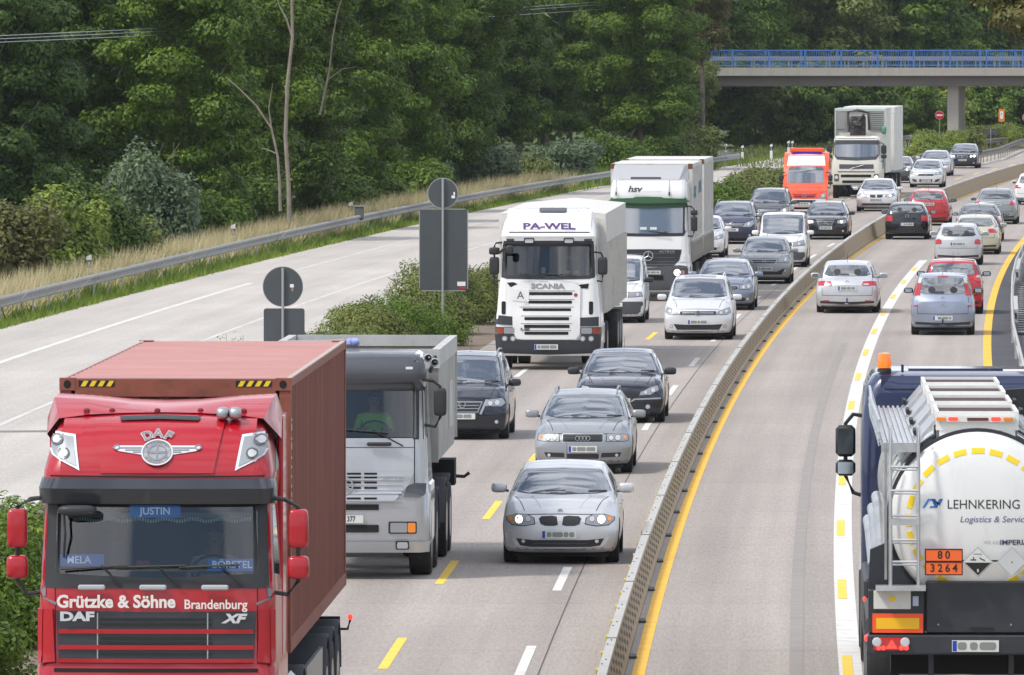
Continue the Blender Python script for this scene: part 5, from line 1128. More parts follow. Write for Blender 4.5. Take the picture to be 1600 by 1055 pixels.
car('c11', dict(t='mpv', L=4.55, W=1.83, H=1.60, zf=.84, rails=alu, mirror=alu, front=dict(hl=[(.42,.66),(.52,.80),(.80,.90),(.84,.76),(.70,.65)], lens=[(.64,.76,.06)], grille=[(rrect(-.50,.50,.70,.78,.03), plas, False)], bars=2, intake=[(rrect(-.58,.58,.28,.42,.04), plas, False)], plate=.55, badge=('chev', 0, .78, .08))),
    DBL, 'dark violet blue people carrier with chrome chevron badge right of the white box truck', 1143, 381)
car('c12', dict(t='mpv', zf=.86, H=1.66, rails=plas, mirror=DGR, lit=(0,), front=dict(hl=[(.46,.68),(.50,.80),(.78,.92),(.84,.76),(.70,.66)], lens=[(.66,.78,.05)], grille=[(rrect(-.40,.40,.72,.80,.03), plas, False)], bars=2, badge=('round', 0, .78, .06))),
    DGR, 'dark grey people carrier in front of the orange ambulance', 1200, 358)
car('c13', dict(t='hatch', zf=.80, H=1.47, front=dict(hl=[(.46,.64),(.50,.74),(.80,.84),(.84,.70)], hm=redl if 0 else lampc, lens=[(.66,.72,.05)])), SILW, 'bright silver car half hidden behind the white box truck', 1093, 402)
car('c15', dict(t='sedan', W=1.85, zf=.80, H=1.46, lit=(0,), front=dict(hl=[(.40,.66),(.44,.74),(.76,.80),(.84,.72),(.62,.64)], lens=[(.62,.705,.055),(.50,.69,.035)], grille=[([(.03,.64),(.04,.74),(.14,.755),(.27,.745),(.31,.70),(.25,.64),(.14,.625)], plas, True)], bars=0, intake=[(rrect(-.66,.66,.27,.37,.04), plas, False)], plate=.52)),
    SILW, 'bright silver saloon with twin kidney grille in front of the crane truck', 1369, 330)
car('c16', dict(t='hatch', zf=.82, H=1.46, front=dict(hl=[(.44,.66),(.46,.76),(.76,.84),(.82,.70)], lens=[(.62,.73,.05)], grille=[(rrect(-.40,.40,.62,.72,.04), plas, False)], bars=1, intake=[([(.45,.30),(.50,.42),(.72,.46),(.70,.32)], plas, True), (rrect(-.34,.34,.30,.44,.03), plas, False)], plate=.36, badge=('bolt', 0, .67, .06))),
    SILW, 'bright silver hatchback directly above the red hatchback', 1446.5, 293)
car('c17', dict(t='sedan', zf=.80), SIL, 'silver saloon left of the black estate at the top of the queue', 1459, 275)
car('c18', dict(t='hatch', zf=.82, lit=(0,)), DGR, 'dark car half hidden behind the trailer of the crane truck', 1400, 286)
car('c19', dict(t='wagon', zf=.82, W=1.82, H=1.46, lit=(0, 1), front=dict(hl=[(.42,.66),(.46,.78),(.78,.80),(.84,.68)], lens=[(.52,.72,.06),(.70,.73,.07)], grille=[([(.03,.64),(.04,.76),(.28,.75),(.30,.66)], plas, True)], bars=0, plate=.50)),
    NAVY, 'black estate with bright headlights farthest up the queue', 1503.5, 263)
# ---- driving away
car('r1', dict(t='hatch', L=4.15, W=1.735, H=1.45, rgz=1.06, bw=.78, mirror=BLK, rearview=True, rear=dict(tl=[(.55,.73),(.83,.72),(.85,.93),(.57,.94)], plate=.60, seam=.52, badge=[(0,.92,.07)]), norearplate=False),
    BLK, 'black hatchback driving away past the barrier, left of the red hatchback', 1417, 374, True)
car('r2', dict(t='wagon', L=4.5, W=1.79, H=1.50, rgz=1.08, mirror=plas, rear=dict(tl=[(.62,.86),(.80,.84),(.70,1.34),(.60,1.30)], plate=.90, seam=.50, badge=[(0,1.02,.06)])),
    RED, 'red hatchback driving away behind the black hatchback', 1450, 352, True)
car('r3', dict(t='wagon', L=4.76, W=1.81, H=1.48, zb=1.00, rgz=1.07, rgb=.72, rgt=.60, rearview=True, brake3=False, bowr=.22, rear=dict(tl=[(.42,.80),(.46,.915),(.72,.925),(.88,.90),(.88,.80),(.62,.79)], tl_white=[(.45,.815),(.475,.85),(.62,.85),(.60,.81)], plate=.72, seam=.50, refl=[(.60,.36)], bar=.80, barm=SILW, hitch=True, badge=[(0,.90,.05)])),
    SIL, 'silver estate with tow hitch alone in the lane next to the barrier', 1323.5, 488, True)
car('r4', dict(t='mpv', L=4.04, W=1.70, H=1.63, ye=3.72, yb=3.98, zb=1.02, wr=3.35, rgz=1.10, rgb=.70, rgt=.64, mirror=plas, rearview=True, brake3=True, mz=1.12, rear=dict(tl=[(.60,1.06),(.76,1.05),(.68,1.36),(.575,1.38)], tl_white=[(.57,1.385),(.66,1.37),(.62,1.52),(.545,1.52)], plate=.46, seam=.56, refl=[(.74,.78)], hitch=True, badge=[(0,.98,.05),(0,.79,.065)])),
    LBL, 'blue grey compact people carrier driving away in front of the red car', 1473, 523, True)
car('r5', dict(t='mpv', L=4.1, W=1.72, H=1.56, ye=3.7, yb=4.0, wr=3.35, rgz=1.12, rgb=.72, rgt=.66, mirror=plas, rear=dict(tl=[(.50,.98),(.86,.90),(.86,1.14),(.60,1.14)], tl_white=[(.64,1.05),(.82,1.03),(.82,1.10),(.68,1.11)], plate=.80, seam=.52)),
    RED, 'red small car half hidden behind the blue grey people carrier', 1489, 490, True)
car('r6', dict(t='super', L=3.83, W=1.66, H=1.44, rgz=1.01, rgb=.72, rgt=.62, mirror=SIL, rearview=True, brake3=True, rear=dict(tl=[(.56,.74),(.78,.72),(.80,.86),(.68,.91),(.58,.88)], plate=.74, seam=.58, refl=[], badge=[(0,.42,.045)])),
    SIL, 'small silver car with oval rear window ahead of the red small car', 1497, 414, True)
car('r7', dict(t='sedan', W=1.78, H=1.42, rgz=1.04, zb=1.02, zt=.98, mirror=BEI, rearview=False, rear=dict(tl=[(.46,.80),(.85,.79),(.86,.93),(.48,.94)], plate=.74, seam=.60)), BEI, 'beige saloon driving away right of the small silver car', 1523.5, 397, True)
car('r8', dict(t='sedan', W=1.82, H=1.44, mirror=DGR, rear=dict(tl=[(.70,.78),(.87,.78),(.87,.98),(.74,.96)], plate=.74)), DGR, 'dark grey saloon half hidden behind the beige saloon', 1529, 377, True)
car('r9', dict(t='sedan', W=1.84, H=1.50, rgz=1.08, zb=1.06, zt=1.02, mirror=GRY, rear=dict(tl=[(.58,.80),(.84,.82),(.80,1.05),(.68,1.04)], plate=.84, bar=.93)), GRY, 'grey saloon with triangular red lights ahead of the dark grey saloon', 1555, 350, True)
car('r10', dict(t='hatch', W=1.78, H=1.48, mirror=WHT), WHT, 'white car cut off by the right edge of the picture', 1614, 320, True)
# ---- orange and white ambulance
def ambulance():
    f = Fr(1257, 413); t = thing('ambulance', f.world(), -math.atan(slope(413)), 'orange and white ambulance van behind the dark grey people carrier', 'ambulance')
    lv = [(.28, .10, .92, .2), (.45, 0, .96, .22), (.80, 0, .98, .22), (1.05, .08, .98, .22), (1.22, .55, .97, .2), (1.35, .85, .95, .2), (1.9, 1.15, .92, .2), (2.25, 1.45, .88, .2), (2.6, 1.75, .80, .22), (2.72, 2.2, .72, .2)]
    me = cab_mesh(lv, 5.9, .12); bv = bvh_of(me); link('body', me, ORG, t, 45)
    patch('windscreen', bv, sym([(0, 1.36), (.78, 1.37), (.83, 1.45), (.78, 2.0), (.70, 2.08), (0, 2.11)]), glass, t, 'front', .008)
    patch('roof_panel', bv, sym([(0, 2.14), (.86, 2.12), (.80, 2.55), (.70, 2.68), (0, 2.70)]), WHT, t, 'front', .010)
    patch('roof_top', bv, [(-.70, 1.9), (.70, 1.9), (.70, 5.6), (-.70, 5.6)], WHT, t, 'top', .01, .3)
    o = patch('grille', bv, sym([(0, .72), (.42, .74), (.56, .90), (0, .88)]), RED, t, 'front', .008); MB().box(-.50, .50, -.02, .0, .78, .795).obj('grille_bar', plas, t)
    mb = MB(); mb.lathe([(-.028, .09), (-.028, .072), (-.012, .072), (-.012, .09)], 'y', (0, 0, .83), 20, close=True)
    for a in (90, 210, 330): mb.tube([(0, -.02, .83), (math.cos(math.radians(a))*.08, -.02, .83+math.sin(math.radians(a))*.08)], .008, 5)
    mb.obj('badge', chrome, t)
    for sg in (-1, 1):
        P = [(sg*.62, .66), (sg*.92, .70), (sg*.94, .95), (sg*.78, .90)]; o = patch('headlight', bv, P, lampc, t, 'front', .01, .06); patch('bulb', bv, circ(sg*.82, .80, .07), lens, o, 'front', .016, .06, 0)
        truck_mirror(t, sg, .94, 1.45, 1.72, 1.30, 1.43, y=1.15, w=.10, out=.16)
        patch('side_stripe', bv, [(1.6, 1.0), (5.7, 1.0), (5.7, 1.4), (1.6, 1.4)], WHT, t, 'right' if sg > 0 else 'left', .01, .4)
        patch('side_window', bv, [(1.45, 1.40), (2.25, 1.40), (2.25, 1.98), (1.75, 1.98)], glass_s, t, 'right' if sg > 0 else 'left', .012, .2)
    patch('bumper', bv, sym([(0, .32), (.88, .34), (.95, .66), (.60, .68), (0, .66)]), WHT, t, 'front', .03, .1); patch('air_intake', bv, rrect(-.5, .5, .47, .62, .03), plas, t, 'front', .036, .1)
    MB().box(-.76, .76, 1.9, 2.25, 2.70, 2.92, bev=.05).obj('light_bar', ORG, t); MB().box(-.62, .62, 1.88, 1.93, 2.64, 2.72).obj('blue_light', mat('blue_light', (.02, .02, .45), .3), t)
    plate_part(t, bv, 'front', .46, y=-.04, seed=4)
    for yy in (.95, 4.6):
        for sg in (-1, 1): wheel(t, sg*.84, yy, .34, .23)
    MB().box(-.8, .8, .4, 5.7, .2, .30).obj('underbody', under, t)
ambulance()
def axle(t, y, hw, R=.52, wd=.30, dual=False):
    for sg in (-1, 1):
        wheel(t, sg*(hw-wd/2), y, R, wd, truck=True)
        if dual: wheel(t, sg*(hw-wd*1.6), y, R, wd*.95, truck=True)
def slats(t, bv, x0, x1, zs, h, m, name='grille_slot', mirrored=False, side='front', off=.008, r=.02):
    for z in zs: patch(name, bv, rrect(x0, x1, z-h/2, z+h/2, min(r, h*.45)), m, t, side, off, .12)
# ---- red truck with brown container
def red_truck():
    f = Fr(243.5, 95.3); d = 95.3; t = thing('container_truck', f.world(), -math.atan(.030), 'red truck carrying a rust brown shipping container in the lower left corner', 'truck')
    zb, zt_ = f.z(917), f.z(788); hw = 1.215
    lv = [(.35, .06, 1.20, .12), (.55, 0, 1.235, .16), (1.25, 0, 1.235, .17), (1.46, 0, 1.235, .17), (1.50, .02, 1.215, .17), (2.05, .03, 1.215, .18), (zb-.02, .04, 1.21, .18), (zb+.03, .05, 1.20, .16), (zt_-.03, .17, 1.17, .16), (zt_+.02, .18, 1.17, .16), (3.40, .16, 1.185, .2), (3.48, .17, 1.18, .22), (3.70, .30, 1.13, .26), (3.86, .46, 1.09, .30), (3.97, .66, 1.04, .34), (4.04, .92, .97, .36), (4.07, 1.30, .88, .34)]
    me = cab_mesh(lv, 2.25, .07, hole=(zb, zt_, 1.01), cols=(-1.0, -.75, -.5, -.25, 0, .25, .5, .75, 1.0)); full = cab_mesh(lv, 2.25, .07); bv = bvh_of(full)
    link('cab', me, TRED, t, 38)
    interior(t, 1.02, zb, zt_, .12, 1.5)
    # windscreen with black surround
    for sg in (-1, 1): patch('windscreen_pillar', bv, [(sg*1.0, zb-.02), (sg*1.155, zb-.02), (sg*1.125, zt_+.02), (sg*.985, zt_+.02)], plas, t, 'front', .006, .08)
    patch('windscreen_base', bv, sym([(0, zb-.02), (1.15, zb-.02), (1.15, zb+.10), (1.03, zb+.13), (0, zb+.08)]), plas, t, 'front', .010, .1)
    wsg = patch('windscreen', bv, sym([(0, zb+.0), (1.05, zb+.0), (1.03, zt_), (0, zt_)]), tglass, t, 'front', .006, .1, 0)
    # sun visor
    mb = MB(); R0 = cab_ring(zt_+.0, .02, 1.215, .22, 1.1, .10); R1 = cab_ring(3.30, -.02, 1.225, .22, 1.1, .10); R2 = cab_ring(3.40, .10, 1.20, .22, 1.1, .10); R3 = cab_ring(zt_+.03, .14, 1.19, .22, 1.1, .08); n = len(R0)
    cut = lambda R: [p for p in R if p[1] < .62]; Rs = [cut(r) for r in (R3, R0, R1, R2)]; k_ = min(len(r) for r in Rs); Rs = [r[(len(r)-k_)//2:(len(r)-k_)//2+k_] for r in Rs]
    vs = [p for r in Rs for p in r]; mb.add(vs, [(i*k_+q, i*k_+q+1, (i+1)*k_+q+1, (i+1)*k_+q) for i in range(3) for q in range(k_-1)]); mb.obj('sun_visor', mat('visor_dark', (.018, .021, .028), .3, coat=.5), t, 40)
    patch('roof_edge_shadow_gap', bv, sym([(0, 3.405), (1.10, 3.415), (1.10, 3.43), (0, 3.42)]), under, t, 'front', .012, .12, 0)
    # upper front: raised centre panel, lamps, roof hatch
    patch('roof_panel', bv, sym([(0, 3.45), (.58, 3.45), (.68, 3.98), (0, 4.0)]), TRED, t, 'front', .022, .08, smooth=30)
    hl = f.poly([(370, 738), (417, 714), (412, 690), (410, 686), (385, 686), (376, 708), (362, 741)])
    hl = [(.80, 3.475), (.86, 3.83), (1.0, 3.85), (1.115, 3.86), (1.13, 3.72), (1.09, 3.63), (1.0, 3.57), (.90, 3.52)]
    for sg in (-1, 1):
        P = [(sg*a, b) for a, b in (hl if sg > 0 else reversed(hl))]; cx = sum(p[0] for p in P)/8; cz = sum(p[1] for p in P)/8
        o = patch('spotlight', bv, P, mat('lamp_surround', (.72, .73, .75), .3, coat=.5), t, 'front', .016, .06)
        patch('lamp_glass', bv, [((a-cx)*.82+cx, (b-cz)*.82+cz) for a, b in P], lampc, o, 'front', .024, .06)
        for (a, b) in ((.965, 3.64), (1.04, 3.77)): patch('lamp_bowl', bv, circ(sg*a, b, .058, 16), lampd, o, 'front', .032, .06, 0); patch('lamp_lens', bv, circ(sg*a, b, .040, 16), lens, o, 'front', .036, .06, 0)
        
    patch('roof_hatch', bv, sym([(0, 3.965), (.40, 3.95), (.42, 3.985), (0, 4.0)]), plas, t, 'front', .034, .1)
    # roof spoiler wings
    mb = MB(); P0 = [(-1.215, 1.28, 3.98), (-1.14, 1.2, 4.19), (-.78, 1.15, 4.17), (-.35, 1.18, 4.13), (0, 1.2, 4.12), (.35, 1.18, 4.13), (.78, 1.15, 4.17), (1.14, 1.2, 4.19), (1.215, 1.28, 3.98)]
    lo = [(-1.20, 1.0, 3.82), (-1.06, .80, 3.99), (-.75, .84, 4.03), (-.35, .90, 4.045), (0, .92, 4.05), (.35, .90, 4.045), (.75, .84, 4.03), (1.06, .80, 3.99), (1.20, 1.0, 3.82)]
    bk = [(x, 1.9, z+.02 if abs(x) < 1.15 else z) for x, y, z in P0]; dn = [(x, 1.9, 3.70) for x, y, z in P0]
    vs = lo+P0+bk+dn; mb.add(vs, [(r*9+q, r*9+q+1, (r+1)*9+q+1, (r+1)*9+q) for r in range(3) for q in range(8)]+[(0, 9, 18, 27), (8, 35, 26, 17)]); mb.obj('roof_spoiler', TRED, t, 30)
    mb = MB()
    for x in (-.78, -.52, -.05, .40, .85): mb.box(x-.03, x+.03, .87 if abs(x) > .7 else .93, 1.0, 4.02, 4.09, bev=.015)
    mb.obj('spoiler_foot', mat('dark_red', (.16, .01, .015), .5), t)
    for sg in (-1, 1): MB().box(sg*1.19-.03, sg*1.19+.03, 1.6, 2.5, 1.3, 4.0, bev=.02).obj('side_fairing', TRED, t)
    # air horns
    for x in (.645, .775): o = blob_obj('air_horn', chrome, t, (x, .68, 4.05), .066, .11, .066, .7)
    # winged wheel emblem
    em = mat('emblem_silver', (.62, .63, .65), .35, .3); ed = mat('emblem_grey', (.22, .23, .25), .4, .3)
    ex, ez = f.x(243), 3.66; by = lambda z: bv.ray_cast(Vector((ex, -20, z)), Vector((0, 1, 0)))[0].y-.03
    y0_, y1_ = by(3.5), by(3.86); tl = math.atan2(y1_-y0_, .36); em_t = bpy.data.objects.new('emblem', None)
    E = MB(); E.lathe([(-.006, .165), (-.006, .001)], 'y', (0, 0, 0), 36); E.lathe([(-.012, .165), (-.012, .150), (0, .150), (0, .165)], 'y', n=36, close=True)
    e1 = E.obj('emblem', em, t, 40); D2 = MB(); D2.lathe([(-.010, .150), (-.010, .140), (0, .140), (0, .150)], 'y', n=36, close=True); D2.lathe([(-.011, .105), (-.011, .085), (0, .085), (0, .105)], 'y', n=36, close=True)
    D2.box(-.095, .095, -.011, 0, -.012, .012); D2.box(-.012, .012, -.0112, 0, -.095, .095)
    for sg in (-1, 1):
        for i_, (zz, ln, th) in enumerate(((.055, .40, .010), (.028, .33, .010), (.002, .25, .010))): D2.box(min(sg*.15, sg*ln), max(sg*.15, sg*ln), -.008, 0, zz-.004, zz+th)
        D2.lathe([(-.01, .034), (-.01, .022), (0, .022), (0, .034)], 'y', (sg*.42, 0, .065), 16, close=True)
    e2 = D2.obj('emblem_lines', ed, e1, 40)
    W2 = MB()
    for sg in (-1, 1): W2.add([(sg*.14, -.003, .09), (sg*.42, -.003, .09), (sg*.46, -.003, .065), (sg*.40, -.003, .02), (sg*.14, -.003, -.03), (sg*.14, 0.004, .09), (sg*.42, 0.004, .09), (sg*.46, .004, .065), (sg*.40, .004, .02), (sg*.14, .004, -.03)], [(0, 1, 2, 3, 4), (5, 9, 8, 7, 6), (0, 5, 6, 1), (1, 6, 7, 2), (2, 7, 8, 3), (3, 8, 9, 4)])
    W2.obj('emblem_wing', em, e1)
    e1.location = (ex, by(ez)+.0, ez); e1.rotation_euler = (-tl, 0, 0)
    for ch, a in (('D', 27), ('A', 0), ('F', -27)):
        o = lettering(ch, .15, em, e1, (-math.sin(math.radians(a))*.235, -.006, math.cos(math.radians(a))*.235), bold=.05, ext=.002, roll=math.radians(a)); o.location.z += .0
        o = lettering(ch, .15, ed, e1, (-math.sin(math.radians(a))*.235, -.010, math.cos(math.radians(a))*.235), bold=.01, ext=.002, roll=math.radians(a))
    for i_, ch in enumerate('NEDERLAND'): a = math.radians(-56+i_*14+180); lettering(ch, .036, ed, e1, (math.sin(-a)*.128*-1 if 0 else math.sin(a)*.128, -.013, math.cos(a)*.128), ext=.001, roll=-a+math.pi)
    for i_, ch in enumerate('EINDHOVEN'): a = math.radians(-56+i_*14); lettering(ch, .036, ed, e1, (math.sin(a)*.128, -.013, math.cos(a)*.128), ext=.001, roll=-a)
    # text panel and grille
    yF = .02-.012
    cream = mat('letter_cream', (.72, .70, .66), .4); lettering('Gr\u00fctzke & S\u00f6hne', .178, cream, t, (f.x(181), yF-.012, f.z(941)), bold=.032, ext=.004, sx=.98); lettering('Brandenburg', .135, cream, t, (f.x(337), yF-.012, f.z(945)), bold=.015, ext=.004, sx=.93)
    gm = mat('grille_dark', (.030, .034, .044), .4, coat=.4)
    patch('grille', bv, sym([(0, f.z(1038)), (1.00, f.z(1036)), (1.03, f.z(955)), (0, f.z(957))]), gm, t, 'front', .010, .1)
    for py, h in ((987, .045), (1012, .045), (1034, .055)): patch('grille_bar', bv, [(-1.0, f.z(py)-h/2), (1.0, f.z(py)-h/2), (1.0, f.z(py)+h/2), (-1.0, f.z(py)+h/2)], TRED, t, 'front', .035, .15)
    for py in (968, 976, 998, 1005, 1022): patch('grille_slot', bv, [(-.57, f.z(py)-.012), (.57, f.z(py)-.012), (.57, f.z(py)+.012), (-.57, f.z(py)+.012)], mat('gloss_black', (.008, .009, .012), .15, coat=1), t, 'front', .022, .2)
    for x in (-.60, .53): patch('grille_trim', bv, [(x-.006, f.z(1033)), (x+.006, f.z(1033)), (x+.006, f.z(958)), (x-.006, f.z(958))], chrome, t, 'front', .026, .2)
    lettering('DAF', .125, em, t, (f.x(120), yF-.022, f.z(964)), bold=.05, ext=.006, sx=1.5); lettering('XF', .125, em, t, (f.x(365), yF-.022, f.z(967)), bold=.05, ext=.006, sx=1.4, shear=.3)
    for sg in (-1, 1):
        P = [(sg*a, b) for a, b in ((1.035, 1.50), (1.24, 1.47), (1.26, 1.60), (1.26, 2.0), (1.22, 2.06), (1.06, 2.06))]; P = P if sg > 0 else P[::-1]; patch('corner_panel', bv, P, TRED, t, 'front', .045, .08, .05)
        P = [(sg*a, b) for a, b in ((1.03, 2.10), (1.235, 2.20), (1.235, 2.32), (1.16, 2.18), (1.03, 2.13))]; P = P if sg > 0 else P[::-1]; patch('wing_decal', bv, P, ed, t, 'front', .008, .08, .01)
        patch('panel_seam', bv, [(sg*1.035, 1.5), (sg*1.045, 1.5), (sg*1.045, 2.28), (sg*1.035, 2.28)], under, t, 'front', .004, .2, 0)
        truck_mirror(t, sg, 1.19, 2.68, 3.08, 2.36, 2.60, y=.30, m1=TRED, m2=TRED, w=.105, out=.26)
        patch('side_window', bv, [(.28, 2.42), (1.25, 2.35), (1.25, 3.1), (.40, 3.1)], glass_s, t, 'right' if sg > 0 else 'left', .006, .2); patch('door_seam', bv, [(1.35, .9), (1.37, .9), (1.37, 3.2), (1.35, 3.2)], under, t, 'right' if sg > 0 else 'left', .004, .3, 0)
        patch('side_decal', bv, [(.55, 3.44), (.75, 3.44), (1.9, 3.75), (1.9, 3.6), (1.3, 3.45)], ed, t, 'right' if sg > 0 else 'left', .006, .2, .01)
        patch('headlight', bv, [(sg*.82, .78), (sg*1.17, .80), (sg*1.19, 1.12), (sg*.90, 1.05)][::sg], lampc, t, 'front', .012, .1)
        MB().box(sg*1.14-.10, sg*1.14+.10, .9, 1.6, .35, 1.0, bev=.03).obj('step', gplas, t)
    for x in (f.x(143), f.x(239), f.x(336)): MB().box(x-.14, x+.14, -.015, .02, zb-.035, zb+.02, bev=.015).obj('grab_handle', mat('handle_grey', (.40, .41, .43), .4), t)
    wiper_arm(t, f.x(190), zb+.0, f.x(158), zb+.22, -.0, (f.x(95), zb+.18, f.x(200), zb+.22)); wiper_arm(t, f.x(283), zb+.0, f.x(245), zb+.22, -.0, (f.x(180), zb+.20, f.x(290), zb+.22)); wiper_arm(t, f.x(380), zb+.0, f.x(345), zb+.22, -.0, (f.x(280), zb+.20, f.x(375), zb+.23))
    # things in the windscreen: name plates and fringe
    blu = mat('nameplate_blue', (.02, .16, .62), .5, emit=.12, ecol=(.05, .25, .8)); wl = mat('nameplate_white', (.8, .85, .9), .5, emit=.2, ecol=(.8, .85, .9))
    for txt, px, py, w_ in (('MELA', 121, 877, .52), ('B\u00d6RSTEL', 361, 884, .50), ('JUSTIN', 240, 801, .52)):
        yy = .10+(f.z(py)-zb)*.145+.03; o = MB().box(f.x(px)-w_/2, f.x(px)+w_/2, yy, yy+.01, f.z(py)-.062, f.z(py)+.062).obj('name_plate', blu, t); lettering(txt, .105, wl, o, (f.x(px), yy-.003, f.z(py)), bold=.015, ext=.001, sx=.98)
    mb = MB(); x = -.86
    while x < .96: zz = f.z(812)+.012*math.sin(x*22); yy = .10+(zz-zb)*.145+.05; mb.box(x, x+.016, yy, yy+.012, zz-.035, zz+.0); x += .027
    mb.obj('fringe', mat('fringe_pale', (.62, .70, .66), .8), t); MB().box(-.92, .98, .26, .275, f.z(812), f.z(803)).obj('curtain', mat('curtain_grey', (.25, .27, .30), .9), t)
    MB().box(-.55, .60, .32, .50, zb+.14, zb+.18).obj('shelf', mat('shelf_tan', (.45, .38, .25), .7), t); MB().box(-.22, -.08, .30, .42, zb+.18, zb+.25).obj('dash_box', RED, t)
    o = blob_obj('front_mirror', plas, t, (-.80, -.10, zt_-.06), .20, .10, .055, .6); mb = MB(); mb.tube([(-.95, 0, zt_-.06), (-.93, -.03, zt_-.30), (-.95, .05, zt_-.55)], .014, 5); mb.obj('front_mirror_arm', plas, t)
    steering(t, .55, .62, zb+.12)
    patch('bumper_gap', bv, [(-1.05, 1.415), (1.05, 1.415), (1.05, 1.455), (-1.05, 1.455)], under, t, 'front', .006, .2, 0); patch('bumper_intake', bv, rrect(-.66, .66, .8, 1.36, .05), gm, t, 'front', .012, .12)
    plate_part(t, bv, 'front', .62, y=-.02, seed=2)
    # chassis
    MB().box(-.45, .45, 2.0, 14.6, .85, 1.12).obj('chassis', under, t)
    axle(t, 1.4, 1.22); axle(t, 5.2, 1.24, dual=True)
    for y in (10.4, 11.7, 13.0): axle(t, y, 1.24, .50, .36)
    for y in (5.2, 10.4, 11.7, 13.0):
        for sg in (-1, 1): mb = MB(); pr = [(y+.60*math.cos(a), .55+.60*math.sin(a)) for a in [math.pi*k/10 for k in range(11)]]+[(y+.57*math.cos(a), .55+.57*math.sin(a)) for a in [math.pi*(10-k)/10 for k in range(11)]]; mb.prism(pr, sg*.82, sg*1.25, 'yz'); mb.obj('mudguard', mat('mudguard_grey', (.07, .075, .085), .6), t, 40)
    for sg in (-1, 1): MB().box(min(sg*.85, sg*1.22), max(sg*.85, sg*1.22), 3.0, 4.3, .55, 1.15, bev=.06).obj('fuel_tank', alu, t); MB().box(min(sg*1.19, sg*1.23), max(sg*1.19, sg*1.23), 6.2, 9.6, .55, 1.05).obj('side_guard', alu, t)
    for sg in (-1, 1): mb = MB(); mb.tube([(sg*1.2, 14.3, .95), (sg*1.29, 14.3, .95), (sg*1.32, 14.3, 1.06)], .018, 6); mb.obj('lamp_arm', plas, t); blob_obj('side_lamp', redg, t, (sg*1.32, 14.3, 1.09), .028, .04, .036, .8)
    MB().box(-1.2, 1.2, 14.2, 14.3, .5, 1.1).obj('rear_guard', under, t)
    # container
    c0, c1, L0, L1, cz0, cz1 = -1.22, 1.22, 2.62, 14.81, 1.44, 4.335
    sh = .025; X0, X1 = c0+sh, c1+sh
    rust = mat('container_paint', (.20, .060, .040), .65, noise=.12, nscale=2, dirt=((.11, .04, .028), 3, .9), stretch=(1, 1, .2)); rt = mat('container_roof', (.44, .20, .175), .6, noise=.08, nscale=1, dirt=((.5, .28, .25), 1.5, .5)); fr_ = mat('container_frame', (.25, .075, .045), .6, noise=.15, nscale=3, dirt=((.12, .05, .03), 5, .7))
    ct = thing('shipping_container', (f.world()[0], d, 0), -math.atan(.030), 'long rust brown corrugated shipping container with hazard stripes carried by the red truck', 'container')
    def corr(n0, n1, p, dep): # trapezoid wave
        o = []; u = n0
        while u < n1: o += [(u, 0), (u+p*.25, 0), (u+p*.45, dep), (u+p*.8, dep)]; u += p
        o.append((n1, 0)); return [q for q in o if q[0] <= n1]
    for sg, X in ((-1, X0), (1, X1)):
        w_ = corr(L0+.12, L1-.12, .278, .036); vs = [(X-sg*(.008+b), a, cz0+.14) for a, b in w_]+[(X-sg*(.008+b), a, cz1-.08) for a, b in w_]; k = len(w_); MB().add(vs, [(i, i+1, k+i+1, k+i) for i in range(k-1)]).obj('side_wall', rust, ct)
        mb = MB(); mb.box(min(X, X-sg*.06), max(X, X-sg*.06), L0+.16, L1-.16, cz0, cz0+.15); mb.box(min(X, X-sg*.06), max(X, X-sg*.06), L0+.16, L1-.16, cz1-.09, cz1-.012); mb.obj('side_rail', fr_, ct)
        for y in (L0, L1-.16): mb = MB(); mb.box(min(X, X-sg*.12), max(X, X-sg*.12), y+.01, y+.15, cz0+.13, cz1-.13); mb.obj('corner_post', fr_, ct); 
        for y in (L0, L1-.17):
            for z in (cz0, cz1-.125): o = MB().box(min(X+sg*.004, X-sg*.16), max(X+sg*.004, X-sg*.16), y-.005, y+.172, z, z+.13).obj('corner_casting', fr_, ct); MB().prism(circ(X-sg*.08, z+.065, .04, 12, .045), y-.008, y+.0).obj('casting_hole', under, o)
    w_ = corr(X0+.14, X1-.14, .31, .045); k = len(w_); vs = [(a, L0+.03+b, cz0+.1) for a, b in w_]+[(a, L0+.03+b, cz1-.18) for a, b in w_]; MB().add(vs, [(i, i+1, k+i+1, k+i) for i in range(k-1)]).obj('end_wall', rust, ct)
    MB().box(X0+.16, X1-.16, L0, L0+.08, cz1-.19, cz1-.008).obj('end_beam', fr_, ct); MB().box(X0+.16, X1-.16, L0, L0+.08, cz0, cz0+.16).obj('end_beam', fr_, ct)
    w_ = corr(L0+.1, L1-.1, .60, .015); k = len(w_); vs = [(X0+.05, a, cz1-.003-b) for a, b in w_]+[(X1-.05, a, cz1-.003-b) for a, b in w_]; MB().add(vs, [(i, i+1, k+i+1, k+i) for i in range(k-1)]).obj('roof', rt, ct)
    mb = MB(); mb.box(X0+.02, X0+.055, L0+.17, L1-.17, cz1-.011, cz1+.004); mb.box(X1-.055, X1-.002, L0+.17, L1-.17, cz1-.011, cz1+.004); mb.obj('roof_edge', mat('worn_edge', (.46, .36, .32), .6, dirt=((.3, .1, .06), 6, .6)), ct)
    MB().box(X0+.1, X1-.1, L1-.1, L1-.02, cz0+.1, cz1-.13).obj('door', rust, ct); MB().box(X0+.1, X1-.1, L0+.1, L1-.1, cz0+.08, cz0+.14).obj('floor', under, ct)
    yel = mat('hazard_yellow', (.80, .60, .03), .5)
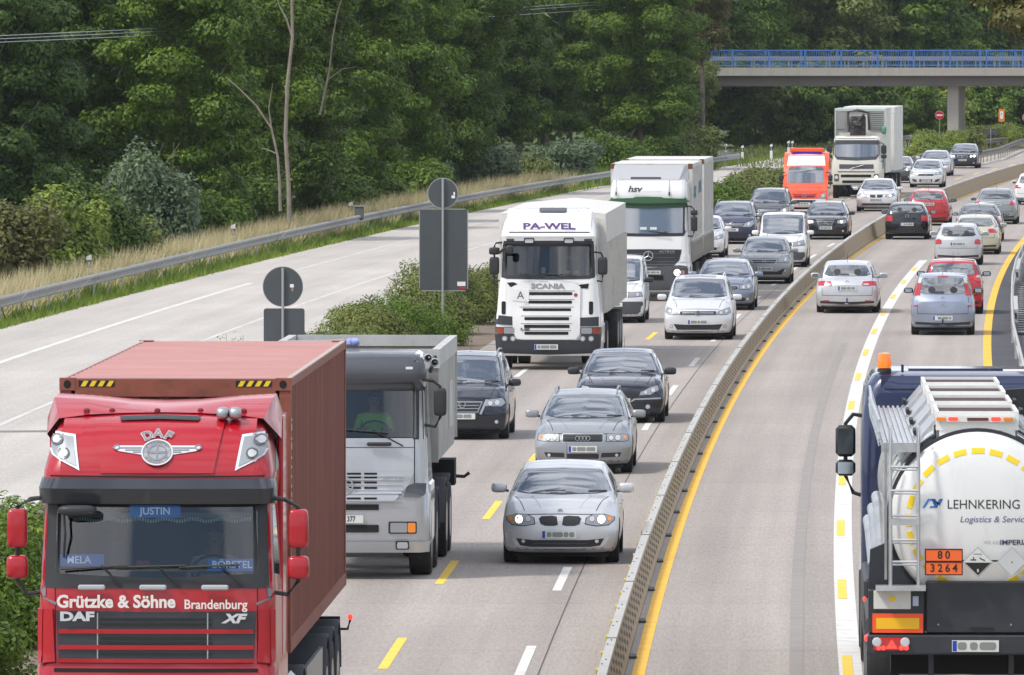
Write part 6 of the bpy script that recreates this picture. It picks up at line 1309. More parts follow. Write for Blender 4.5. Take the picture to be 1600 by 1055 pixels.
    for xa in (X0+.20, X1-.20-.38):
        o = MB().box(xa, xa+.38, L0-.004, L0-.001, cz1-.085, cz1-.02).obj('hazard_stripe', ink, ct); mb = MB()
        for i in range(4): u = xa+.02+i*.09; mb.prism([(u, cz1-.082), (u+.05, cz1-.082), (u+.085, cz1-.023), (u+.035, cz1-.023)], L0-.0065, L0-.0045)
        mb.obj('yellow_bars', yel, o)
    mb = MB(); rr = random.Random(5)
    for i in range(13): z = cz1-.45-i*.10; mb.box(X1-.004+.009, X1+.009, L0+.05, L0+.10, z, z+rr.choice([.05, .075, .03]))
    mb.obj('container_code', cream, ct)
    driver(t.matrix_basis @ Vector((.55, .95, zb-.25)) if 0 else Vector(f.world())+Vector((.55+.03, 1.0, zb-.26)), -math.atan(.03), mat('shirt_white', (.6, .6, .62), .8), 'driver in a pale shirt behind the windscreen of the red truck')
red_truck()
# ---- silver tipper
def tipper():
    f = Fr(538, 135.6); d = f.d; m = slope(d); t = thing('tipper_truck', f.world(), -math.atan(m), 'silver tipper truck with dark roof visor directly behind the brown container', 'truck')
    zb, zt_ = f.z(684), f.z(606); TS = paint_m('truck_silver', (.46, .475, .50), .45, .38)
    lv = [(f.z(862), .03, 1.20, .2), (f.z(848), -.02, 1.235, .22), (f.z(775), -.03, 1.24, .22), (f.z(770), .02, 1.22, .2), (1.50, .03, 1.20, .18), (zb-.25, .05, 1.19, .18), (zb-.01, .07, 1.17, .16), (zt_+.01, .18, 1.15, .15), (f.z(592), .12, 1.16, .15), (f.z(585), .10, 1.165, .18), (f.z(565), .16, 1.15, .22), (f.z(556), .35, 1.08, .26), (f.z(553), .8, .98, .26)]
    me = cab_mesh(lv, 1.95, .07, hole=(zb-.001, zt_+.001, 1.01)); full = cab_mesh(lv, 1.95, .07); bv = bvh_of(full); link('cab', me, TS, t, 38); interior(t, 1.02, zb, zt_, .12, 1.35)
    dk = mat('visor_grey', (.060, .064, .075), .38, coat=.4)
    for sg in (-1, 1): patch('windscreen_pillar', bv, [(sg*1.0, zb-.03), (sg*1.15, zb-.03), (sg*1.13, zt_+.02), (sg*.99, zt_+.02)], plas, t, 'front', .006, .08)
    patch('windscreen', bv, sym([(0, zb), (1.05, zb), (1.03, zt_), (0, zt_)]), tglass, t, 'front', .006, .1, 0)
    patch('roof_visor', bv, sym([(0, zt_-.03), (1.15, zt_-.03), (1.16, f.z(585)), (1.10, f.z(558)), (0, f.z(555))]), dk, t, 'front', .03, .08, .05); patch('visor_lip', bv, sym([(0, zt_-.05), (1.14, zt_-.05), (1.14, zt_), (0, zt_)]), plas, t, 'front', .034, .1)
    patch('roof', bv, [(-1.0, .35), (1.0, .35), (1.0, 1.9), (-1.0, 1.9)], dk, t, 'top', .006, .2)
    for px in (638,): o = patch('marker_lamp', bv, rrect(f.x(633), f.x(644), f.z(579), f.z(575), .01), lens, t, 'front', .04, .1)
    zz = [f.z(y) for y in (740, 747, 755, 763, 771, 779)]
    patch('grille_panel', bv, sym([(0, f.z(786)), (f.x(615), f.z(784)), (f.x(640), f.z(756)), (f.x(646), f.z(738)), (0, f.z(737))]), TS, t, 'front', .03, .1)
    for py in (740.5, 746, 754, 762.5, 770.5, 778.5):
        for (a, b) in ((542, 564), (569, 589)): patch('grille_slot', bv, [(f.x(a), f.z(py+1.6)), (f.x(b), f.z(py+1.6)), (f.x(b), f.z(py-1.6)), (f.x(a), f.z(py-1.6))], under, t, 'front', .036, .15, 0); patch('grille_slot', bv, [(-f.x(b), f.z(py+1.2)), (-f.x(a), f.z(py+1.2)), (-f.x(a), f.z(py-1.2)), (-f.x(b), f.z(py-1.2))], under, t, 'front', .036, .15, 0)
        patch('grille_rib', bv, [(-.85, f.z(py+4.2)), (.85, f.z(py+4.2)), (.85, f.z(py+3.0)), (-.85, f.z(py+3.0))], paint_m('silver', (.52, .54, .58)), t, 'front', .046, .2)
    mb = MB(); zc = f.z(759); mb.lathe([(-.06, .135), (-.06, .112), (-.045, .112), (-.045, .135)], 'y', (0, 0, zc), 26, close=True)
    for a in (90, 210, 330): mb.tube([(0, -.055, zc), (math.cos(math.radians(a))*.12, -.055, zc+math.sin(math.radians(a))*.12)], .012, 6)
    mb.obj('badge', chrome, t, 50)
    lettering('ACTROS', .085, mat('letter_silver', (.40, .41, .43), .3, .5), t, (f.x(622), -.04, f.z(748)), bold=.01, sx=1.4, shear=.2, ext=.003)
    patch('bumper_slot', bv, [(f.x(475), f.z(797)), (f.x(592), f.z(797)), (f.x(592), f.z(788)), (f.x(475), f.z(788))], under, t, 'front', .012, .15); patch('bumper_intake', bv, rrect(-f.x(592), f.x(592), f.z(832), f.z(820), .02), under, t, 'front', .014, .15)
    patch('bonnet_line', bv, [(-1.0, f.z(700)), (f.x(647), f.z(700)), (f.x(647), f.z(699)), (-1.0, f.z(699))], under, t, 'front', .004, .2, 0); patch('bonnet_line', bv, [(f.x(646.5), f.z(757)), (f.x(648), f.z(757)), (f.x(648), f.z(687)), (f.x(646.5), f.z(687))], under, t, 'front', .004, .2, 0)
    patch('lower_lip', bv, sym([(0, f.z(862)), (f.x(666), f.z(862)), (f.x(668), f.z(846)), (0, f.z(846))]), TS, t, 'front', .04, .12)
    for sg in (-1, 1):
        q = lambda a, b, c, e: rrect(min(sg*f.x(a), sg*f.x(b)), max(sg*f.x(a), sg*f.x(b)), f.z(e), f.z(c), .02)
        o = patch('headlight', bv, q(607, 651, 815, 834), plas, t, 'front', .012, .08); patch('lamp_glass', bv, q(610, 636, 817, 832), lampc, o, 'front', .02, .06); patch('indicator', bv, q(637, 649, 817, 832), amber, o, 'front', .02, .06)
        o = patch('fog_light', bv, q(618, 639, 845, 857), plas, t, 'front', .048, .08); patch('fog_lens', bv, q(620, 637, 847, 855), lens, o, 'front', .054, .06)
        patch('corner_vent', bv, [(sg*f.x(a), f.z(b)) for a, b in [(630, 776), (636, 760), (648, 755), (664, 756), (663, 774), (655, 777)]][::sg], gplas, t, 'front', .02, .08)
        patch('side_window', bv, [(.3, zb+.02), (1.1, zb-.05), (1.1, zt_), (.42, zt_)], glass_s, t, 'right' if sg > 0 else 'left', .006, .2)
        truck_mirror(t, sg, 1.17, f.z(651), f.z(607), None, None, y=.30, w=.095, out=.22)
        MB().box(min(sg*1.0, sg*1.24), max(sg*1.0, sg*1.24), .5, 1.9, f.z(775)-.02, f.z(755), bev=.05).obj('wheel_arch', TS, t)
    plate_part(t, bv, 'front', f.z(811), f.x(540), .52, .115, y=-.04, band=False, txt='HST 377')
    MB().box(f.x(573), f.x(612), -.02, .03, f.z(697), f.z(691), bev=.02).obj('grab_handle', plas, t); wiper_arm(t, f.x(630), f.z(697), f.x(583), f.z(672), .0, (f.x(541), f.z(671), f.x(606), f.z(676)))
    for x, y in ((667, 561), (677, 568)):
        mb = MB(); X, Z = f.x(x), f.z(y); mb.lathe([(.5, .065), (.495, .05), (.62, .02), (.95, .015), (.95, .03), (.62, .04)], 'y', (X, 0, Z), 18, close=True); mb.obj('air_horn', chrome, t, 50)
    mb = MB(); mb.tube([(f.x(668), .9, f.z(585)), (f.x(676), 1.0, f.z(560))], .03, 6); mb.obj('horn_bracket', plas, t)
    hv = mat('hi_vis', (.35, .85, .08), .8)
    steering(t, .42, .42, zb+.06)
    MB().box(-.42, .42, .6, 8.9, .80, 1.08).obj('chassis', under, t); axle(t, 1.45, 1.22, .54, .32); axle(t, 3.25, 1.22, .54, .32)
    for y in (6.2, 7.6): axle(t, y, 1.25, .54, .32, dual=True)
    for y in (1.45, 3.25, 6.2, 7.6):
        for sg in (-1, 1): mb = MB(); pr = [(y+.66*math.cos(a), .55+.66*math.sin(a)) for a in [math.pi*k/10 for k in range(11)]]+[(y+.63*math.cos(a), .55+.63*math.sin(a)) for a in [math.pi*(10-k)/10 for k in range(11)]]; mb.prism(pr, sg*.82, sg*1.24, 'yz'); mb.obj('mudguard', mat('mudguard_grey', (.07, .075, .085), .6), t, 40)
    # tipping body
    ts = mat('tipper_body', (.36, .355, .34), .55, .35, noise=.1, nscale=1.5, dirt=((.22, .20, .17), 1.2, .7)); tr = mat('tipper_rim', (.50, .50, .49), .5, .3, noise=.08, nscale=2, dirt=((.3, .28, .25), 3, .5)); tin = mat('tipper_inside', (.23, .21, .185), .8, noise=.15, nscale=2)
    y0, y1, z0, z1, X = 2.12, 8.7, 1.62, 3.30, 1.29
    def wall(x0, x1, ya, yb_, za, zb2, m_, nm): MB().box(x0, x1, ya, yb_, za, zb2).obj(nm, m_, t)
    wall(-X, X, y0, y0+.05, z0, z1-.28, ts, 'front_wall'); wall(-X-.02, X+.02, y0-.03, y0+.08, z1-.28, z1, tr, 'front_rim')
    for sg in (-1, 1):
        wall(min(sg*X, sg*(X-.05)), max(sg*X, sg*(X-.05)), y0+.055, y1-.15, z0+.25, z1-.26, ts, 'side_wall'); MB().box(min(sg*(X+.02), sg*(X-.10)), max(sg*(X+.02), sg*(X-.10)), y0+.085, y1, z1-.255, z1-.003).obj('side_rim', tr, t)
        MB().box(min(sg*(X+.02), sg*(X-.06)), max(sg*(X+.02), sg*(X-.06)), y1-.14, y1, z0+.1, z1-.26).obj('rear_post', tr, t); MB().prism([(y0+.06, z0+.02), (y1-.5, z0+.02), (y1-.1, z0+.24), (y0+.06, z0+.24)], sg*(X-.06), sg*(X-.01), 'yz').obj('side_skirt', ts, t)
        MB().box(min(sg*(X+.001), sg*(X+.012)), max(sg*(X+.001), sg*(X+.012)), 5.9, 7.3, z0+.35, z0+1.05).obj('side_panel', tr, t)
    wall(-X+.06, X-.06, y0+.06, y1-.1, z0, z0+.06, tin, 'body_floor'); wall(-X+.06, X-.06, y1-.08, y1-.02, z0+.1, z1-.18, tin, 'tailgate'); wall(-X+.12, X-.12, y1-.10, y1+.01, z1-.17, z1-.002, tr, 'tailgate_rim')
    # tarpaulin roll on the front rim
    mb = MB(); mb.tube([(-1.1, y0+.3, z1+.06), (-.75, y0+.28, z1+.07), (-.35, y0+.3, z1+.075), (-.12, y0+.3, z1+.09)], .055, 9); mb.obj('rolled_tarp', mat('tarp_grey', (.30, .30, .29), .85, bump=.6, bscale=12), t, 60)
    mb = MB(); rr = random.Random(4); blob_obj('rag', mat('rag_blue', (.30, .34, .60), .85, noise=.5, nscale=12, bump=1, bscale=15), t, (.0, y0+.3, z1+.09), .11, .10, .07, .8)
    for sg in (-1, 1): mb = MB(); mb.tube([(sg*1.1, 8.7, 1.12), (sg*1.42, 8.7, 1.10), (sg*1.5, 8.7, 1.16)], .03, 6); mb.obj('lamp_arm', plas, t); MB().box(min(sg*.8, sg*1.3), max(sg*.8, sg*1.3), 7.9, 8.6, 1.0, 1.4).obj('rear_box', under, t)
    driver(Vector(f.world())+Vector((.42, .80, zb-.20)), 0, hv, 'driver in a hi vis vest behind the windscreen of the silver tipper')
tipper()
# ---- white tractor with purple lettering and tarpaulined tipper body
def white_truck():
    f = Fr(856, 220.5); t = thing('grain_truck', f.world(), -math.atan(slope(220)), 'white truck with purple lettering above its windscreen and a tarpaulined body', 'truck')
    c = lambda X, Y: (f.x(740+X/3.767), f.z(300+Y/3.767)); zz = lambda Y: c(0, Y)[1]; xx = lambda X: c(X, 0)[0]
    zb, zt_ = zz(505), zz(320); GB = mat('bumper_blue_grey', (.024, .028, .036), .5, coat=.15)
    lv = [(zz(965), .05, 1.20, .2), (zz(935), 0, 1.24, .22), (zz(790), -.03, 1.245, .22), (zz(725), -.02, 1.235, .22), (zz(700), .0, 1.22, .22), (1.7, .02, 1.20, .22), (zz(530), .04, 1.16, .2), (zb, .06, 1.14, .18), (zt_, .22, 1.11, .16), (zz(290), .22, 1.12, .18), (zz(262), .18, 1.13, .2), (zz(235), .30, 1.12, .22), (zz(180), .50, 1.07, .25), (zz(130), .85, .98, .28), (zz(105), 1.3, .90, .28)]
    me = cab_mesh(lv, 2.2, .09, hole=(zb-.001, zt_+.001, 1.01)); full = cab_mesh(lv, 2.2, .09); bv = bvh_of(full); link('cab', me, WHT, t, 38); interior(t, 1.02, zb, zt_, .16, 1.4)
    for sg in (-1, 1): patch('windscreen_pillar', bv, [(sg*.98, zb-.03), (sg*1.11, zb-.0), (sg*1.08, zt_+.03), (sg*.97, zt_+.03)], plas, t, 'front', .008, .08)
    patch('windscreen_base', bv, sym([(0, zb-.05), (1.0, zb-.03), (1.08, zb+.08), (.95, zb+.05), (0, zb+.03)]), plas, t, 'front', .01, .08); patch('windscreen_header', bv, sym([(0, zt_-.01), (1.08, zt_-.01), (1.06, zz(290)), (0, zz(287))]), plas, t, 'front', .012, .08)
    patch('windscreen', bv, sym([(0, zb), (1.03, zb), (1.0, zt_), (0, zt_)]), tglass, t, 'front', .006, .1, 0)
    pur = mat('letter_purple', (.25, .16, .42), .5); lettering('PA-WEL', .235, pur, t, (xx(440), .33, zz(205)), bold=.04, sx=1.5, ext=.006, tilt=-.55); sc_l = mat('letter_grey', (.33, .34, .35), .35, .4); lettering('SCANIA', .17, sc_l, t, (xx(436), -.005, zz(556)), bold=.035, sx=1.32, ext=.006)
    patch('roof_seam', bv, [(xx(205), zz(243)), (xx(680), zz(243)), (xx(680), zz(237)), (xx(205), zz(237))], under, t, 'front', .006, .2, 0); patch('roof_hatch', bv, rrect(xx(375), xx(537), zz(128), zz(106), .03), gplas, t, 'front', .03, .1)
    for X in (325, 558): o = patch('roof_lamp', bv, rrect(xx(X-30), xx(X+30), zz(306), zz(270), .02), plas, t, 'front', .03, .08); patch('lamp_lens', bv, rrect(xx(X-24), xx(X+24), zz(301), zz(276), .02), lens, o, 'front', .04, .08)
    for X in (213, 670): patch('marker_lamp', bv, rrect(xx(X-22), xx(X+22), zz(292), zz(276), .01), gplas, t, 'front', .02, .08)
    patch('grille_panel', bv, [c(235, 860), c(290, 868), c(600, 868), c(625, 835), c(628, 560), c(590, 535), c(280, 535), c(225, 560), c(232, 840)], WHT, t, 'front', .035, .1)
    for (a, b, y) in ((325, 580, 600), (322, 578, 650), (290, 573, 695), (300, 562, 747), (298, 565, 792), (300, 558, 832)): patch('grille_slot', bv, rrect(xx(a), xx(b), zz(y+8), zz(y-10), .02), under, t, 'front', .042, .12); patch('grille_rib', bv, [c(a-20, y-15), c(b+15, y-15), c(b+15, y-18), c(a-20, y-18)], gplas, t, 'front', .040, .2, 0)
    for a in ([(195, 535), (215, 560), (272, 562), (262, 545), (235, 532)], [(597, 565), (672, 570), (678, 540), (630, 545)]): patch('air_vent', bv, [c(*p) for p in a], under, t, 'front', .01, .08)
    for X in (176, 690): patch('side_vent', bv, rrect(xx(X-12), xx(X+12), zz(722), zz(645), .03), under, t, 'front', .012, .08)
    patch('letter_board', bv, [c(230, 640), c(325, 650), c(328, 572), c(234, 570)], WHT, t, 'front', .05, .2, .05); lettering('A', .25, ink, t, (xx(277), -.10, zz(610)), bold=.0, ext=.003)
    patch('bumper', bv, sym([(0, zz(955)), (1.20, zz(945)), (1.235, zz(835)), (.80, zz(835)), (.74, zz(872)), (0, zz(872))]), GB, t, 'front', .04, .08, .05); patch('corner_trim', bv, [c(628, 790), c(750, 790), c(750, 735), c(628, 740)], GB, t, 'front', .02, .08); patch('corner_trim', bv, [c(130, 780), c(235, 785), c(235, 735), c(130, 725)], GB, t, 'front', .02, .08)
    for sg in (-1, 1):
        X = lambda v: sg*abs(xx(v)); P = lambda v0, v1, y0, y1: rrect(min(X(v0), X(v1)), max(X(v0), X(v1)), zz(y1), zz(y0), .03)
        o = patch('headlight', bv, P(628, 745, 795, 838), lampd, t, 'front', .03, .08); patch('lamp_glass', bv, P(632, 695, 799, 834), lampc, o, 'front', .038, .06); patch('indicator', bv, P(699, 732, 801, 834), mat('lamp_orange_red', (.32, .05, .03), .3), o, 'front', .038, .06)
        for v in (641, 690): o = patch('fog_light', bv, circ(X(v), zz(863), .065), lampc, t, 'front', .05, .08); patch('fog_lens', bv, circ(X(v), zz(863), .042), lens, o, 'front', .056, .08, 0)
        truck_mirror(t, sg, 1.13, zz(490), zz(385), zz(372) if sg < 0 else None, zz(328) if sg < 0 else None, y=.35, w=.12, out=.16)
        patch('side_window', bv, [(.35, zb+.05), (1.2, zb), (1.2, zt_), (.5, zt_)], glass_s, t, 'right' if sg > 0 else 'left', .006, .2)
    mb = MB(); mb.tube([(xx(150), .2, zz(360)), (xx(180), -.1, zz(335)), (xx(212), -.25, zz(320))], .035, 7); mb.obj('front_mirror_arm', plas, t); blob_obj('front_mirror', plas, t, (xx(215), -.25, zz(340)), .09, .06, .11, .6)
    lettering('R 420', .075, ink, t, (xx(303), -.06, zz(808)), bold=.03, ext=.003, sx=1.2); patch('badge', bv, circ(xx(600), zz(607), .045, 10), mat('badge_red', (.35, .05, .05), .4), t, 'front', .045, .05)
    plate_part(t, bv, 'front', zz(912), xx(428), .56, .125, y=-.07, seed=6); steering(t, .52, .6, zb+.05)
    for xq, w_ in ((555, .09), (605, .09), (408, .10)): MB().box(xx(xq)-w_/2, xx(xq)+w_/2, .20, .21, zb+.10, zb+.10+(.14 if xq == 408 else .06)).obj('sticker', mat('sticker_pale', (.65, .70, .68), .6), t)
    wiper_arm(t, xx(420), zb-.0, xx(360), zb+.05, .0, (xx(250), zb+.10, xx(420), zb+.05)); wiper_arm(t, xx(620), zb-.0, xx(560), zb+.05, .0, (xx(430), zb+.10, xx(600), zb+.05))
    MB().box(-.42, .42, .6, 15.4, .80, 1.05).obj('chassis', under, t); axle(t, 1.45, 1.22, .52, .30)
    for y in (4.6, 11.6, 12.9, 14.2): axle(t, y, 1.25, .52, .30, dual=True)
    MB().box(.9, 1.22, 2.6, 3.7, .5, 1.05, bev=.05).obj('fuel_tank', alu, t)
    bd = mat('tarp_body', (.60, .585, .54), .7, noise=.08, nscale=1.5, dirt=((.28, .26, .23), 1.5, .7)); tp = mat('tarpaulin', (.62, .61, .58), .8, noise=.08, nscale=2, bump=.6, bscale=2.5, dirt=((.35, .33, .3), 2, .6))
    X, y0, y1, z0, z1 = 1.26, 2.45, 15.8, 1.28, 3.72
    MB().box(-X, X, y0, y1, z0, z1-.75).obj('load_body', bd, t)
    mb = MB(); mb.add([(-X-.02, y0-.05, z1-.75), (X+.02, y0-.05, z1-.75), (X+.02, y1, z1-.75), (-X-.02, y1, z1-.75), (-X-.02, y0-.05, z1-.05), (X+.02, y0-.05, z1-.05), (X+.02, y1, z1-.02), (-X-.02, y1, z1-.02), (0, y0+.1, z1+.10), (0, y1, z1+.1)], [(0, 1, 5, 8, 4), (1, 2, 6, 5), (2, 3, 7, 9, 6), (3, 0, 4, 7), (4, 8, 9, 7), (8, 5, 6, 9), (0, 3, 2, 1)]); mb.obj('tarpaulin', tp, t, 20)
    for sg in (-1, 1):
        mb = MB()
        for y in np.arange(y0+.1, y1, .85): mb.box(min(sg*(X-.01), sg*(X+.045)), max(sg*(X-.01), sg*(X+.07)), y, y+.09, z0+.02, z1-.76)
        mb.obj('body_ribs', bd, t)
    mb = MB(); mb.add([(X-.35, y0-.05, z1-.1), (X+.03, y0-.15, z1-.2), (X+.06, y0-.1, z1-.95), (X-.1, y0-.05, z1-1.3), (X-.35, y0+.02, z1-.1), (X+.03, y0-.1, z1-.2), (X+.06, y0-.05, z1-.95), (X-.1, y0+.02, z1-1.3)], [(0, 1, 2, 3), (7, 6, 5, 4), (0, 4, 5, 1), (1, 5, 6, 2), (2, 6, 7, 3), (3, 7, 4, 0)]); mb.obj('loose_tarp_corner', tp, t)
    driver(Vector(f.world())+Vector((.52, 1.0, zb-.28)), 0, mat('shirt_grey', (.12, .12, .13), .8), 'driver in grey behind the windscreen of the white truck with purple lettering')
white_truck()
# ---- white box truck with green visor
def box_truck():
    f = Fr(1013, 277.5); t = thing('box_truck', f.world(), -math.atan(slope(277)), 'white container truck with green sun visor behind the small white van', 'truck')
    xx = lambda X: f.x(920+X/4.058); zz = lambda Y: f.z(220+Y/4.058); c = lambda X, Y: (xx(X), zz(Y)); zb, zt_ = zz(590), zz(415)
    lv = [(zz(955), .05, 1.20, .2), (zz(920), 0, 1.24, .2), (zz(800), -.02, 1.24, .2), (zz(770), .02, 1.21, .2), (zz(680), .04, 1.19, .2), (zb-.02, .06, 1.17, .16), (zt_, .18, 1.15, .16), (zz(360), .12, 1.16, .18), (zz(300), .16, 1.14, .2), (zz(255), .35, 1.10, .24), (zz(245), .7, 1.05, .24)]
    me = cab_mesh(lv, 2.0, .07); bv = bvh_of(me); link('cab', me, WHT, t, 38)
    patch('windscreen_surround', bv, sym([(0, zz(608)), (1.05, zz(605)), (1.17, zz(560)), (1.14, zz(400)), (0, zz(400))]), plas, t, 'front', .008, .1); patch('windscreen', bv, sym([(0, zz(590)), (1.02, zz(585)), (1.03, zz(425)), (0, zz(418))]), glass, t, 'front', .014, .1)
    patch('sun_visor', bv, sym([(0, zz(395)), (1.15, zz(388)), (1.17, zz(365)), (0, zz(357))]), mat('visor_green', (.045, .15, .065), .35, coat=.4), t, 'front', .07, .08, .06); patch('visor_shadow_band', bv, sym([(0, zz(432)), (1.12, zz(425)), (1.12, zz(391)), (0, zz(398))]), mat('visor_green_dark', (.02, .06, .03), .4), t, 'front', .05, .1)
    lettering('hsv', .26, mat('letter_dark', (.08, .08, .09), .5), t, (xx(290), .02, zz(308)), bold=.04, shear=.25, sx=1.15); lettering('rostocker', .085, mat('letter_pale', (.45, .47, .48), .5), t, (xx(405), .03, zz(322)), sx=1.6)
    df = MB(); df.add([(-1.16, .9, zz(252)), (1.16, .9, zz(252)), (1.10, 1.95, zz(160)), (-1.10, 1.95, zz(160)), (-.9, .5, zz(250)), (.9, .5, zz(250)), (1.02, 1.5, zz(160)), (-1.02, 1.5, zz(160)), (-1.16, 1.95, zz(252)), (1.16, 1.95, zz(252))], [(4, 5, 6, 7), (0, 4, 7, 3), (5, 1, 2, 6), (7, 6, 2, 3), (0, 8, 9, 1, 5, 4), (0, 3, 8), (1, 9, 2), (3, 2, 9, 8)]); df.obj('roof_deflector', mat('deflector_grey', (.40, .40, .41), .5), t, 30)
    MB().box(-.55, .35, .55, .60, zz(246), zz(232)).obj('roof_handle', gplas, t)
    patch('grille', bv, sym([(0, zz(800)), (.72, zz(800)), (.92, zz(760)), (1.0, zz(690)), (0, zz(688))]), plas, t, 'front', .012, .1)
    for Y in (715, 740, 765, 785): patch('grille_rib', bv, [(-.8, zz(Y+3)), (.8, zz(Y+3)), (.8, zz(Y-2)), (-.8, zz(Y-2))], gplas, t, 'front', .02, .2, 0)
    mb = MB(); zc = zz(730); x_ = 0; mb.lathe([(-.06, .15), (-.06, .125), (-.045, .125), (-.045, .15)], 'y', (x_, 0, zc), 24, close=True)
    for a in (90, 210, 330): mb.tube([(x_, -.055, zc), (x_+math.cos(math.radians(a))*.13, -.055, zc+math.sin(math.radians(a))*.13)], .013, 6)
    mb.obj('badge', chrome, t, 50); lettering('ACTROS', .085, chrome, t, (.55, -.03, zz(703)), sx=1.4, shear=.2)
    patch('bumper', bv, sym([(0, zz(950)), (1.22, zz(945)), (1.24, zz(800)), (.95, zz(790)), (0, zz(805))]), gplas, t, 'front', .02, .1, .04); patch('bumper_intake', bv, rrect(-.45, .45, zz(885), zz(855), .03), under, t, 'front', .03, .1)
    for sg in (-1, 1):
        P = [(sg*.72, zz(860)), (sg*1.15, zz(862)), (sg*1.18, zz(808)), (sg*.72, zz(812))][::sg]; o = patch('headlight', bv, P, lampd, t, 'front', .03, .08); patch('bulb', bv, circ(sg*.86, zz(835), .10), lit, o, 'front', .04, .08, 0); patch('lamp_glass', bv, circ(sg*1.02, zz(835), .07), mat('lamp_pinkish', (.4, .22, .2), .3), o, 'front', .038, .08, 0)
        truck_mirror(t, sg, 1.16, zz(575), zz(480), zz(475), zz(440), y=.3, w=.10, out=.20); patch('side_window', bv, [(.3, zb), (1.1, zb), (1.1, zt_), (.42, zt_)], glass_s, t, 'right' if sg > 0 else 'left', .006, .2)
        patch('corner_panel', bv, [(sg*.90, zz(770)), (sg*1.20, zz(768)), (sg*1.2, zz(725)), (sg*1.05, zz(735))][::sg], WHT, t, 'front', .03, .08)
        mb = MB(); mb.tube([(sg*.62-.35*(sg < 0)+.0, .25, zz(250)), (sg*.62-.35*(sg < 0), .12, zz(325))], .008, 4); mb.tube([(sg*.62-.35*(sg < 0), .12, zz(348)), (sg*.62-.35*(sg < 0), .12, zz(325))], .025, 6); mb.obj('cable_end', plas, t)
    plate_part(t, bv, 'front', zz(835), .12, .5, .11, y=-.06, seed=8, band=False); wiper_arm(t, .2, zb-.02, .55, zb+.08, .0, (.0, zb+.08, .6, zb+.02))
    for xq in (-.15, .15): MB().box(xq-.10, xq+.10, .02, .03, zb+.12, zb+.20).obj('sticker', mat('sticker_pale', (.65, .70, .68), .6), t)
    MB().box(-.42, .42, .6, 9.6, .80, 1.1).obj('chassis', under, t); axle(t, 1.45, 1.22)
    for y in (5.4, 6.8): axle(t, y, 1.25, dual=True)
    cw_ = mat('container_white', (.62, .61, .58), .6, noise=.07, nscale=1, dirt=((.33, .24, .17), 2.5, .55)); rustm = mat('rust', (.16, .07, .035), .85); MB().box(-1.24, 1.24, 2.15, 9.9, 1.12, 1.75).obj('load_bed', mat('load_bed', (.38, .36, .32), .75, noise=.12, nscale=2, dirt=((.2, .17, .14), 3, .7)), t)
    t1 = t; t2 = thing('cargo_trailer', (f.world()[0]+10.9*slope(285), f.d+10.9, 0), -math.atan(slope(290)), 'white container trailer pulled by the truck with the green visor', 'trailer'); MB().box(-1.24, 1.24, 0, 7.6, 1.12, 1.75).obj('load_bed', mat('load_bed', (.38, .36, .32)), t2); MB().box(-.4, .4, -1.6, 7.4, .8, 1.1).obj('chassis', under, t2)
    for y in (1.4, 6.0): axle(t2, y, 1.25, dual=True)
    for (a, b, zt2, t) in ((2.2, 9.85, 4.08, t1), (.05, 7.6, 4.10, t2)):
        o = MB().box(-1.23, 1.23, a, b, 1.755, zt2).obj('container_box', cw_, t); mb = MB()
        for sx in (-1, 1):
            for yy in (a, b-.16): mb.box(min(sx*1.235, sx*1.10), max(sx*1.235, sx*1.10), yy-.006, yy+.166, zt2-.15, zt2+.006)
        mb.obj('corner_casting', rustm, o)
        MB().box(-1.236, 1.236, a-.004, a+.06, zt2-.05, zt2+.005).obj('top_rail', rustm if a > 3 else cw_, o); mb = MB()
        for sx in (-1, 1):
            for yy in np.arange(a+.3, b-.1, .4): mb.box(min(sx*1.225, sx*1.245), max(sx*1.225, sx*1.245), yy, yy+.06, 1.80, zt2-.1)
        mb.obj('wall_ribs', cw_, o)
    for y, zq, w_ in ((3.6, 3.2, 1.0), (7.5, 3.3, 1.2)): lettering('CRONOS' if y > 5 else 'GREEN', .5, mat('letter_teal', (.10, .25, .32), .6), t1, (1.262, y, zq), 'right', ext=.004, bold=.02, sx=.9)
    q = MB(); q.box(1.241, 1.262, 0, .05, 1.14, 1.70); sm = q.mesh('stanchion'); sm.materials.append(mat('load_bed', (.38, .36, .32)))
    for yy in np.arange(2.25, 9.8, .45): link('stanchion', sm, parent=t1, loc=(0, yy, 0))
    for yy in np.arange(.1, 7.5, .45): link('stanchion', sm, parent=t2, loc=(0, yy, 0))
box_truck()
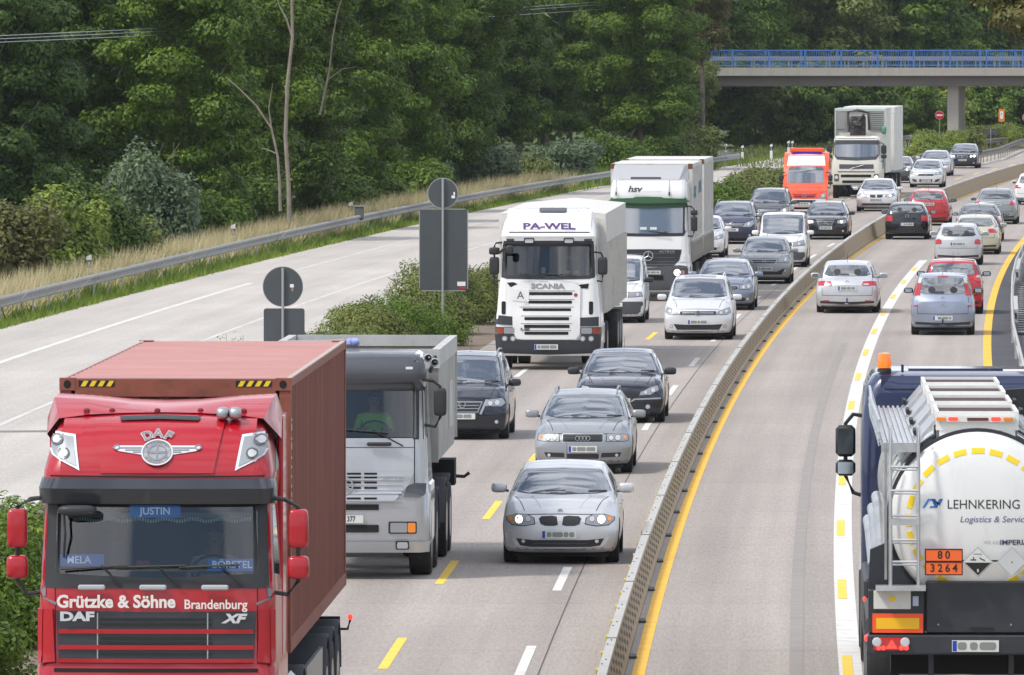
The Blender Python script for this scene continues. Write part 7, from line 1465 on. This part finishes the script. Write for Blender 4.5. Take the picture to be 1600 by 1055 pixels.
# ---- crane truck
def crane_truck():
    f = Fr(1338, 452); t = thing('crane_truck', f.world(), -math.atan(slope(452)), 'cream white truck with a crane and green edged body far up the queue', 'truck'); xx = lambda X: f.x(1280+X/7.5375); zz = lambda Y: f.z(170+Y/7.5375)
    CR_ = paint_m('cream', (.66, .64, .56)); lv = [(zz(900), .05, 1.2, .2), (zz(860), 0, 1.24, .2), (zz(740), 0, 1.24, .2), (zz(620), .04, 1.2, .2), (zz(600), .06, 1.16, .18), (zz(415), .2, 1.13, .16), (zz(365), .2, 1.12, .18), (zz(330), .35, 1.06, .22), (zz(320), .8, .98, .22)]
    me = cab_mesh(lv, 2.1, .08); bv = bvh_of(me); link('cab', me, CR_, t, 38)
    patch('windscreen_surround', bv, sym([(0, zz(612)), (.95, zz(600)), (1.12, zz(540)), (1.10, zz(350)), (0, zz(350))]), mat('visor_dark2', (.06, .065, .075), .4), t, 'front', .01, .1); patch('windscreen', bv, sym([(0, zz(575)), (.95, zz(565)), (1.03, zz(530)), (1.03, zz(425)), (0, zz(418))]), glass, t, 'front', .018, .1)
    patch('grille', bv, rrect(xx(235), xx(640), zz(708), zz(655), .03), gplas, t, 'front', .012, .12); patch('grille_slot', bv, rrect(xx(255), xx(612), zz(808), zz(776), .03), under, t, 'front', .012, .12); patch('grille_slot', bv, rrect(xx(270), xx(600), zz(875), zz(845), .03), under, t, 'front', .012, .12)
    mb = MB(); mb.tube([(xx(360), -.03, zz(708)), (xx(520), -.03, zz(662))], .012, 6); mb.lathe([(-.04, .06), (-.04, .001)], 'y', (xx(437), 0, zz(684)), 12); mb.obj('badge', chrome, t)
    patch('bumper_gap', bv, [(-.9, zz(748)), (.9, zz(748)), (.9, zz(738)), (-.9, zz(738))], under, t, 'front', .008, .2, 0); patch('bumper', bv, sym([(0, zz(935)), (1.15, zz(930)), (1.2, zz(895)), (0, zz(895))]), gplas, t, 'front', .03, .1)
    for sg in (-1, 1):
        o = patch('headlight', bv, rrect(min(sg*.85, sg*1.08), max(sg*.85, sg*1.08), zz(855), zz(770), .03), gplas, t, 'front', .015, .08); patch('bulb', bv, circ(sg*.97, zz(808), .085), lit if sg > 0 else lens, o, 'front', .025, .08, 0)
        truck_mirror(t, sg, 1.13, zz(530), zz(430), zz(585), zz(540), y=.3, w=.13, out=.2)
    plate_part(t, bv, 'front', zz(915), 0, seed=11, y=-.05); MB().box(-.4, .4, .6, 16.5, .8, 1.1).obj('chassis', under, t); axle(t, 1.4, 1.22)
    for y in (5.0, 6.3, 10.5, 14.5): axle(t, y, 1.25, dual=True)
    wg = mat('body_pale', (.70, .69, .65), .6, noise=.06, nscale=1, dirt=((.35, .33, .3), 1.5, .5)); gg = mat('body_green', (.10, .30, .20), .5); ge = mat('edge_grey_green', (.50, .56, .52), .5); z0, z1 = 1.2, 4.33
    mb = MB(); mb.box(-1.25, 1.25, 3.6, 8.3, z0, z1); mb.obj('load_body', wg, t)
    mb = MB(); 
    for sg in (-1, 1): mb.box(min(sg*1.255, sg*1.18), max(sg*1.255, sg*1.18), 3.5, 3.597, z0, z1)
    mb.box(-1.18, 1.18, 3.5, 3.597, z1-.10, z1); mb.obj('frame_edge', ge, t); MB().box(-1.26, 1.26, 3.598, 8.32, z1+.002, z1+.03).obj('roof_edge', ge, t)
    for a, b, m_ in ((-1.15, -.72, mat('panel_grey', (.30, .30, .29), .6)), (.42, 1.12, mat('panel_rib', (.40, .40, .38), .6))): MB().box(a, b, 3.52, 3.592, 3.35, z1-.22).obj('front_panel', m_, t)
    mb = MB(); 
    for k in range(8): mb.box(.45, 1.1, 3.505, 3.519, 3.4+k*.1, 3.43+k*.1)
    mb.obj('panel_louvres', gplas, t)
    ck = mat('crane_dark', (.035, .03, .028), .6, noise=.3, nscale=5, dirt=((.25, .22, .2), 5, .5)); cr = MB(); cr.box(-.45, .30, 2.5, 3.2, 1.2, 4.0, bev=.06); cr.tube([(-.5, 2.6, 3.2), (-.55, 2.6, 4.2), (-.1, 2.6, 4.3), (.45, 2.6, 4.15), (.5, 2.6, 3.3)], .07, 7); cr.tube([(-.3, 2.45, 3.4), (.25, 2.45, 4.1)], .06, 7); cr.tube([(.3, 2.5, 3.3), (-.35, 2.5, 3.9)], .05, 7); cr.box(-.3, .15, 2.35, 2.6, 3.5, 3.75, bev=.05); cr.obj('crane', ck, t, 40)
    t2 = thing('box_trailer', ((1338-800)*452/F+9.6*slope(452)+.12, 461.6, 0), -math.atan(slope(470)), 'pale box trailer towed by the crane truck', 'trailer'); MB().box(-1.27, 1.27, 0, 7.6, 1.2, 4.30, bev=.03).obj('trailer_body', wg, t2); MB().box(-1.275, 1.275, -.01, 7.62, 4.06, 4.40, bev=.02).obj('roof_cap', wg, t2)
    for y in (2.0, 5.8): axle(t2, y, 1.25, dual=True)
    MB().box(-.4, .4, -1.5, 7.4, .8, 1.19).obj('chassis', under, t2); blob_obj('green_lamp', gg, t, (1.18, 3.3, 3.3), .12, .12, .2, .7)
crane_truck()
# ---- tanker seen from behind
def tanker():
    f = Fr(1528, 107.2); yaw = math.pi-math.atan(.028); t = thing('tanker_truck', f.world(), yaw, 'white chemical tanker truck with dark blue cab in the lower right corner', 'truck')
    # local frame: rear face at y=0, forward is -y ; x mirrored (viewer right is -x)
    U = lambda px: -f.x(px); Z = f.z
    DG = mat('tank_frame_dark', (.026, .029, .036), .5, noise=.12, nscale=3, dirt=((.06, .06, .065), 3, .4)); TW = mat('tank_white', (.76, .765, .75), .25, coat=.7, noise=.02, nscale=1.5, dirt=((.50, .48, .43), 2.0, .45), stretch=(1, 1, .22)); AL = mat('tank_aluminium', (.55, .56, .57), .35, .7, noise=.12, nscale=3, dirt=((.3, .3, .3), 4, .5))
    r, zc, Lt = 1.02, 2.36, 11.2
    prof = [(.13, .001), (.128, .2), (.12, .4), (.10, .6), (.06, .8), (.01, .92), (-.03, .98), (-.08, 1.01), (-.13, r), (-Lt+.1, r), (-Lt, .9), (-Lt-.05, .001)]
    mb = MB(); mb.lathe(prof, 'y', (0, 0, zc), 72); me = mb.mesh('tank'); bv = bvh_of(me); link('tank', me, TW, t, 30)
    mb = MB(); mb.lathe([(-.10, r+.035), (-.10, r-.01), (-.16, r-.01), (-.16, r+.035)], 'y', (0, 0, zc), 72, close=True); mb.obj('tank_rim', DG, t, 40)
    for y in (-1.5, -3, -4.5, -6, -7.5, -9, -10.4): mb = MB(); mb.lathe([(y, r+.02), (y, r-.02), (y-.05, r-.02), (y-.05, r+.02)], 'y', (0, 0, zc), 64, close=True); mb.obj('tank_band', AL, t, 40)
    yw = mat('reflective_yellow', (.85, .62, .02), .35)
    for k in range(24):
        a = math.radians(90+k*15); rr_ = .80
        if zc+rr_*math.sin(a) < 1.45: continue
        ca, sa = math.cos(a), math.sin(a); P = [(ca*(rr_+q)-sa*s_, zc+sa*(rr_+q)+ca*s_) for q, s_ in ((-.033, -.075), (.033, -.075), (.033, .075), (-.033, .075))]
        patch('reflective_strip', bv, P, yw, t, 'back', .004, .05, .004)
    def on_tank(txt, size, m_, x, z, **k):
        me2 = text_mesh(txt, size, ext=0.0, align='LEFT', **k); me2.transform(Matrix.Rotation(math.radians(90), 4, 'X')); me2.transform(Matrix.Rotation(math.pi, 4, 'Z')); me2.transform(Matrix.Translation((x, 0, z)))
        for v in me2.vertices:
            h = bv.ray_cast(Vector((v.co.x, 5, v.co.z)), Vector((0, -1, 0))); v.co.y = (h[0].y if h[0] else .1)+.004
        link('lettering', me2, m_, t)
    navy = mat('letter_navy', (.03, .04, .09), .5); gre = mat('letter_black', (.03, .03, .035), .5)
    on_tank('LEHNKERING', .150, gre, U(1479), Z(788), sx=.94, space=1.0); on_tank('Logistics & Services', .100, mat('letter_violet', (.14, .14, .28), .5), U(1499), Z(811), shear=.22, sx=1.05, bold=.004); on_tank('WE ARE', .060, mat('letter_faint', (.45, .46, .47), .5), U(1536), Z(847), sx=.95); on_tank('IMPERIAL', .082, navy, U(1561.5), Z(847), bold=.02, sx=1.15)
    # logo: a bent blue ribbon
    lb = mat('logo_blue', (.05, .22, .60), .4); lb2 = mat('logo_blue_dark', (.02, .08, .25), .4); L0 = lambda px, py: (U(px), Z(py))
    for P, m_ in (([(1441, 793), (1450, 779), (1461, 779), (1459, 782), (1452, 782), (1445, 793)], lb), ([(1455, 779), (1461, 779), (1468, 790), (1473, 779), (1469, 779), (1464, 793), (1461, 793)], lb2), ([(1452, 793), (1463, 793), (1473, 779), (1468, 779), (1460, 790), (1454, 790)], lb)): patch('logo', bv, [L0(*p) for p in P], m_, t, 'back', .005, .05, .004)
    # manhole boxes on the spine
    WB = mat('box_white', (.74, .74, .71), .45, noise=.04, dirt=((.45, .43, .40), 2.5, .5)); gr = mat('tread_dark', (.065, .035, .035), .9, noise=.3, nscale=20)
    MB().box(-.47, .47, -11.0, -.62, zc+.80, 3.40).obj('spine_box', WB, t)
    for k in range(4):
        y = -.35-k*3.0; yb_ = y-(2.0 if k < 3 else 1.9); zt2 = 3.56; q = MB(); hw_ = .48
        for (a, b, c_, e_) in ((-hw_, hw_, y-.05, y), (-hw_, hw_, yb_, yb_+.05)): q.box(a, b, c_, e_, 3.38, zt2+.04)
        for sg in (-1, 1): q.box(min(sg*hw_, sg*(hw_-.04)), max(sg*hw_, sg*(hw_-.04)), yb_+.051, y-.051, 3.38, zt2+.04)
        q.obj('manhole_box', WB, t); MB().box(-hw_+.045, hw_-.045, yb_+.055, y-.055, 3.40, zt2+.005).obj('tread_plate', gr, t)
        for sg in (-1, 1): mb = MB(); mb.add([(sg*.49, y-.1, 3.50), (sg*.49, yb_, 3.50), (sg*.90, yb_, 3.02), (sg*.90, y-.1, 3.02), (sg*.47, y-.1, 3.46), (sg*.47, yb_, 3.46), (sg*.88, yb_, 2.98), (sg*.88, y-.1, 2.98)], [(0, 1, 2, 3), (7, 6, 5, 4), (0, 3, 7, 4), (1, 5, 6, 2), (0, 4, 5, 1), (2, 6, 7, 3)]); mb.obj('side_step', AL, t)
        mb = MB(); 
        for sg in (-1, 1): mb.box(sg*.70-.02, sg*.70+.02, y-1.7, y-.9, 3.28, 3.34)
        mb.obj('step_grip', ink, t)
    MB().box(U(1586), U(1466), -.34, -.28, Z(661), Z(652)).obj('lamp_board', WB, t)
    for px, m_ in ((1471, amber), (1490, redg), (1557, redg), (1576, amber), (1568, redl)):
        if px != 1568: MB().box(U(px)-.055, U(px)+.055, -.279, -.262, Z(659.5), Z(653.5), bev=.008).obj('upper_lamp', m_, t)
    MB().box(U(1545), U(1512), -.279, -.270, Z(659), Z(654.5)).obj('upper_reflector', mat('dull_red', (.14, .03, .03), .5), t)
    MB().box(-.44, .44, -.60, -.36, 3.25, 3.42).obj('spine_end', WB, t)
    # walkway and ladder at the left
    xa, xb_ = U(1377), U(1436); mb = MB(); n = 12
    w_ = [];  k = 0; x = min(xa, xb_); x1 = max(xa, xb_)
    while x < x1-.001: w_ += [(x, 0), (x+.022, 0), (x+.030, .03), (x+.052, .03)]; x += .06
    vs = [(a, -.05, 3.22+b) for a, b in w_]+[(a, -10.8, 3.22+b) for a, b in w_]; k = len(w_); MB().add(vs, [(i, i+1, k+i+1, k+i) for i in range(k-1)]).obj('walkway', AL, t); MB().box(min(xa, xb_), x1, -.05, -.0, 3.14, 3.25).obj('walkway_edge', AL, t)
    mb = MB(); xo = max(xa, xb_)+.02
    for z in (3.28, 3.36, 3.50): mb.tube([(xo, -.1, z), (xo+.03, -6, z+.02), (xo, -10.6, z)], .018, 6)
    for y in np.arange(-.3, -10.6, -.55): mb.tube([(xo, y, 3.2), (xo, y-.05, 3.52)], .014, 5)
    mb.obj('handrail', AL, t, 50)
    mb = MB(); lx0, lx1 = U(1391), U(1434.5)
    for x in (lx0, lx1): mb.tube([(x, .30, Z(914)), (x, .26, Z(720)), (x, .16, 3.42), (x, .05, 3.44)], .022, 8)
    for py in (728, 765, 804, 842, 876): mb.tube([(lx0, .28, Z(py)), (lx1, .28, Z(py))], .016, 6); mb.tube([(lx0, .22, Z(py+5)), (lx1, .22, Z(py+5))], .013, 6)
    mb.box(lx1-.01, lx0+.01, .20, .30, Z(819), Z(809)); mb.tube([(U(1384), .1, Z(905)), (U(1384), .1, 3.2)], .018, 6); mb.obj('ladder', AL, t, 50)
    MB().box(U(1446), U(1368), .12, .34, Z(921), Z(913)).obj('ladder_foot', AL, t)
    # hose tubes on the left side
    for i, (px, z_) in enumerate(((1362, 2.16), (1370, 2.30), (1376, 2.44))):
        mb = MB(); mb.tube([(U(1366)-.05*i, -.35-.02*i, z_-.35-.1*i), (U(1362)-.05*i, -1.2, z_), (U(1362)-.05*i, -3.4, z_+.02)], .07, 12); mb.obj('hose_tube', AL, t, 50)
    # rear frame
    MB().box(U(1700), U(1446), -.30, .14, Z(989), Z(907), bev=.02).obj('rear_panel', DG, t); MB().box(U(1446)+.004, U(1357), -.28, .12, Z(989), Z(921), bev=.015).obj('rear_panel', DG, t)
    mb = MB(); mb.prism([(U(1357), Z(921)), (U(1360), Z(860)), (U(1395), Z(845)), (U(1425), Z(880)), (U(1446), Z(908)), (U(1446), Z(921))], -.25, -.1); mb.obj('support_plate', DG, t)
    MB().box(-1.28, 1.28, -.35, .18, Z(1022), Z(991), bev=.02).obj('bumper', DG, t); MB().box(-1.0, 1.0, -1.2, -.4, .55, .95).obj('underbody', under, t)
    for px in (1455, 1580): MB().box(U(px)-.03, U(px)+.03, -.1, -.04, .35, Z(1024)).obj('bracket', DG, t)
    MB().box(-1.1, 1.1, -.16, -.08, .40, .47).obj('under_bar', DG, t)
    wp_ = mat('panel_white', (.66, .66, .62), .4, dirt=((.4, .39, .36), 4, .5)); o = MB().box(U(1423), U(1365), .121, .140, Z(951), Z(922), bev=.006).obj('label_board', wp_, t); MB().prism(circ(U(1394), Z(935), .036, 16), .141, .146).obj('yellow_dot', yw, o)
    MB().box(U(1435), U(1426), .121, .135, Z(946), Z(931)).obj('small_label', mat('label_blue', (.45, .52, .66), .5), t)
    o = MB().box(U(1442), U(1363), .121, .135, Z(988), Z(958)).obj('reflector_board', mat('fluor_red', (.90, .10, .02), .4), t); MB().box(U(1436), U(1369), .1355, .139, Z(982), Z(965)).obj('reflector_field', mat('fluor_yellow', (.90, .50, .01), .4), o)
    for sgn, c in ((1, 1392), (-1, 2*1528-1392)):
        u = lambda px: U(px) if sgn > 0 else -U(px)
        q0, q1 = sorted((u(1364), u(1420))); o = MB().box(q0, q1, .181, .21, Z(1015), Z(995), bev=.012).obj('tail_light', redl, t)
        for px, m_ in ((1370, lens), (1414, lens)): MB().lathe([(.211, .055), (.226, .045), (.228, .001)], 'y', (u(px), 0, Z(1002)), 18).obj('lamp_lens', m_, o, 50)
        MB().prism([(u(1384), Z(1012)), (u(1402), Z(1012)), (u(1393), Z(998))][::int(sgn)], .211, .222).obj('triangle_lamp', redg, o)
        for px in (1373, 1380, 1408, 1416): MB().lathe([(.211, .028), (.220, .001)], 'y', (u(px), 0, Z(1011)), 12).obj('small_lamp', redg, o)
        blob_obj('side_lamp', redg, t, (u(1355), .05, Z(997)), .035, .05, .04, .8)
    o = MB().box(U(1560), U(1487), .181, .195, Z(1017), Z(999)).obj('number_plate', pwhite, t); MB().box(U(1494.5), U(1488), .1955, .198, Z(1016), Z(1000)).obj('plate_band', pblue, o); mb = MB()
    for a, b in ((1496, 1510), (1515, 1527), (1530, 1556)): mb.prism(rrect(U(b), U(a), Z(1014), Z(1002), .03), .1955, .198)
    mb.obj('plate_characters', pgrey, o); MB().box(U(1552), U(1515), .141, .150, Z(983), Z(979)).obj('panel_latch', ink, t)
    for px in (1466, 1579): MB().lathe([(.141, .012), (.150, .010), (.151, .001)], 'y', (U(px), 0, Z(975)), 10).obj('bolt', chrome, t)
    # orange hazard plates and diamonds
    orr = mat('hazard_orange', (.85, .14, .02), .45)
    for (y0, y1, tx) in ((857, 874, '80'), (877, 895, '3264')):
        o = MB().box(U(1502), U(1446), .30, .312, Z(y1), Z(y0)).obj('hazard_plate', orr, t); 
        mb = MB(); a, b = U(1502), U(1446); mb.box(a-.01, b+.01, .295, .316, Z(y1)-.012, Z(y1)); mb.box(a-.01, b+.01, .295, .316, Z(y0), Z(y0)+.012); mb.box(a-.012, a, .295, .316, Z(y1), Z(y0)); mb.box(b, b+.012, .295, .316, Z(y1), Z(y0)); mb.obj('plate_frame', ink, o); lettering(tx, .125, ink, o, (U(1474), .313, (Z(y0)+Z(y1))/2), 'back', bold=.02, ext=.002, sx=.95, space=1.45)
    mb = MB(); mb.box(U(1650), U(1500), .25, .28, Z(876), Z(873)); mb.obj('plate_bar', DG, t)
    for px, kind in ((1527, 1), (1580, 0)):
        cx, cz, s_ = U(px), Z(876), .178; dm = lambda k: [(cx-k, cz), (cx, cz-k), (cx+k, cz), (cx, cz+k)]; o = MB().prism(dm(s_), .30, .312).obj('hazard_diamond', mat('diamond_edge', (.40, .41, .42), .4), t)
        MB().prism(dm(s_*.9), .3125, .315).obj('diamond_face', pwhite if kind else mat('diamond_blank', (.52, .53, .53), .45), o)
        if kind: MB().prism([(cx-s_*.84, cz-.006), (cx, cz-s_*.86), (cx+s_*.84, cz-.006)], .3155, .318).obj('diamond_black_half', ink, o); lettering('8', .05, pwhite, o, (cx, .319, cz-.10), 'back', bold=.02, ext=.001); mb = MB(); mb.box(cx+.02, cx+.085, .3155, .318, cz+.02, cz+.032); mb.tube([(cx-.02, .317, cz+.05), (cx-.05, .317, cz+.03), (cx-.08, .317, cz+.02)], .006, 4); mb.tube([(cx+.05, .317, cz+.06), (cx+.05, .317, cz+.035)], .005, 4); mb.box(cx-.05, cx+.05, .3155, .3175, cz+.09, cz+.095); mb.obj('corrosion_symbol', ink, o)
        else: MB().lathe([(.3155, .009), (.32, .001)], 'y', (cx, 0, cz), 10).obj('bolt', ink, o)
    # running gear and cab
    for y in (-1.9, -3.2, -4.5):
        for sg in (-1, 1): wheel(t, sg*1.08, y, .52, .38, truck=True)
    for y in (-10.6, -13.2):
        for sg in (-1, 1): wheel(t, sg*1.08, y, .52, .34, truck=True)
    MB().box(-.5, .5, -14.0, -.4, .85, 1.3).obj('chassis', under, t)
    for sg in (-1, 1):
        MB().box(min(sg*1.0, sg*1.26), max(sg*1.0, sg*1.26), -9.4, -5.6, .6, 1.35, bev=.04).obj('side_locker', DG, t); MB().box(min(sg*.85, sg*1.27), max(sg*.85, sg*1.27), -5.2, -1.2, 1.08, 1.14).obj('mudguard', gplas, t)
    cv = [(.5, 0, 1.22, .1), (1.0, 0, 1.25, .12), (2.2, 0, 1.25, .12), (3.0, .0, 1.24, .14), (3.42, .05, 1.20, .2), (3.58, .12, 1.10, .24), (3.63, .3, .98, .24)]
    cm = cab_mesh(cv, 2.2, .0); cm.transform(Matrix.Rotation(math.pi, 4, 'Z')); cm.transform(Matrix.Translation((-.02, -12.0, 0))); cbv = bvh_of(cm); link('cab', cm, MBL, t, 38)
    patch('rear_recess', cbv, rrect(.30, 1.05, 3.02, 3.36, .08), mat('paint_recess', (.012, .024, .075), .4), t, 'back', .008, .1); patch('rear_recess', cbv, rrect(.30, 1.05, 2.3, 2.92, .08), mat('paint_recess', (.012, .024, .075), .4), t, 'back', .008, .1)
    patch('rear_band', cbv, [(-1.0, 3.40), (1.1, 3.40), (1.1, 3.415), (-1.0, 3.415)], under, t, 'back', .006, .2, 0)
    mb = MB(); pr = [(-.98, 2.2), (-.98, 3.0), (-.85, 3.35), (-.6, 3.5), (-1.2, 3.5), (-1.22, 2.2)]; mb.prism([(-1.23, 2.2), (-.90, 2.2), (-.80, 3.0), (-.55, 3.42), (-1.1, 3.46), (-1.23, 3.2)], -12.0, -11.5); mb.obj('air_duct', plas, t, 30)
    MB().box(-.60, .62, -13.3, -12.5, 3.615, 3.66).obj('roof_hatch', MBL, t)
    o = MB(); o.lathe([(3.62, .09), (3.66, .09), (3.67, .07)], 'z', (.93, -12.35, 0), 20); bl = o.obj('beacon', DG, t, 50); MB().lathe([(3.671, .088), (3.70, .09), (3.86, .078), (3.87, .001)], 'z', (.93, -12.35, 0), 20).obj('beacon_glass', mat('beacon_orange', (.85, .16, .01), .25, emit=.35, ecol=(1, .25, .02), coat=1), bl, 50)
    for sg in (-1, 1):
        # mirrors of the cab, glass towards the viewer
        x = sg*1.42; a = MB().box(x-.13, x+.13, -13.75, -13.58, 2.47, 2.88, bev=.05).obj('mirror', plas, t, 40); MB().box(x-.10, x+.10, -13.579, -13.574, 2.51, 2.84).obj('mirror_glass', mat('mirror_dark', (.10, .12, .15), .05, .9), a)
        b = MB().box(x-.13, x+.13, -13.75, -13.58, 2.22, 2.43, bev=.05).obj('mirror', plas, t, 40); MB().box(x-.10, x+.10, -13.579, -13.574, 2.25, 2.40).obj('mirror_glass', mirg, b)
        mb = MB(); mb.tube([(sg*1.2, -13.7, 3.0), (x-.1*sg, -13.7, 3.02), (x, -13.7, 2.9), (x, -13.7, 2.22), (x-.1*sg, -13.7, 2.0), (sg*1.2, -13.7, 1.96)], .028, 7); mb.obj('mirror_arm', plas, t, 50)
    MB().box(1.272, 1.28, -12.4, -12.25, 2.25, 2.40).obj('small_label', pwhite, t)
    mb = MB(); mb.tube([(.70, -12.2, 3.62), (.70, -12.2, 3.72)], .02, 6); mb.obj('antenna_stub', plas, t)
    for sg in (-1, 1): blob_obj('side_lamp', redg, t, (sg*1.27, -4, 1.2), .02, .05, .03, .8)
tanker()

# ---- air: thin summer haze round the whole place
hz = bpy.data.materials.new('haze_air'); hz.use_nodes = True; t_ = hz.node_tree; t_.nodes.clear(); o_m = nd(t_, 'ShaderNodeOutputMaterial'); pv = nd(t_, 'ShaderNodeVolumePrincipled')
pv.inputs['Color'].default_value = (.86, .93, 1, 1); pv.inputs['Density'].default_value = .00005; pv.inputs['Anisotropy'].default_value = .2; t_.links.new(pv.outputs[0], o_m.inputs['Volume'])
hb = MB().box(-1600, 1600, -250, 2700, -5, 36).obj('haze', hz); hb['kind'] = 'stuff'
